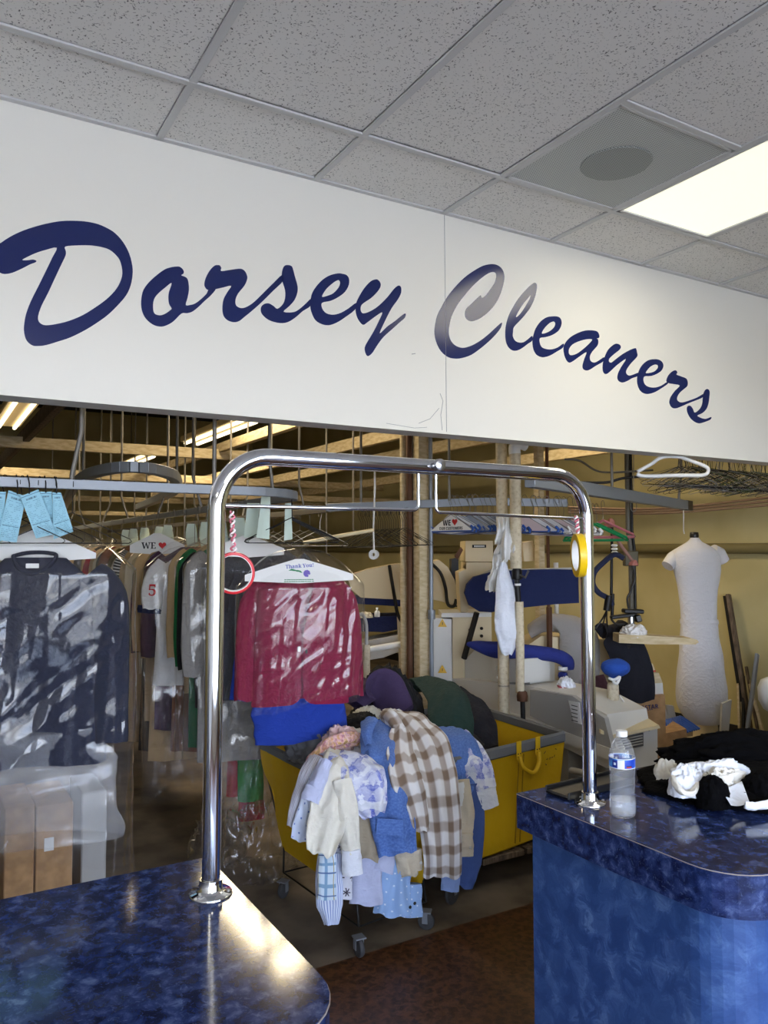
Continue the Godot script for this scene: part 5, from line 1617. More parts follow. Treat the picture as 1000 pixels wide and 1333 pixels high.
	single("green_coat", drape([Vector3(2.402, 0.842, -3.720), Vector3(2.434, 0.877, -3.600), Vector3(2.385, 0.842, -3.400), Vector3(2.294, 0.748, -3.220), Vector3(2.222, 0.611, -3.120)], [0.14, 0.20, 0.22, 0.22, 0.20], 0.03, 0.014, 1.6, 147, ACROSS, 41, 9), cloth("bottle_green", srgb(24, 52, 46)), "dark green coat lying in the canvas truck", "coat", Vector3(2.222, 0.611, -3.120))
	single("dark_coat", drape([Vector3(2.684, 0.781, -3.750), Vector3(2.682, 0.740, -3.600), Vector3(2.618, 0.674, -3.420), Vector3(2.545, 0.567, -3.300)], [0.12, 0.16, 0.18, 0.18], 0.035, 0.014, 1.6, 148, ACROSS, 41, 9), cloth("ink_cloth", srgb(20, 21, 32)), "ink black coat spilling down inside the canvas truck", "coat", Vector3(2.545, 0.567, -3.300))
	single("dark_coat", heap(Vector3(2.45, 0.30, -3.5), 0.34, 0.30, 0.40, 149, 0.3, 0.8), cloth("charcoal_cloth"), "charcoal coat at the bottom of the canvas truck", "coat", Vector3(2.45, 0.30, -3.5))

func counter_things() -> void:
	var y := 0.9205
	# ---- water bottle
	var bp := Vector3(1.566, 0.920, -1.450)
	bp.y = y
	var t := thing("water_bottle", "clear plastic water bottle with blue label standing on the counter", "bottle", bp)
	var clear := M("bottle_plastic", Color(0.96, 0.97, 0.98, 0.08), 0.08)
	clear.transparency = BaseMaterial3D.TRANSPARENCY_ALPHA
	var prof := [[0.020, 0.004], [0.027, 0.001], [0.0315, 0.008], [0.0325, 0.02], [0.0322, 0.045]]
	for k in 9:
		prof.append([0.0305 if k % 2 else 0.0318, 0.050 + k * 0.0075])
	prof.append_array([[0.0322, 0.118], [0.0325, 0.124], [0.0325, 0.150], [0.0322, 0.154], [0.030, 0.166], [0.024, 0.182], [0.016, 0.196], [0.0125, 0.203], [0.0122, 0.207]])
	var b := MB.new()
	b.lathe(prof, 36, Transform3D(Basis.IDENTITY, bp))
	part(t, "bottle_wall", b, clear)
	var lab := MB.new()
	var lp := PackedVector3Array()
	for j in 3:
		for i in 41:
			var a := TAU * (i % 40) / 40
			lp.append(bp + Vector3(cos(a) * 0.0329, 0.1245 + 0.0125 * j, sin(a) * 0.0329))
	lab.grid(lp, 41, 3, true)
	var im := paint(256, 48, srgb(36, 84, 190))
	for x in 256:
		for q in 48:
			var f := 0.5 + 0.5 * sin(x * 0.05 + q * 0.06)
			im.set_pixel(x, q, srgb(24, 62, 168).lerp(srgb(70, 150, 224), f * f))
	for k in 3:
		im.fill_rect(Rect2i(k * 86 + 4, 3, 22, 40), srgb(228, 232, 236))
		im.fill_rect(Rect2i(k * 86 + 26, 6, 18, 34), srgb(24, 40, 130))
		im.fill_rect(Rect2i(k * 86 + 31, 16, 8, 12), srgb(226, 232, 240))
		im.fill_rect(Rect2i(k * 86 + 66, 6, 18, 5), srgb(190, 40, 50))
		im.fill_rect(Rect2i(k * 86 + 66, 11, 18, 5), srgb(28, 28, 40))
	im.fill_rect(Rect2i(0, 0, 256, 3), srgb(230, 236, 242))
	im.fill_rect(Rect2i(0, 45, 256, 3), srgb(230, 236, 242))
	var lm := M("bottle_label", Color.WHITE, 0.35)
	lm.albedo_texture = tex(im)
	part(t, "label_band", lab, lm, "blue and white label")
	var cp := MB.new()
	cp.lathe([[0.0135, 0.200], [0.0145, 0.201], [0.0145, 0.201], [0.0145, 0.213], [0.0135, 0.2145], [0.0, 0.2145]], 28, Transform3D(Basis.IDENTITY, bp))
	part(t, "cap", cp, M("white_plastic"))
	var wt := M("drinking_water", Color(0.86, 0.90, 0.95, 0.18), 0.05)
	wt.transparency = BaseMaterial3D.TRANSPARENCY_ALPHA
	var wm := MB.new()
	wm.lathe([[0.0, 0.006], [0.026, 0.006], [0.0308, 0.012], [0.0315, 0.03], [0.0315, 0.042], [0.0315, 0.042], [0.0, 0.042]], 30, Transform3D(Basis.IDENTITY, bp))
	part(t, "water", wm, wt)
	# ---- black tray beside the right post
	var tp := Vector3(1.613, 0.920, -1.711)
	tp.y = y
	var tr := thing("black_tray", "flat black plastic tray lying behind the right chrome post", "tray", tp)
	var kb := MB.new()
	var bb := Basis(Vector3.UP, 0.05)
	kb.cbox(Vector3(1.66, y + 0.006, -1.655), Vector3(0.27, 0.012, 0.09), 0.004, bb)
	part(tr, "tray_base", kb, M("black_plastic"))
	for sg in [-1.0, 1.0]:
		var lip := MB.new()
		lip.cbox(Vector3(1.66, y + 0.014, -1.655) + bb * Vector3(0, 0, sg * 0.042), Vector3(0.27, 0.016, 0.006), 0.002, bb)
		part(tr, "lip", lip, M("black_plastic"))
	# ---- folded black and white clothes
	var blk := cloth("black_jersey", srgb(6, 6, 8))
	blk.metallic_specular = 0.2
	blk.roughness = 1.0
	blk.rim_enabled = false
	var off := cloth("offwhite_jersey", srgb(222, 218, 208))
	var wht := cloth("bright_white_cotton")
	var g := thing("black_garment", "black garment lying at the bottom of the folded clothes on the counter", "garment", Vector3(2.1, y, -1.45))
	part(g, "cloth", heap(Vector3(2.12, y - 0.006, -1.41), 0.38, 0.265, 0.060, 151, -0.52, 0.6, 81, 27), blk)
	g = thing("black_garment", "black garment folded along the top of the pile on the counter", "garment", Vector3(2.2, y + 0.05, -1.58))
	part(g, "cloth", heap(Vector3(2.24, y + 0.02, -1.565), 0.27, 0.11, 0.085, 152, -0.45, 1.0, 81, 27), blk)
	part(g, "sleeve", drape([Vector3(2.116, 0.956, -1.660), Vector3(2.169, 0.974, -1.630), Vector3(2.261, 0.973, -1.600), Vector3(2.323, 0.957, -1.550)], [0.03, 0.05, 0.06, 0.05], 0.022, 0.008, 2.0, 153, Vector3(-0.3, 0.6, -0.7), 33, 8), blk)
	g = thing("white_garment", "off white crumpled garment between the folded black clothes", "garment", Vector3(1.9, y + 0.04, -1.5))
	part(g, "cloth", heap(Vector3(1.798, 0.946, -1.440), 0.062, 0.045, 0.070, 154, 0.2, 1.0, 69, 25), wht)
	part(g, "back_panel", heap(Vector3(1.927, 0.955, -1.450), 0.11, 0.035, 0.056, 156, -0.35, 1.1, 69, 25), wht)
	part(g, "sleeve", heap(Vector3(1.869, 0.935, -1.565), 0.034, 0.03, 0.058, 155, 0.0, 1.8, 41, 15), off)
	part(g, "hood", drape([Vector3(1.781, 0.996, -1.470), Vector3(1.732, 0.986, -1.425), Vector3(1.724, 0.969, -1.395), Vector3(1.750, 0.966, -1.385), Vector3(1.798, 0.979, -1.400)], [0.012, 0.016, 0.020, 0.018, 0.010], 0.007, 0.003, 0.8, 157, Vector3(0.3, 0.3, 1.0), 25, 8), off)
	part(g, "gathered_hem", heap(Vector3(1.915, 0.951, -1.405), 0.06, 0.03, 0.045, 161, -0.4, 2.2, 51, 19), off)
	g = thing("white_garment", "white folded shirt tail sticking out between the black clothes", "garment", Vector3(1.95, y + 0.05, -1.33))
	part(g, "cloth", leaf(Vector3(1.838, 0.965, -1.365), Vector3(1.935, 0.971, -1.370), Vector3(1.866, 0.950, -1.300), Vector3(1.798, 0.952, -1.305), 0.006), wht)
	part(g, "hem", drape([Vector3(1.811, 0.954, -1.275), Vector3(1.836, 0.951, -1.260), Vector3(1.907, 0.953, -1.250)], [0.020, 0.028, 0.03], 0.005, 0.003, 1.4, 158, Vector3(0, 1, 0.4), 25, 6), wht)
	g = thing("black_garment", "small black garment rolled on the front of the folded clothes", "garment", Vector3(1.95, y + 0.04, -1.36))
	part(g, "cloth", heap(Vector3(1.970, 0.923, -1.340), 0.075, 0.06, 0.065, 159, 0.2, 0.8), blk)
	g = thing("black_garment", "black sleeve bunched beside the white hood on the counter", "garment", Vector3(1.8, y + 0.02, -1.37))
	part(g, "cloth", heap(Vector3(1.819, 0.928, -1.375), 0.06, 0.045, 0.07, 160, 0.4, 0.7), blk)
	g = thing("white_garment", "white garment edge at the back of the folded clothes", "garment", Vector3(2.4, y, -1.62))
	part(g, "cloth", heap(Vector3(2.546, 0.907, -1.690), 0.09, 0.045, 0.03, 162, 0.0, 0.8), wht)

# workroom machines stand turned to the counter: x across, y up, z towards the counter
const TURNED := Basis(Vector3(0.86010, 0, 0.51013), Vector3(0, 1, 0), Vector3(-0.51013, 0, 0.86010))


# side panel outline (metres) with its front at a distance from the shop door line, and its thickness
func block(p: PackedVector2Array, away: float, depth: float) -> MB:
	var mb := MB.new()
	mb.prism(p, depth, Transform3D(TURNED, TURNED.z * -(away + depth)))
	return mb


# outline in a plane across the shop (depth, height) at x, with thickness away from the passage
func flank(p: PackedVector2Array, x: float, depth: float) -> MB:
	var mb := MB.new()
	mb.prism(p, depth, Transform3D(Basis(Vector3(0, 0, -1), Vector3(0, 1, 0), Vector3(1, 0, 0)), Vector3(x, 0, 0)))
	return mb


func pad(c: Vector3, r: Vector3, sd: int, rough := 0.3) -> MB:
	var mb := MB.new()
	var pts := PackedVector3Array()
	for j in 17:
		var e := lerpf(-PI / 2, PI / 2, j / 16.0)
		for i in 33:
			var a := TAU * (i % 32) / 32
			var d := Vector3(cos(a) * cos(e), sin(e), sin(a) * cos(e))
			pts.append(c + TURNED * (d * r * (1.0 + rough * 0.25 * fnoise.get_noise_3dv(d * 60.0 + Vector3(sd * 9, 0, 0)))))
	mb.grid(pts, 33, 17, true)
	return mb


func presses() -> void:
	var navy := cloth("press_pad_navy", srgb(18, 30, 74))
	var blue := cloth("press_pad_blue", srgb(34, 46, 124))
	# ---- beige hot-head press behind the square post
	var t := thing("garment_press", "beige clothes press with a raised long head behind the square post", "press", Vector3(3.132, 0.654, -5.062))
	part(t, "head", block(flat_list([-275, 1407, -124, 1456, 55, 1489, 189, 1500, 228, 1478, 227, 1283, 154, 1233, -169, 1251, -236, 1306]), 5.75, 0.36), M("machine_beige"))
	part(t, "head_end", block(flat_list([321, 1506, 399, 1522, 460, 1472, 509, 1378, 536, 1267, 530, 1195, 497, 1190, 414, 1223, 342, 1240, 309, 1351]), 5.72, 0.36), M("machine_beige"))
	part(t, "head_pad", block(flat_list([-220, 1255, 166, 1226, 166, 1182, -214, 1205]), 5.77, 0.30), navy)
	part(t, "lower_pad", block(flat_list([-247, 1090, -141, 1112, 109, 1117, 126, 1084, 120, 1023, -2, 1001, -169, 1007, -236, 1040]), 5.75, 0.34), navy)
	part(t, "side_frame", block(flat_list([98, 1441, 220, 1452, 328, 1133, 284, 1100, 218, 1133, 147, 1298]), 5.68, 0.05), M("machine_beige"))
	part(t, "table", block(flat_list([-246, 889, -113, 944, 175, 998, 196, 899, -3, 823, -235, 785]), 5.72, 0.30), M("machine_white"))
	part(t, "control_column", block(flat_list([91, 1124, 168, 1134, 183, 764, 106, 742]), 5.67, 0.12), M("machine_beige"))
	var st := MB.new()
	st.tube(curve([Vector3(2.920, 1.486, -4.851), Vector3(2.921, 1.355, -4.811), Vector3(2.948, 1.256, -4.824), Vector3(2.970, 1.135, -4.817), Vector3(3.018, 1.028, -4.771)], 5), 0.012, 6)
	part(t, "strap", st, M("black_iron"))
	var st2 := MB.new()
	st2.tube(curve([Vector3(3.148, 1.507, -4.668), Vector3(3.194, 1.437, -4.610), Vector3(3.229, 1.329, -4.595), Vector3(3.257, 1.213, -4.608), Vector3(3.295, 1.197, -4.586), Vector3(3.308, 1.246, -4.576)], 5), 0.012, 6)
	part(t, "strap", st2, M("black_iron"))
	var rod := MB.new()
	rod.tube(PackedVector3Array([Vector3(2.623, 0.926, -4.650), Vector3(2.844, 0.967, -4.517)]), 0.022, 10)
	part(t, "roller", rod, M("machine_white"))
	for x in [Vector3(2.514, 0.701, -4.611), Vector3(2.575, 0.701, -4.575)]:
		var lg := MB.new()
		lg.tube(PackedVector3Array([Vector3(x.x, 0, x.z), x + Vector3(0, 0.27, 0)]), 0.024, 12)
		part(t, "lagged_pipe", lg, M("pipe_lagging"))
		var hs := MB.new()
		hs.tube(curve([x + Vector3(0, 0.27, 0), x + Vector3(0, 0.40, 0), x + Vector3(-0.03, 0.47, 0), x + Vector3(-0.08, 0.46, 0)], 5), 0.012, 8)
		part(t, "hose", hs, M("machine_grey"))
	var btl := thing("spray_bottle", "small white bottle standing on the navy press pad", "bottle", Vector3(2.828, 1.122, -4.868))
	var bm := MB.new()
	bm.lathe([[0.0, 0.0], [0.02, 0.0], [0.021, 0.03], [0.016, 0.042], [0.007, 0.046], [0.007, 0.055]], 16, Transform3D(Basis.IDENTITY, Vector3(2.828, 1.122, -4.868)))
	part(btl, "bottle_wall", bm, M("white_plastic"))
	var bc := MB.new()
	bc.lathe([[0.008, 0.052], [0.009, 0.054], [0.009, 0.066], [0.0, 0.067]], 12, Transform3D(Basis.IDENTITY, Vector3(2.828, 1.122, -4.868)))
	part(btl, "cap", bc, M("white_plastic"))
	single("folded_rag", heap(Vector3(2.767, 1.115, -4.927), 0.055, 0.04, 0.04, 161), cloth("cream_cloth"), "small cream rag lying on the navy press pad", "rag", Vector3(2.767, 1.115, -4.927))
	# ---- white cabinet with warning signs
	var c := thing("press_cabinet", "white steel press cabinet with yellow warning triangles", "cabinet", Vector3(3.199, 0.009, -4.476))
	part(c, "door", block(flat_list([292, 1142, 451, 1131, 454, 46, 291, 46]), 5.32, 0.30), M("machine_white"))
	part(c, "side_panel", block(flat_list([460, 1143, 725, 1158, 725, 43, 458, 44]), 5.36, 0.26), M("machine_beige"))
	part(c, "top_ledge", block(flat_list([383, 1174, 717, 1178, 717, 1148, 383, 1144]), 5.3, 0.32), M("machine_white"))
	for q in [Vector3(3.040, 1.108, -4.364), Vector3(3.038, 0.802, -4.365)]:
		var tr := MB.new()
		tr.prism(PackedVector2Array([Vector2(-0.03, -0.026), Vector2(0.03, -0.026), Vector2(0, 0.028)]), 0.002, Transform3D(TURNED, q))
		var sgn := part(c, "warning_sign", tr, M("warning_yellow", srgb(226, 176, 30), 0.5))
		var ex := MB.new()
		ex.box(q + Vector3(0, -0.004, 0) + TURNED.z * 0.0028, Vector3(0.005, 0.018, 0.001), TURNED)
		part(sgn, "bolt_symbol", ex, M("printed_black"))
	for q in [Vector3(3.294, 1.066, -4.268), Vector3(3.295, 1.015, -4.270), Vector3(3.227, 1.056, -4.308)]:
		var kn := MB.new()
		kn.lathe([[0.0, 0.012], [0.010, 0.010], [0.011, 0.0]], 14, Transform3D(TURNED * Basis(Vector3.RIGHT, PI / 2), q))
		part(c, "knob", kn, M("black_plastic"))
	# ---- navy board
	var b := thing("ironing_board", "large navy padded ironing board with a rounded end behind the insulated pipes", "ironing board", Vector3(3.098, 0.880, -4.138))
	part(b, "pad", block(flat_list([508, 1323, 523, 1377, 567, 1425, 679, 1454, 873, 1468, 1067, 1472, 1227, 1467, 1229, 1259, 1064, 1250, 919, 1235, 773, 1221, 676, 1202, 599, 1207, 536, 1246]), 5, 0.06), navy)
	part(b, "tray", block(flat_list([550, 1393, 688, 1466, 1245, 1480, 1249, 1455, 688, 1437]), 5.07, 0.10), M("machine_grey"))
	var lg := MB.new()
	lg.bar(Vector3(3.130, 1.193, -4.103), Vector3(3.076, 0.888, -4.175), 0.03, 0.03, Vector3.RIGHT, 0.004)
	part(b, "leg", lg, M("black_iron"))
	var lg2 := MB.new()
	lg2.bar(Vector3(3.565, 1.222, -3.901), Vector3(3.578, 0.822, -3.915), 0.03, 0.03, Vector3.RIGHT, 0.004)
	part(b, "leg", lg2, M("rust_brown"))
	# ---- sleeve board with bent end
	var s := thing("sleeve_board", "blue padded sleeve arm with a drooping end above the white press base", "sleeve board", Vector3(3.218, 0.808, -3.699))
	var sm := MB.new()
	var px := 0.00465
	sm.tube(curve([Vector3(2.928, 1.019, -3.941), Vector3(2.972, 1.008, -3.892), Vector3(3.047, 0.988, -3.814), Vector3(3.215, 0.976, -3.692), Vector3(3.329, 0.959, -3.601), Vector3(3.387, 0.924, -3.558), Vector3(3.396, 0.877, -3.555)], 5), _radii([2.0, 7.0, 11.0, 9.5, 9.0, 9.0, 7.0], 5, px), 16)
	part(s, "pad", sm, blue)
	var band := MB.new()
	band.lathe([[0.027, -0.010], [0.029, -0.006], [0.029, 0.006], [0.027, 0.010]], 20, Transform3D(Basis.IDENTITY, Vector3(3.353, 0.885, -3.556)))
	part(s, "strap", band, M("paper_white"))
	var kn := MB.new()
	kn.lathe([[0.02, -0.03], [0.03, -0.01], [0.026, 0.01], [0.02, 0.012]], 20, Transform3D(Basis.IDENTITY, Vector3(3.361, 0.847, -3.565)))
	part(s, "pad_end", kn, blue)
	single("tied_cloth", heap(Vector3(3.279, 0.784, -3.454), 0.05, 0.05, 0.07, 165, 0.0, 1.4), cloth("bright_white_cotton"), "white tied cloth below the drooping sleeve arm", "cloth", Vector3(3.279, 0.784, -3.454))
	single("packet", block(flat_list([1004, 809, 1084, 792, 1096, 712, 1039, 726]), 4.6, 0.04), M("packet_print", srgb(150, 60, 74), 0.6), "small red and green packet on the press base", "packet", Vector3(3.295, 0.704, -3.472))
	# ---- large white press base, its long side running back
	var w := thing("garment_press", "large white steel press base standing behind the canvas truck", "press", Vector3(3.2, 0, -3.4))
	part(w, "body", flank(flat_list([4420, 727, 3586, 797, 3239, 797, 2988, 737, 2940, 530, 2936, 473, 2994, 459, 3591, 533, 3950, 544, 4239, 576]), 3.12, 0.30), M("machine_white"))
	part(w, "lower_cabinet", flank(flat_list([4300, 579, 3613, 558, 3295, 533, 3309, -186, 3625, -136, 4307, -26]), 3.14, 0.26), M("machine_grey"))
	part(w, "front_leg", flank(flat_list([3022, 529, 2975, 524, 2992, -287, 3039, -266]), 3.14, 0.26), M("machine_grey"))
	part(w, "front_wedge", flank(flat_list([4533, 709, 4215, 939, 4045, 904, 3676, 919, 3678, 776, 4048, 742]), 3.2, 0.20), M("machine_white"))
	part(w, "sloping_front", flank(flat_list([3552, 782, 3208, 801, 2976, 723, 2927, 576, 3212, 585, 3555, 632]), 3.09, 0.03), M("machine_grey"))
	part(w, "lower_rail", flank(flat_list([3815, 614, 3549, 616, 2917, 575, 2913, 514, 3550, 554, 3816, 567]), 3.085, 0.035), M("machine_white"))
	var bx := part(w, "control_box", flank(flat_list([3944, 921, 3638, 947, 3634, 808, 3946, 773]), 3.12, 0.2), M("machine_white"))
	var cd := MB.new()
	cd.tube(curve([Vector3(3.115, 0.851, -3.901), Vector3(3.115, 0.882, -3.878), Vector3(3.115, 0.847, -3.856), Vector3(3.115, 0.810, -3.886), Vector3(3.115, 0.792, -3.849)], 5), 0.004, 6)
	part(bx, "cord", cd, M("white_plastic"))
	var lbl := part(w, "instruction_plate", flank(flat_list([3228, 774, 3147, 775, 3132, 663, 3189, 665]), 3.08, 0.004), M("paper_white"))
	for k in 5:
		var dash := MB.new()
		dash.bar(Vector3(3.077, 0.754, -3.202) + Vector3(0, -0.02 * k, 0), Vector3(3.077, 0.753, -3.155) + Vector3(0, -0.02 * k, 0), 0.002, 0.004, Vector3.UP, 0.0005)
		part(lbl, "printed_line", dash, M("printed_black"))
	for k in 3:
		var pp := MB.new()
		pp.tube(PackedVector3Array([Vector3(3.080, 0.402, -3.212) + Vector3(0, -0.06 * k, 0), Vector3(3.080, 0.422, -2.978) + Vector3(0, -0.06 * k, 0)]), 0.018, 10)
		part(w, "pipe", pp, M("machine_grey"))
	# ---- grey cover, dark trousers, maroon cloth
	single("grey_cover", drape([Vector3(3.595, 1.042, -4.126), Vector3(3.658, 1.103, -4.027), Vector3(3.738, 1.092, -3.922), Vector3(3.765, 1.006, -3.852), Vector3(3.750, 0.821, -3.813), Vector3(3.683, 0.680, -3.802)], [0.06, 0.12, 0.20, 0.26, 0.26, 0.20], 0.06, 0.006, 0.9, 166, ACROSS, 41, 9), cloth("cover_grey", srgb(150, 146, 144)), "grey cloth cover over the rounded press head", "cover", Vector3(3.683, 0.680, -3.802))
	single("dark_trousers", drape([Vector3(3.811, 1.057, -3.706), Vector3(3.853, 1.085, -3.633), Vector3(3.888, 0.987, -3.571), Vector3(3.915, 0.827, -3.517), Vector3(3.920, 0.639, -3.490)], [0.14, 0.20, 0.23, 0.25, 0.20], 0.025, 0.010, 1.6, 167, ACROSS, 41, 9), cloth("ink_cloth"), "dark navy trousers draped over the far press", "trousers", Vector3(3.912, 0.648, -3.494))
	single("maroon_cloth", drape([Vector3(3.502, 0.843, -3.435), Vector3(3.513, 0.733, -3.411), Vector3(3.518, 0.571, -3.383)], [0.10, 0.13, 0.10], 0.03, 0.008, 1.2, 168, ACROSS, 33, 7), cloth("maroon_cloth", srgb(58, 26, 34)), "maroon cloth hanging behind the puff iron", "cloth", Vector3(3.518, 0.571, -3.383))
	var fp := thing("garment_press", "far press with a beige body under the grey cover", "press", Vector3(3.875, 0.101, -4.070))
	part(fp, "body", block(flat_list([911, 940, 1039, 1025, 1277, 1004, 1521, 1003, 1579, 862, 1580, 13, 951, 15]), 5.25, 0.35), M("machine_beige"))
	# ---- puff iron
	var p := thing("puff_iron", "round blue puff iron on a white stem above the control box", "puff iron", Vector3(3.335, 0.612, -3.140))
	part(p, "pad", pad(Vector3(3.332, 0.946, -3.123), Vector3(0.080, 0.050, 0.07), 3), cloth("puff_blue", srgb(28, 72, 160)))
	var ne := MB.new()
	ne.lathe([[0.066, 0.055], [0.045, 0.025], [0.024, 0.0], [0.018, -0.012]], 24, Transform3D(Basis.IDENTITY, Vector3(3.329, 0.887, -3.128)))
	part(p, "pad_gather", ne, cloth("puff_blue"))
	var tie := MB.new()
	tie.tube(curve([Vector3(3.266, 0.895, -3.107), Vector3(3.276, 0.890, -3.078), Vector3(3.316, 0.903, -3.077), Vector3(3.287, 0.869, -3.072), Vector3(3.269, 0.882, -3.083)], 5), 0.008, 8)
	part(p, "tie", tie, M("paper_white"))
	var stem := MB.new()
	stem.lathe([[0.0, 0.0], [0.030, 0.0], [0.031, 0.02], [0.031, 0.22], [0.027, 0.235], [0.0, 0.238]], 24, Transform3D(Basis.IDENTITY, Vector3(3.331, 0.625, -3.141)))
	part(p, "stem", stem, M("pipe_lagging"))
	var cw := MB.new()
	cw.tube(curve([Vector3(3.341, 0.797, -3.102), Vector3(3.364, 0.755, -3.091), Vector3(3.379, 0.726, -3.084), Vector3(3.357, 0.734, -3.096)], 5), 0.004, 6)
	part(p, "cord", cw, M("white_plastic"))
	# ---- control box
	var k := thing("control_cabinet", "white steel control box with a dark louvre behind the water bottle", "cabinet", Vector3(3.403, 0.364, -3.055))
	part(k, "case", block(flat_list([1199, 630, 1429, 673, 1424, 218, 1195, 179]), 4.18, 0.36), M("machine_white"))
	part(k, "worktop", block(flat_list([1120, 663, 1191, 635, 1423, 686, 1431, 670, 1191, 619, 1120, 643]), 4.14, 0.42), M("cream_paint"))
	var lv := part(k, "louvre", block(flat_list([1199, 608, 1352, 640, 1351, 572, 1198, 541]), 4.17, 0.008), M("louvre_grey", srgb(92, 92, 94), 0.6))
	for q in 4:
		var sl := MB.new()
		sl.bar(Vector3(3.148, 0.601, -2.960) + Vector3(0, -0.014 * q, 0), Vector3(3.271, 0.632, -2.885) + Vector3(0, -0.014 * q, 0), 0.006, 0.005, Vector3.UP, 0.001)
		part(lv, "slat", sl, M("machine_grey"))
	for q in [Vector3(3.180, 0.625, -2.957), Vector3(3.310, 0.657, -2.878)]:
		var sc := MB.new()
		sc.lathe([[0.0, 0.004], [0.006, 0.003], [0.007, 0.0]], 10, Transform3D(TURNED * Basis(Vector3.RIGHT, PI / 2), q))
		part(k, "screw", sc, M("black_iron"))
	var vs := thing("brass_valve", "small black valve lying on the control box top", "valve", Vector3(3.366, 0.631, -3.085))
	var vm := MB.new()
	vm.tube(PackedVector3Array([Vector3(3.315, 0.640, -3.092), Vector3(3.372, 0.652, -3.057)]), 0.012, 10)
	part(vs, "body", vm, M("black_iron"))
	var vh := MB.new()
	vh.tube(PackedVector3Array([Vector3(3.340, 0.644, -3.077), Vector3(3.343, 0.673, -3.074), Vector3(3.368, 0.677, -3.058)]), 0.007, 8)
	part(vs, "lever", vh, M("rust_brown"))
	# ---- timber ironing plank
	single("wooden_board", block(flat_list([1434, 1077, 1640, 1067, 1874, 1052, 1911, 1043, 1921, 1029, 1901, 1015, 1639, 1016, 1433, 1026]), 4.85, 0.13), M("timber"), "pale wooden sleeve board sticking out towards the dress form", "board", Vector3(3.992, 1.005, -3.369))
	single("white_cloth", heap(Vector3(3.847, 1.054, -3.452), 0.085, 0.07, 0.075, 171, 0.0, 1.3), cloth("white_cloth"), "white crumpled cloth on the wooden board under the black machine", "cloth", Vector3(3.847, 1.054, -3.452))
	# ---- black pressing machine head
	var m := thing("pressing_machine", "black sewing machine head mounted above the wooden board", "machine", Vector3(3.913, 1.062, -3.529))
	var mm := MB.new()
	mm.bar(Vector3(3.759, 1.169, -3.556), Vector3(3.887, 1.188, -3.479), 0.05, 0.022, Vector3.UP, 0.006)
	part(m, "arm", mm, M("black_iron"))
	var m2 := MB.new()
	m2.bar(Vector3(3.848, 1.209, -3.536), Vector3(3.956, 1.204, -3.472), 0.07, 0.026, Vector3.UP, 0.006)
	part(m, "top_plate", m2, M("black_iron"))
	var m3 := MB.new()
	m3.lathe([[0.0, -0.06], [0.035, -0.06], [0.035, -0.02], [0.02, -0.015], [0.02, 0.06]], 16, Transform3D(Basis.IDENTITY, Vector3(3.880, 1.134, -3.498)))
	part(m, "post", m3, M("brushed_steel"))
	var m4 := MB.new()
	m4.bar(Vector3(3.900, 1.158, -3.484), Vector3(3.929, 1.167, -3.467), 0.05, 0.045, Vector3.UP, 0.005)
	part(m, "motor", m4, M("black_plastic"))
	var m5 := MB.new()
	m5.tube(PackedVector3Array([Vector3(3.783, 1.172, -3.565), Vector3(3.784, 1.317, -3.556)]), 0.010, 8)
	part(m, "handle", m5, M("black_iron"))
	var m6 := MB.new()
	m6.tube(curve([Vector3(3.771, 1.158, -3.561), Vector3(3.801, 1.124, -3.545), Vector3(3.847, 1.129, -3.518)], 5), 0.007, 6)
	part(m, "lever", m6, M("black_iron"))
	var m7 := MB.new()
	m7.tube(PackedVector3Array([Vector3(3.897, 0.989, -3.542), Vector3(3.908, 0.697, -3.552)]), 0.014, 8)
	part(m, "stand", m7, M("black_iron"))
	# ---- hoses and cords above it
	var hose := thing("steam_hose", "navy steam hose looping beside the right chrome post", "hose", Vector3(3.622, 1.421, -3.565))
	var hm := MB.new()
	hm.tube(curve([Vector3(3.783, 1.540, -3.463), Vector3(3.733, 1.564, -3.491), Vector3(3.658, 1.512, -3.515), Vector3(3.607, 1.455, -3.537), Vector3(3.600, 1.384, -3.545), Vector3(3.642, 1.327, -3.535), Vector3(3.715, 1.287, -3.517), Vector3(3.728, 1.249, -3.512)], 6), 0.017, 10)
	part(hose, "hose", hm, cloth("hose_navy", srgb(28, 34, 62)))
	var hj := MB.new()
	hj.tube(PackedVector3Array([Vector3(3.695, 1.312, -3.504), Vector3(3.685, 1.218, -3.516)]), 0.022, 8)
	part(hose, "coupling", hj, M("black_iron"))
	for q in 3:
		var cj := MB.new()
		cj.tube(curve([Vector3(3.685, 1.218, -3.516), Vector3(3.677, 1.164, -3.547) + Vector3(0.02 * q, 0, 0), Vector3(3.645, 1.107, -3.569) + Vector3(0.05 * q, 0, 0)], 5), 0.005, 6)
		part(hose, "cord", cj, M("black_plastic"))
	var rope := thing("balance_rope", "dull pink rope and rod slanting beside the steam hose", "rope", Vector3(3.920, 1.509, -3.500))
	var rm := MB.new()
	rm.tube(PackedVector3Array([Vector3(3.768, 1.748, -3.577), Vector3(3.859, 1.597, -3.531), Vector3(3.920, 1.509, -3.500)]), 0.011, 8)
	part(rope, "rod", rm, M("rope_pink", srgb(150, 112, 100), 0.8))
	var kn2 := MB.new()
	kn2.add(heap(Vector3(3.900, 1.495, -3.489), 0.03, 0.025, 0.03, 172, 0.0, 1.5, 25, 11), Transform3D.IDENTITY)
	part(rope, "knot", kn2, M("rope_salmon", srgb(190, 122, 110), 0.9))
	var kn3 := MB.new()
	kn3.add(heap(Vector3(3.766, 1.737, -3.556), 0.035, 0.03, 0.05, 173, 0.0, 1.5, 25, 11), Transform3D.IDENTITY)
	part(rope, "frayed_end", kn3, M("rope_salmon"))
	var ins := thing("insulator_rod", "black hanging rod with white ceramic insulators", "rod", Vector3(3.809, 1.573, -3.562))
	var im := MB.new()
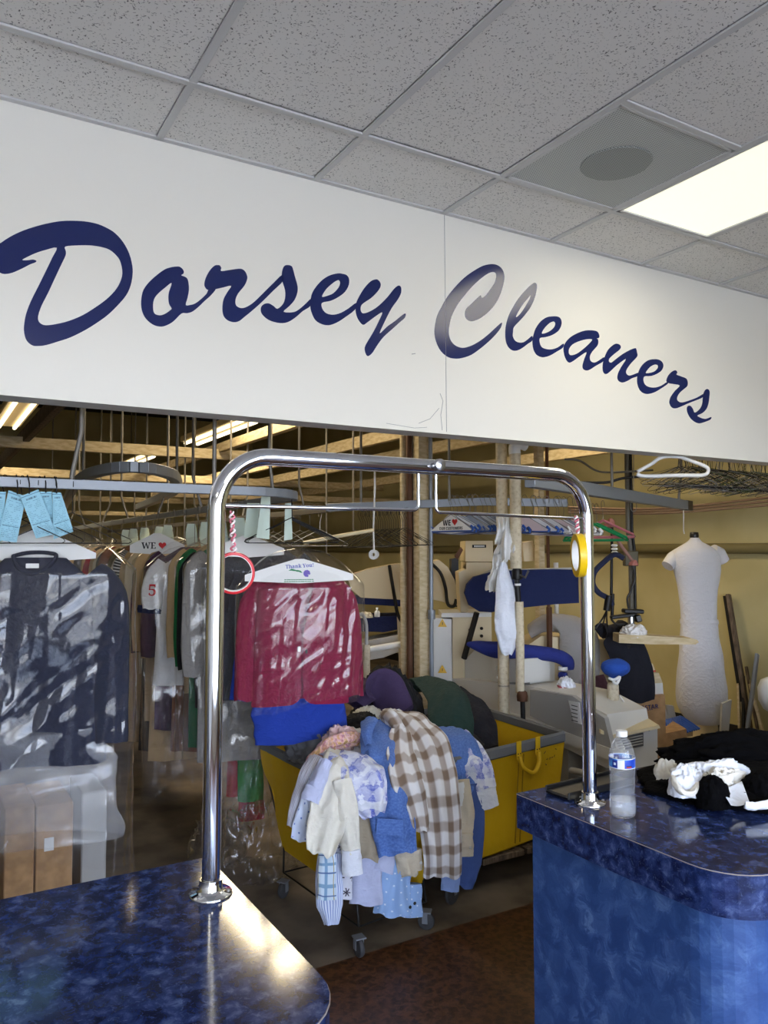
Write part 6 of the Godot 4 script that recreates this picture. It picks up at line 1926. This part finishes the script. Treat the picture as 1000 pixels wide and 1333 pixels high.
	im.tube(PackedVector3Array([Vector3(3.808, 1.748, -3.576), Vector3(3.814, 1.299, -3.598)]), 0.009, 8)
	part(ins, "rod", im, M("black_iron"))
	for q in 3:
		var wi := MB.new()
		wi.lathe([[0.012, -0.008], [0.02, -0.004], [0.02, 0.004], [0.012, 0.008]], 14, Transform3D(Basis.IDENTITY, Vector3(3.801, 1.621, -3.553) + Vector3(0, -0.022 * q, 0)))
		part(ins, "insulator", wi, M("white_plastic"))


func _radii(px: Array, sub: int, k: float) -> Array:
	var out := []
	for i in px.size() - 1:
		for s in sub:
			out.append(lerpf(px[i], px[i + 1], float(s) / sub) * k)
	out.append(px[-1] * k)
	return out


func pipes_and_posts() -> void:
	# square timber post with conduit
	var t := thing("timber_post", "square painted timber post in the middle of the workroom", "post", Vector3(2.831, 0.782, -4.302) * Vector3(1, 0, 1))
	var a := Vector3(2.831, 0.782, -4.302)
	var mb := MB.new()
	mb.cbox(Vector3(a.x, 2.1, a.z), Vector3(0.075, 4.2, 0.075), 0.004)
	part(t, "post", mb, M("timber"))
	var cb := MB.new()
	cb.tube(PackedVector3Array([Vector3(2.859, 0.765, -4.228) * Vector3(1, 0, 1), Vector3(2.859, 0.765, -4.228) * Vector3(1, 0, 1) + Vector3(0, 4.2, 0)]), 0.014, 10)
	part(t, "conduit", cb, M("galvanised"))
	var cr := MB.new()
	cr.lathe([[0.015, -0.03], [0.024, -0.03], [0.024, 0.03], [0.015, 0.03]], 12, Transform3D(Basis.IDENTITY, Vector3(2.850, 1.183, -4.211)))
	part(t, "coupling", cr, M("galvanised"))
	for q in [[Vector3(2.779, 0.729, -4.359), 0.020, "rust_brown"], [Vector3(2.827, 0.722, -4.378), 0.012, "black_iron"], [Vector3(2.792, 0.716, -4.445), 0.028, "timber"]]:
		var p: Vector3 = q[0]
		var pm := MB.new()
		pm.tube(PackedVector3Array([Vector3(p.x, 0, p.z), Vector3(p.x, 4.2, p.z)]), q[1], 10)
		single("standing_pipe", pm, M(q[2]), {"rust_brown": "rusty brown pipe beside the square post", "black_iron": "thin black pipe beside the square post", "timber": "round timber pole beside the square post"}[q[2]], "pipe", Vector3(p.x, 0, p.z))
	# steam pipes with lagging in front of the navy board
	var u := thing("steam_pipe", "lagged steam pipe with paper rags tied to it", "pipe", Vector3(2.970, 0.636, -3.652) * Vector3(1, 0, 1))
	var um := MB.new()
	var p1 := Vector3(2.970, 1.217, -3.643)
	um.tube(PackedVector3Array([Vector3(p1.x, 0.3, p1.z), Vector3(p1.x, 1.5, p1.z), Vector3(p1.x, 4.2, p1.z)]), PackedFloat32Array([0.033, 0.033, 0.034]), 16)
	part(u, "lagging", um, M("pipe_lagging"))
	for y in [Vector3(2.970, 0.805, -3.649).y, Vector3(2.970, 1.938, -3.632).y]:
		var w := MB.new()
		w.lathe([[0.030, -0.006], [0.033, -0.004], [0.033, 0.004], [0.030, 0.006]], 16, Transform3D(Basis.IDENTITY, Vector3(p1.x, y, p1.z)))
		part(u, "tie_wire", w, M("zinc_rod"))
	var v := thing("steam_pipe", "lagged steam pipe with a bare iron valve halfway down", "pipe", Vector3(2.970, 0.659, -3.521) * Vector3(1, 0, 1))
	var q1 := Vector3(2.970, 1.489, -3.521)
	var q2 := Vector3(2.970, 1.270, -3.498)
	var vm := MB.new()
	vm.tube(PackedVector3Array([Vector3(q1.x, q1.y, q1.z), Vector3(q1.x, 2.16, q1.z)]), 0.033, 16)
	part(v, "lagging", vm, M("pipe_lagging"))
	var vt := MB.new()
	vt.tube(curve([Vector3(q1.x, 2.15, q1.z), Vector3(q1.x, 2.19, q1.z), Vector3(q1.x + 0.03, 2.21, q1.z + 0.01), Vector3(q1.x + 0.07, 2.20, q1.z + 0.02)], 4), 0.034, 14)
	part(v, "elbow", vt, M("paper_white"))
	var vi := MB.new()
	vi.tube(PackedVector3Array([q1, q2 + Vector3(0, -0.05, 0)]), 0.016, 12)
	part(v, "iron_pipe", vi, M("black_iron"))
	var vv := MB.new()
	vv.lathe([[0.02, -0.03], [0.03, -0.025], [0.03, 0.02], [0.022, 0.035], [0.017, 0.04]], 14, Transform3D(Basis.IDENTITY, Vector3(2.970, 1.454, -3.515)))
	var vp := part(v, "valve", vv, M("black_iron"))
	var vl := MB.new()
	vl.tube(PackedVector3Array([Vector3(2.970, 1.454, -3.495), Vector3(2.970, 1.438, -3.442), Vector3(2.970, 1.478, -3.416)]), 0.006, 8)
	part(vp, "lever", vl, M("zinc_rod"))
	var vr := MB.new()
	vr.lathe([[0.0165, -0.006], [0.019, -0.006], [0.019, 0.006], [0.0165, 0.006]], 14, Transform3D(Basis.IDENTITY, Vector3(2.970, 1.397, -3.509)))
	part(v, "white_ring", vr, M("paper_white"))
	var vn := MB.new()
	var low := Vector3(2.970, 0.784, -3.499)
	vn.tube(PackedVector3Array([q2 + Vector3(0, 0.03, 0), q2.lerp(low, 0.5) + Vector3(0.004, 0, 0), low]), 0.025, 12)
	part(v, "net_wrap", vn, M("pipe_lagging"))
	var vj := MB.new()
	vj.lathe([[0.018, -0.03], [0.03, -0.028], [0.032, 0.0], [0.028, 0.02], [0.02, 0.028]], 12, Transform3D(Basis.IDENTITY, Vector3(2.970, 0.770, -3.480)))
	part(v, "union_joint", vj, M("rust_brown"))
	var vb := MB.new()
	vb.tube(PackedVector3Array([Vector3(2.970, 0.796, -3.479), Vector3(2.970, 0.646, -3.475), Vector3(2.970, 0.646, -3.475) * Vector3(1, 0, 1)]), 0.014, 10)
	part(v, "iron_pipe", vb, M("black_iron"))
	# paper rags and a white cloth
	var rg := [[Vector3(2.970, 1.813, -3.669), Vector3(2.930, 1.710, -3.579), Vector3(2.930, 1.630, -3.623)], [Vector3(2.930, 1.665, -3.566), Vector3(2.930, 1.568, -3.609), Vector3(2.930, 1.478, -3.639)], [Vector3(2.970, 1.773, -3.585), Vector3(2.930, 1.643, -3.539), Vector3(2.930, 1.541, -3.554)], [Vector3(2.930, 1.510, -3.624), Vector3(2.930, 1.432, -3.668), Vector3(2.930, 1.359, -3.698)]]
	for k in rg.size():
		single("paper_rag", drape(rg[k], [0.04, 0.085, 0.07], 0.022, 0.022, 3.5, 181 + k, ACROSS, 33, 8), M("paper_white"), "crumpled white paper rag tied to the lagged pipe", "rag", rg[k][-1], "paper rags on the lagged pipe")
	single("white_cloth", drape([Vector3(2.930, 1.523, -3.589), Vector3(2.930, 1.421, -3.584), Vector3(2.920, 1.269, -3.546), Vector3(2.920, 1.139, -3.535), Vector3(2.920, 0.998, -3.551)], [0.035, 0.085, 0.14, 0.16, 0.055], 0.016, 0.010, 1.8, 186, ACROSS, 41, 9), cloth("bright_white_cotton"), "long white cloth hanging from the lagged pipe", "cloth", Vector3(2.920, 0.998, -3.551))
	# further posts
	for q in [[Vector3(3.815, 1.435, -4.265), 0.055, "timber", "yellowish timber post behind the navy board"], [Vector3(3.935, 1.432, -4.310), 0.020, "rust_brown", "dark red pipe behind the navy board"], [Vector3(4.053, 1.428, -4.357), 0.030, "paper_white", "short white pipe behind the navy board"]]:
		var p: Vector3 = q[0]
		var pm := MB.new()
		pm.cbox(Vector3(p.x, 2.1, p.z), Vector3(q[1], 4.2, q[1]), 0.006) if q[2] == "timber" else pm.tube(PackedVector3Array([Vector3(p.x, 0, p.z), Vector3(p.x, 1.5 if q[2] == "paper_white" else 4.2, p.z)]), q[1] * 0.6, 10)
		single("standing_pipe" if q[2] != "timber" else "timber_post", pm, M(q[2]), q[3], "pipe" if q[2] != "timber" else "post", Vector3(p.x, 0, p.z))
	# beige apparatus between the posts
	var g := thing("boiler_unit", "beige boiler casing with a black name plate under the printed hangers", "boiler", Vector3(3.687, 1.337, -4.811))
	part(g, "casing", block(flat_list([587, 1660, 787, 1660, 785, 1510, 586, 1511]), 5.7, 0.4), M("machine_beige"))
	part(g, "lower_casing", block(flat_list([594, 1505, 777, 1505, 764, 36, 582, 37]), 5.72, 0.38), M("machine_beige"))
	var np := part(g, "name_plate", block(flat_list([635, 1632, 734, 1632, 734, 1610, 634, 1610]), 5.68, 0.006), M("printed_black"))
	for k in 7:
		var d := MB.new()
		d.box(Vector3(3.449, 1.621, -4.541) + TURNED.x * 0.011 * k, Vector3(0.007, 0.012, 0.002), TURNED)
		part(np, "raised_mark", d, M("paper_white"))
	part(g, "side_casing", block(flat_list([997, 1648, 1075, 1659, 1107, 1515, 1007, 1510]), 5.7, 0.3), M("machine_beige"))
	single("angle_valve", block(flat_list([512, 1549, 558, 1616, 574, 1594, 535, 1522]), 5.74, 0.03), M("rust_brown"), "brass coloured valve stem left of the boiler casing", "valve", Vector3(3.227, 1.531, -4.434))
	single("steam_duct", block(flat_list([491, 1527, 541, 1538, 539, 1182, 488, 1182]), 5.75, 0.2), M("black_iron"), "black duct standing left of the boiler casing", "duct", Vector3(3.476, 1.169, -4.829))
	single("white_trough", block(flat_list([498, 1445, 550, 1466, 590, 1368, 553, 1179, 512, 1179]), 5.3, 0.25), M("machine_beige"), "beige sheet metal shield left of the navy board", "shield", Vector3(3.246, 1.169, -4.384))

func hanger_rows() -> void:
	# ---- printed paper hangers on the grey rail behind the post
	var cm := cape(0.18, 0.098, 0.010, Transform3D(Basis.IDENTITY, Vector3(0, -0.045, -0.001))).mesh()
	var wire := MB.new()
	wire.add(hanger_mesh(0.20, 0.0018, 5), Transform3D(Basis.IDENTITY, Vector3(0, 0.055, 0)))
	var wm := wire.mesh()
	var strut := MB.new()
	strut.tube(PackedVector3Array([Vector3(-0.185, -0.150, 0), Vector3(0.185, -0.150, 0)]), 0.005, 8)
	for s in [-1.0, 1.0]:
		strut.tube(PackedVector3Array([Vector3(s * 0.185, -0.150, 0), Vector3(s * 0.194, -0.135, 0), Vector3(s * 0.175, -0.118, 0)]), 0.008, 8)
	var sm := strut.mesh()
	var blue := M("hanger_blue", srgb(38, 84, 168), 0.4)
	var pale := M("hanger_card", srgb(196, 206, 222), 0.8)
	var rose := M("hanger_card_rose", srgb(214, 196, 200), 0.8)
	var a := Vector3(2.886, 1.860, -4.035)
	var b := Vector3(3.188, 1.858, -3.833)
	for k in 16:
		var f := k / 15.0
		var p := a.lerp(b, f)
		var t := thing("paper_covered_hanger", "pale covered hanger with blue ends in the row behind the chrome rail" if k else "paper covered hanger printed WE love OUR CUSTOMERS at the front of its row", "hanger", p, "blue ended hangers" if k else "")
		t.rotation = Vector3(0, -1.45 + rng.randf_range(-0.08, 0.08), rng.randf_range(-0.04, 0.04))
		t.position += Vector3(0, rng.randf_range(-0.006, 0.006), rng.randf_range(-0.03, 0.03))
		shared(t, "card_cover", cm, ([pale, M("hanger_card_grey", srgb(150, 160, 182), 0.8), M("hanger_card_white", srgb(224, 226, 232), 0.8)][k % 3]) if k else M("paper_white"))
		shared(t, "strut", sm, blue)
		shared(t, "wire", wm, M("zinc_rod"))
		if k == 0:
			t.rotation.y = -1.42
			offs.erase(t)
			words_on(t, "WE", 0.05, M("printed_black"), Transform3D(Basis.IDENTITY, Vector3(-0.035, -0.097, 0.0014)))
			words_on(t, "OUR CUSTOMERS", 0.026, M("printed_black"), Transform3D(Basis.IDENTITY, Vector3(0.0, -0.132, 0.0014)))
			var h := MB.new()
			var hp := PackedVector2Array()
			for i in 24:
				var u := TAU * i / 24
				hp.append(Vector2(16 * pow(sin(u), 3), 13 * cos(u) - 5 * cos(2 * u) - 2 * cos(3 * u) - cos(4 * u)) * 0.0015)
			h.prism(hp, 0.0006, Transform3D(Basis.IDENTITY, Vector3(0.035, -0.092, 0.0008)), false)
			shared(t, "printed_heart", h.mesh(), M("printed_red"))
	var c := Vector3(3.271, 1.853, -3.784)
	var d := Vector3(3.552, 1.842, -3.618)
	for k in 12:
		var p := c.lerp(d, k / 11.0)
		var t := thing("paper_covered_hanger", "white covered hanger in the row beside the yellow tape", "hanger", p, "white covered hangers")
		t.rotation = Vector3(0, -1.45 + rng.randf_range(-0.08, 0.08), rng.randf_range(-0.04, 0.04))
		t.position += Vector3(0, rng.randf_range(-0.006, 0.006), rng.randf_range(-0.03, 0.03))
		shared(t, "card_cover", cm, [rose, M("hanger_card_white"), M("hanger_card_grey")][k % 3])
		shared(t, "strut", sm, blue if k < 4 else M("white_plastic"))
		shared(t, "wire", wm, M("zinc_rod"))
	for q in [[Vector3(3.635, 1.803, -3.571), "hanger_green", srgb(28, 140, 84), "green plastic hanger right of the chrome arch"], [Vector3(3.656, 1.803, -3.559), "hanger_green", srgb(28, 140, 84), "second green plastic hanger right of the chrome arch"], [Vector3(3.689, 1.822, -3.538), "hanger_pink", srgb(196, 116, 126), "pink plastic hanger right of the chrome arch"]]:
		var t := thing("plastic_hanger", q[3], "hanger", q[0])
		t.rotation.y = -1.2
		var hm := MB.new()
		hm.tube(PackedVector3Array([Vector3(0, -0.045, 0), Vector3(-0.19, -0.135, 0), Vector3(-0.2, -0.15, 0), Vector3(0.2, -0.15, 0), Vector3(0.19, -0.135, 0), Vector3(0, -0.045, 0)]), 0.008, 8)
		shared(t, "shoulders", hm.mesh(), M(q[1], q[2], 0.4))
		shared(t, "wire", wm, M("zinc_rod"))
	# empty wire hooks above that rail
	for k in 22:
		wire_at(Vector3(2.447, 1.832, -4.414).lerp(Vector3(2.673, 1.848, -4.221), k / 21.0) + Vector3(0, -0.01, 0.0), -1.3 + rng.randf_range(-0.35, 0.35), "empty dark hanger crowded left of the square post", "dark hangers left of the post", M("black_iron"))
	var tr := thing("tape_spool", "white tape spool hanging on a cord left of the square post", "spool", Vector3(2.446, 1.530, -4.257))
	var sp := MB.new()
	sp.lathe([[0.012, -0.012], [0.030, -0.012], [0.030, -0.012], [0.031, 0.012], [0.031, 0.012], [0.012, 0.012], [0.012, 0.012], [0.012, -0.012]], 20, Transform3D(TURNED * Basis(Vector3.RIGHT, PI / 2) * Basis(Vector3.BACK, 0.4), Vector3(2.449, 1.568, -4.253)))
	part(tr, "roll", sp, M("paper_white"))
	var sc := MB.new()
	sc.tube(PackedVector3Array([Vector3(2.449, 1.592, -4.252), Vector3(2.442, 1.720, -4.249), Vector3(2.445, 1.958, -4.234), Vector3(2.441, 2.149, -4.226)]), 0.006, 6)
	part(tr, "cord", sc, M("paper_white"))
	var pole := MB.new()
	pole.tube(PackedVector3Array([Vector3(2.070, 1.640, -4.473), Vector3(2.254, 1.683, -4.362), Vector3(2.446, 1.720, -4.246)]), 0.012, 8)
	single("pale_pole", pole, M("cream_paint"), "pale pole slung across under the dull second rail", "pole", Vector3(2.254, 1.683, -4.362))
	# ---- bundle of wire hangers under the bulkhead, top right
	var rl := MB.new()
	rl.tube(PackedVector3Array([Vector3(3.3, 2.225, -3.25), Vector3(5.2, 2.225, -3.25)]), 0.012, 8)
	single("hanging_rod", rl, M("zinc_rod"), "steel rod that carries the tangle of wire hangers", "rod", Vector3(4.2, 2.225, -3.25))
	for k in 90:
		var o := MeshInstance3D.new()
		o.name = numbered("wire_hanger")
		o.mesh = wire_hanger
		o.material_override = [M("zinc_rod"), M("black_iron"), M("galvanised"), M("hanger_wire_green", srgb(74, 92, 50), 0.5, 0.2)][[0, 1, 1, 2, 0, 1, 3][k % 7]]
		add_child(o)
		o.position = Vector3(4.02 + k * 0.012 + rng.randf_range(-0.02, 0.02), 2.21, -3.25)
		o.rotation = Vector3(rng.randf_range(-0.1, 0.1), -1.1 + rng.randf_range(-0.5, 0.5), rng.randf_range(-0.25, 0.25))
		o.scale = Vector3.ONE * 1.05
		tag(o, "wire hanger in the tangle on the rod near the olive wall", "hanger", "tangle of wire hangers")
	var wh := thing("plastic_hanger", "white plastic hanger lying sideways below the bulkhead", "hanger", Vector3(3.289, 2.001, -2.916))
	var wp := MB.new()
	wp.tube(curve([Vector3(3.296, 2.010, -2.911), Vector3(3.358, 2.050, -2.872), Vector3(3.393, 2.079, -2.850), Vector3(3.435, 2.091, -2.824), Vector3(3.491, 2.087, -2.791)], 4), 0.010, 8)
	wp.tube(curve([Vector3(3.293, 1.997, -2.914), Vector3(3.332, 1.985, -2.891), Vector3(3.472, 1.989, -2.808), Vector3(3.578, 1.988, -2.745)], 4), 0.011, 8)
	wp.tube(curve([Vector3(3.578, 1.988, -2.745), Vector3(3.613, 1.996, -2.724), Vector3(3.619, 2.025, -2.719), Vector3(3.591, 2.045, -2.735), Vector3(3.541, 2.066, -2.763), Vector3(3.491, 2.087, -2.791)], 4), 0.010, 8)
	part(wh, "frame", wp, M("white_plastic"))
	for k in 3:
		var rp := MB.new()
		rp.tube(curve([Vector3(4.405, 1.887, -4.588) + Vector3(0, 0.02 * k, 0), Vector3(4.947, 1.874, -4.151) + Vector3(0, 0.018 * k, 0), Vector3(5.480, 1.931, -3.366) + Vector3(0, 0.03 * k, 0)], 6), 0.010, 8)
		single("long_pole", rp, M("pole_brown", srgb(140, 112, 84), 0.7), "long thin brown pole slung in front of the olive wall", "pole", Vector3(4.947, 1.874, -4.151), "long brown poles")
	var wl := thing("wire_loop", "thin wire loop hanging over the capped grey rail", "wire", Vector3(3.752, 1.844, -3.349))
	var wlm := MB.new()
	var lp := PackedVector3Array([Vector3(3.744, 2.180, -3.334), Vector3(3.750, 1.900, -3.346)])
	for k in 13:
		lp.append(Vector3(3.751, 1.858, -3.348) + TURNED * Vector3(sin(TAU * k / 12) * 0.019, cos(TAU * k / 12) * 0.034, 0))
	wlm.tube(lp, 0.0025, 6)
	part(wl, "wire", wlm, M("zinc_rod"))
	var pc := MB.new()
	pc.tube(PackedVector3Array([Vector3(4.554, 1.900, -3.624) + Vector3(0, -0.02, 0), Vector3(4.593, 1.729, -3.659), Vector3(4.598, 1.702, -3.657)]), 0.004, 6)
	single("pull_cord", pc, M("paper_white"), "short pull cord below the black rail cap", "cord", Vector3(4.020, 1.689, -3.198))


func right_corner() -> void:
	# ---- services on the olive wall
	var c := thing("wall_conduit", "vertical grey conduit with a switch box on the olive wall", "conduit", Vector3(4.848, 1.083, -4.369))
	for q in [[818, 0.016], [823, 0.010]]:
		var mb := MB.new()
		var p := Vector3(4.116, 1.674, -3.724) if q[0] == 818 else Vector3(4.138, 1.674, -3.711)
		mb.tube(PackedVector3Array([Vector3(p.x, 4.2, p.z), Vector3(p.x, 1.72, p.z), Vector3(p.x + 0.02, 1.6, p.z), Vector3(p.x + 0.02, 1.14, p.z)]), q[1], 8)
		part(c, "conduit_tube", mb, M("conduit_grey", srgb(92, 88, 78), 0.6) if q[0] == 818 else M("black_iron"))
	var sb := MB.new()
	sb.cbox(Vector3(4.116, 1.535, -3.708), Vector3(0.09, 0.10, 0.06), 0.005, TURNED)
	part(c, "switch_box", sb, M("box_olive", srgb(86, 80, 58), 0.6))
	var cb := MB.new()
	cb.tube(curve([Vector3(4.107, 1.494, -3.681), Vector3(4.122, 1.408, -3.677), Vector3(4.098, 1.316, -3.696), Vector3(4.081, 1.265, -3.709), Vector3(4.096, 1.173, -3.705)], 5), 0.008, 6)
	part(c, "cable", cb, M("black_plastic"))
	var band := MB.new()
	band.tube(PackedVector3Array([Vector3(5.965, 1.60, -2.9), Vector3(5.965, 1.60, -12.9)]), 0.045, 12)
	single("wall_pipe", band, M("olive_pipe", srgb(120, 110, 72), 0.7), "olive painted pipe running along the olive wall at chest height", "pipe", Vector3(5.965, 1.6, -6.0))
	var el := thing("bare_cable", "bare wire sagging under the roof beside the olive wall", "cable", Vector3(3.863, 2.128, -3.733))
	var em := MB.new()
	em.tube(curve([Vector3(3.524, 2.167, -3.698), Vector3(3.608, 2.157, -3.649), Vector3(3.767, 2.108, -3.674), Vector3(3.928, 2.103, -3.695), Vector3(4.248, 2.127, -3.621)], 6), 0.007, 6)
	part(el, "wire", em, M("zinc_rod"))
	var em2 := MB.new()
	em2.tube(curve([Vector3(3.756, 2.037, -3.801), Vector3(3.908, 2.037, -3.711), Vector3(4.016, 2.067, -3.645), Vector3(4.255, 2.086, -3.502)], 6), 0.010, 6)
	part(el, "cable", em2, M("black_plastic"))
	# ---- dress form for steaming
	var s := 6.5
	var t := thing("dress_form", "white cloth covered dress form with a wide balloon skirt", "dress form", Vector3(5.611, 0.000, -4.302))
	var fab := cloth("form_cloth", srgb(216, 216, 222))
	fab.backlight_enabled = true
	fab.backlight = Color(0.25, 0.25, 0.27)
	part(t, "bodice", form_rings([Vector3(2.499, 1.687, 0.034), Vector3(2.498, 1.656, 0.059), Vector3(2.500, 1.625, 0.111), Vector3(2.500, 1.601, 0.148), Vector3(2.502, 1.570, 0.176), Vector3(2.507, 1.527, 0.188), Vector3(2.509, 1.465, 0.191), Vector3(2.514, 1.403, 0.185), Vector3(2.516, 1.330, 0.169), Vector3(2.517, 1.244, 0.154), Vector3(2.518, 1.133, 0.145), Vector3(2.518, 1.017, 0.141)], 6.35, 0.55, 3), fab)
	part(t, "skirt", form_rings([Vector3(2.521, 1.023, 0.144), Vector3(2.521, 0.889, 0.154), Vector3(2.528, 0.767, 0.169), Vector3(2.525, 0.645, 0.181), Vector3(2.526, 0.512, 0.196), Vector3(2.529, 0.390, 0.196), Vector3(2.533, 0.312, 0.177), Vector3(2.541, 0.251, 0.144), Vector3(2.556, 0.209, 0.104)], 6.35, 0.75, 4), fab)
	var sm := MB.new()
	sm.add(form_rings([Vector3(2.518, 1.035, 0.148), Vector3(2.521, 1.017, 0.151), Vector3(2.521, 0.999, 0.151)], 6.35, 0.78, 5), Transform3D.IDENTITY)
	part(t, "waist_seam", sm, fab)
	for q in [[Vector3(5.337, 1.564, -4.286), Vector3(5.257, 1.521, -4.290), Vector3(5.191, 1.460, -4.297)], [Vector3(5.605, 1.588, -4.184), Vector3(5.666, 1.556, -4.173), Vector3(5.709, 1.493, -4.162)]]:
		var mb := MB.new()
		mb.tube(PackedVector3Array(q), [0.05, 0.058, 0.05], 16)
		part(t, "cap_sleeve", mb, fab)
	var cap := MB.new()
	cap.lathe([[0.0, 0.035], [0.032, 0.032], [0.036, 0.0], [0.03, -0.02]], 18, Transform3D(Basis.IDENTITY, Vector3(5.473, 1.701, -4.256)))
	part(t, "neck_cap", cap, M("black_plastic"))
	var ped := MB.new()
	var pb := Vector3(5.617, 0.000, -4.299)
	ped.lathe([[0.0, 0.0], [0.17, 0.0], [0.17, 0.02], [0.10, 0.03], [0.10, 0.03], [0.095, 0.17], [0.11, 0.20]], 24, Transform3D(Basis.IDENTITY, pb))
	part(t, "pedestal", ped, M("cream_paint"))
	for q in [block(flat_list([2088, 443, 2139, 437, 2196, 162, 2127, 151]), 5.9, 0.03), block(flat_list([2588, 414, 2659, 443, 2623, 147, 2563, 124]), 6.1, 0.03), block(flat_list([2008, 453, 2058, 442, 2111, 274, 2066, 247]), 5.85, 0.03)]:
		part(t, "side_board", q, M("machine_grey"))
	# ---- lumber leaning in the corner
	var lum := [[Vector3(6.060, 1.212, -4.284), Vector3(5.874, 0.019, -4.052), 0.085, 0.03, "weathered_timber", "tall dark plank leaning on the olive wall"], [Vector3(6.065, 1.198, -4.317), Vector3(5.860, 0.014, -4.084), 0.02, 0.03, "black_iron", "black strip leaning with the tall dark plank"], [Vector3(5.944, 0.624, -4.210), Vector3(5.789, 0.007, -4.104), 0.045, 0.02, "timber", "pale stick leaning beside the tall dark plank"], [Vector3(5.992, 0.438, -4.192), Vector3(5.741, 0.019, -4.015), 0.03, 0.02, "timber", "short pale stick leaning beside the tall dark plank"], [Vector3(6.042, 0.739, -4.029), Vector3(5.756, 0.276, -3.992), 0.05, 0.025, "galvanised", "galvanised steel strut leaning across the lumber"], [Vector3(6.077, 0.624, -4.132), Vector3(5.882, 0.019, -3.990), 0.04, 0.02, "weathered_timber", "weathered stake leaning behind the steel strut"], [Vector3(6.034, 0.547, -4.161), Vector3(5.763, 0.112, -4.055), 0.035, 0.02, "black_iron", "black bar leaning behind the steel strut"], [Vector3(6.112, 0.534, -4.116), Vector3(5.878, 0.031, -3.933), 0.05, 0.02, "timber", "brown board leaning at the far right of the lumber"]]
	for q in lum:
		var mb := MB.new()
		var a: Vector3 = q[0]
		var b: Vector3 = q[1]
		a.x = minf(a.x, 5.93)
		b = a.lerp(b, (a.y - 0.01) / (a.y - b.y))
		mb.bar(a, b, q[2], q[3], Vector3(0.4, 0.3, 0.8), 0.003)
		single("leaning_lumber", mb, M(q[4]), q[5], "lumber", b)
	var bo := thing("white_bowl", "white plastic bowl on a stand at the edge by the lumber", "bowl", Vector3(4.307, 0.655, -2.852))
	var bm := MB.new()
	bm.lathe([[0.03, -0.10], [0.06, -0.08], [0.085, -0.03], [0.088, 0.04], [0.07, 0.085], [0.04, 0.10], [0.0, 0.105]], 24, Transform3D(Basis.IDENTITY, Vector3(4.324, 0.745, -2.837)))
	part(bo, "bowl_shell", bm, M("white_plastic"))
	var bs := MB.new()
	bs.tube(PackedVector3Array([Vector3(4.325, 0.678, -2.840), Vector3(4.325, 0.678, -2.840) * Vector3(1, 0, 1)]), 0.02, 10)
	part(bo, "stand", bs, M("machine_white"))
	# ---- cartons
	var k := thing("cardboard_box", "cardboard box printed with dark blue lettering behind the dark trousers", "box", Vector3(4.167, 0.155, -3.661))
	part(k, "carton", block(flat_list([1515, 668, 1761, 681, 1761, 183, 1520, 136]), 5, 0.35), M("cardboard"))
	words_on(k, "BOASTAR", 0.036, M("printed_navy", srgb(34, 40, 92), 0.7), Transform3D(TURNED * Basis(Vector3.BACK, 0.10), Vector3(3.950, 0.608, -3.456)))
	var ln := MB.new()
	for q in 7:
		ln.box(Vector3(3.918, 0.585, -3.470) + TURNED.x * 0.012 * q + Vector3(0, 0.002 * q, 0), Vector3(0.008, 0.004, 0.002), TURNED)
	part(k, "small_print", ln, M("printed_navy"))
	var wb := thing("steel_case", "white steel case with a pale wooden lid behind the trousers", "case", Vector3(4.102, 0.649, -3.556))
	part(wb, "body", block(flat_list([1604, 745, 1765, 750, 1769, 668, 1613, 658]), 5.05, 0.32), M("machine_white"))
	part(wb, "lid", block(flat_list([1580, 811, 1735, 815, 1758, 753, 1608, 744]), 5.03, 0.34), M("timber"))
	part(wb, "top_board", block(flat_list([1570, 876, 1728, 860, 1747, 802, 1608, 797]), 5.12, 0.3), M("cream_paint"))
	single("red_clip", block(flat_list([1704, 818, 1733, 822, 1733, 803, 1698, 803]), 5.08, 0.02), M("printed_red"), "small red clip on the wooden lid", "clip", Vector3(4.120, 0.793, -3.537))
	var hb := thing("cardboard_box", "cardboard box full of blue hangers beside the dress form", "box", Vector3(4.488, 0.178, -3.702))
	part(hb, "carton", block(flat_list([1793, 376, 1986, 415, 1993, 12, 1795, -37]), 5.25, 0.3), M("cardboard"))
	for q in 11:
		var hm := MB.new()
		var f := q / 10.0
		var base := Vector3(4.331, 0.344, -3.669).lerp(Vector3(4.590, 0.350, -3.690), f)
		hm.tube(curve([base + Vector3(-0.02, -0.02, 0.02), base + Vector3(0.0, 0.05, -0.03 * f), base + Vector3(0.05, 0.07, -0.06), base + Vector3(0.13, -0.005, 0.03)], 5), 0.010, 6)
		single("plastic_hanger", hm, M("hanger_blue") if q != 1 and q != 2 else M("hanger_green"), "blue plastic hanger heaped in the carton beside the dress form" if q != 1 and q != 2 else "green plastic hanger heaped in the carton beside the dress form", "hanger", base, "hangers heaped in the carton")


# hollow cloth form from rows of (centre across, height, half width) in metres, on a stand at a fixed distance
func form_rings(rows: Array, away: float, flat: float, sd: int) -> MB:
	var mb := MB.new()
	var pc := curve(rows, 4)
	var pts := PackedVector3Array()
	for q in pc:
		for i in 33:
			var a := TAU * (i % 32) / 32
			var w := q.z * (1.0 + 0.03 * fnoise.get_noise_3d(cos(a) * 60, q.y * 200, sin(a) * 60 + sd * 9))
			pts.append(TURNED * Vector3(q.x + cos(a) * w, q.y, -away + sin(a) * w * flat))
	mb.grid(pts, 33, pc.size(), true)
	return mb
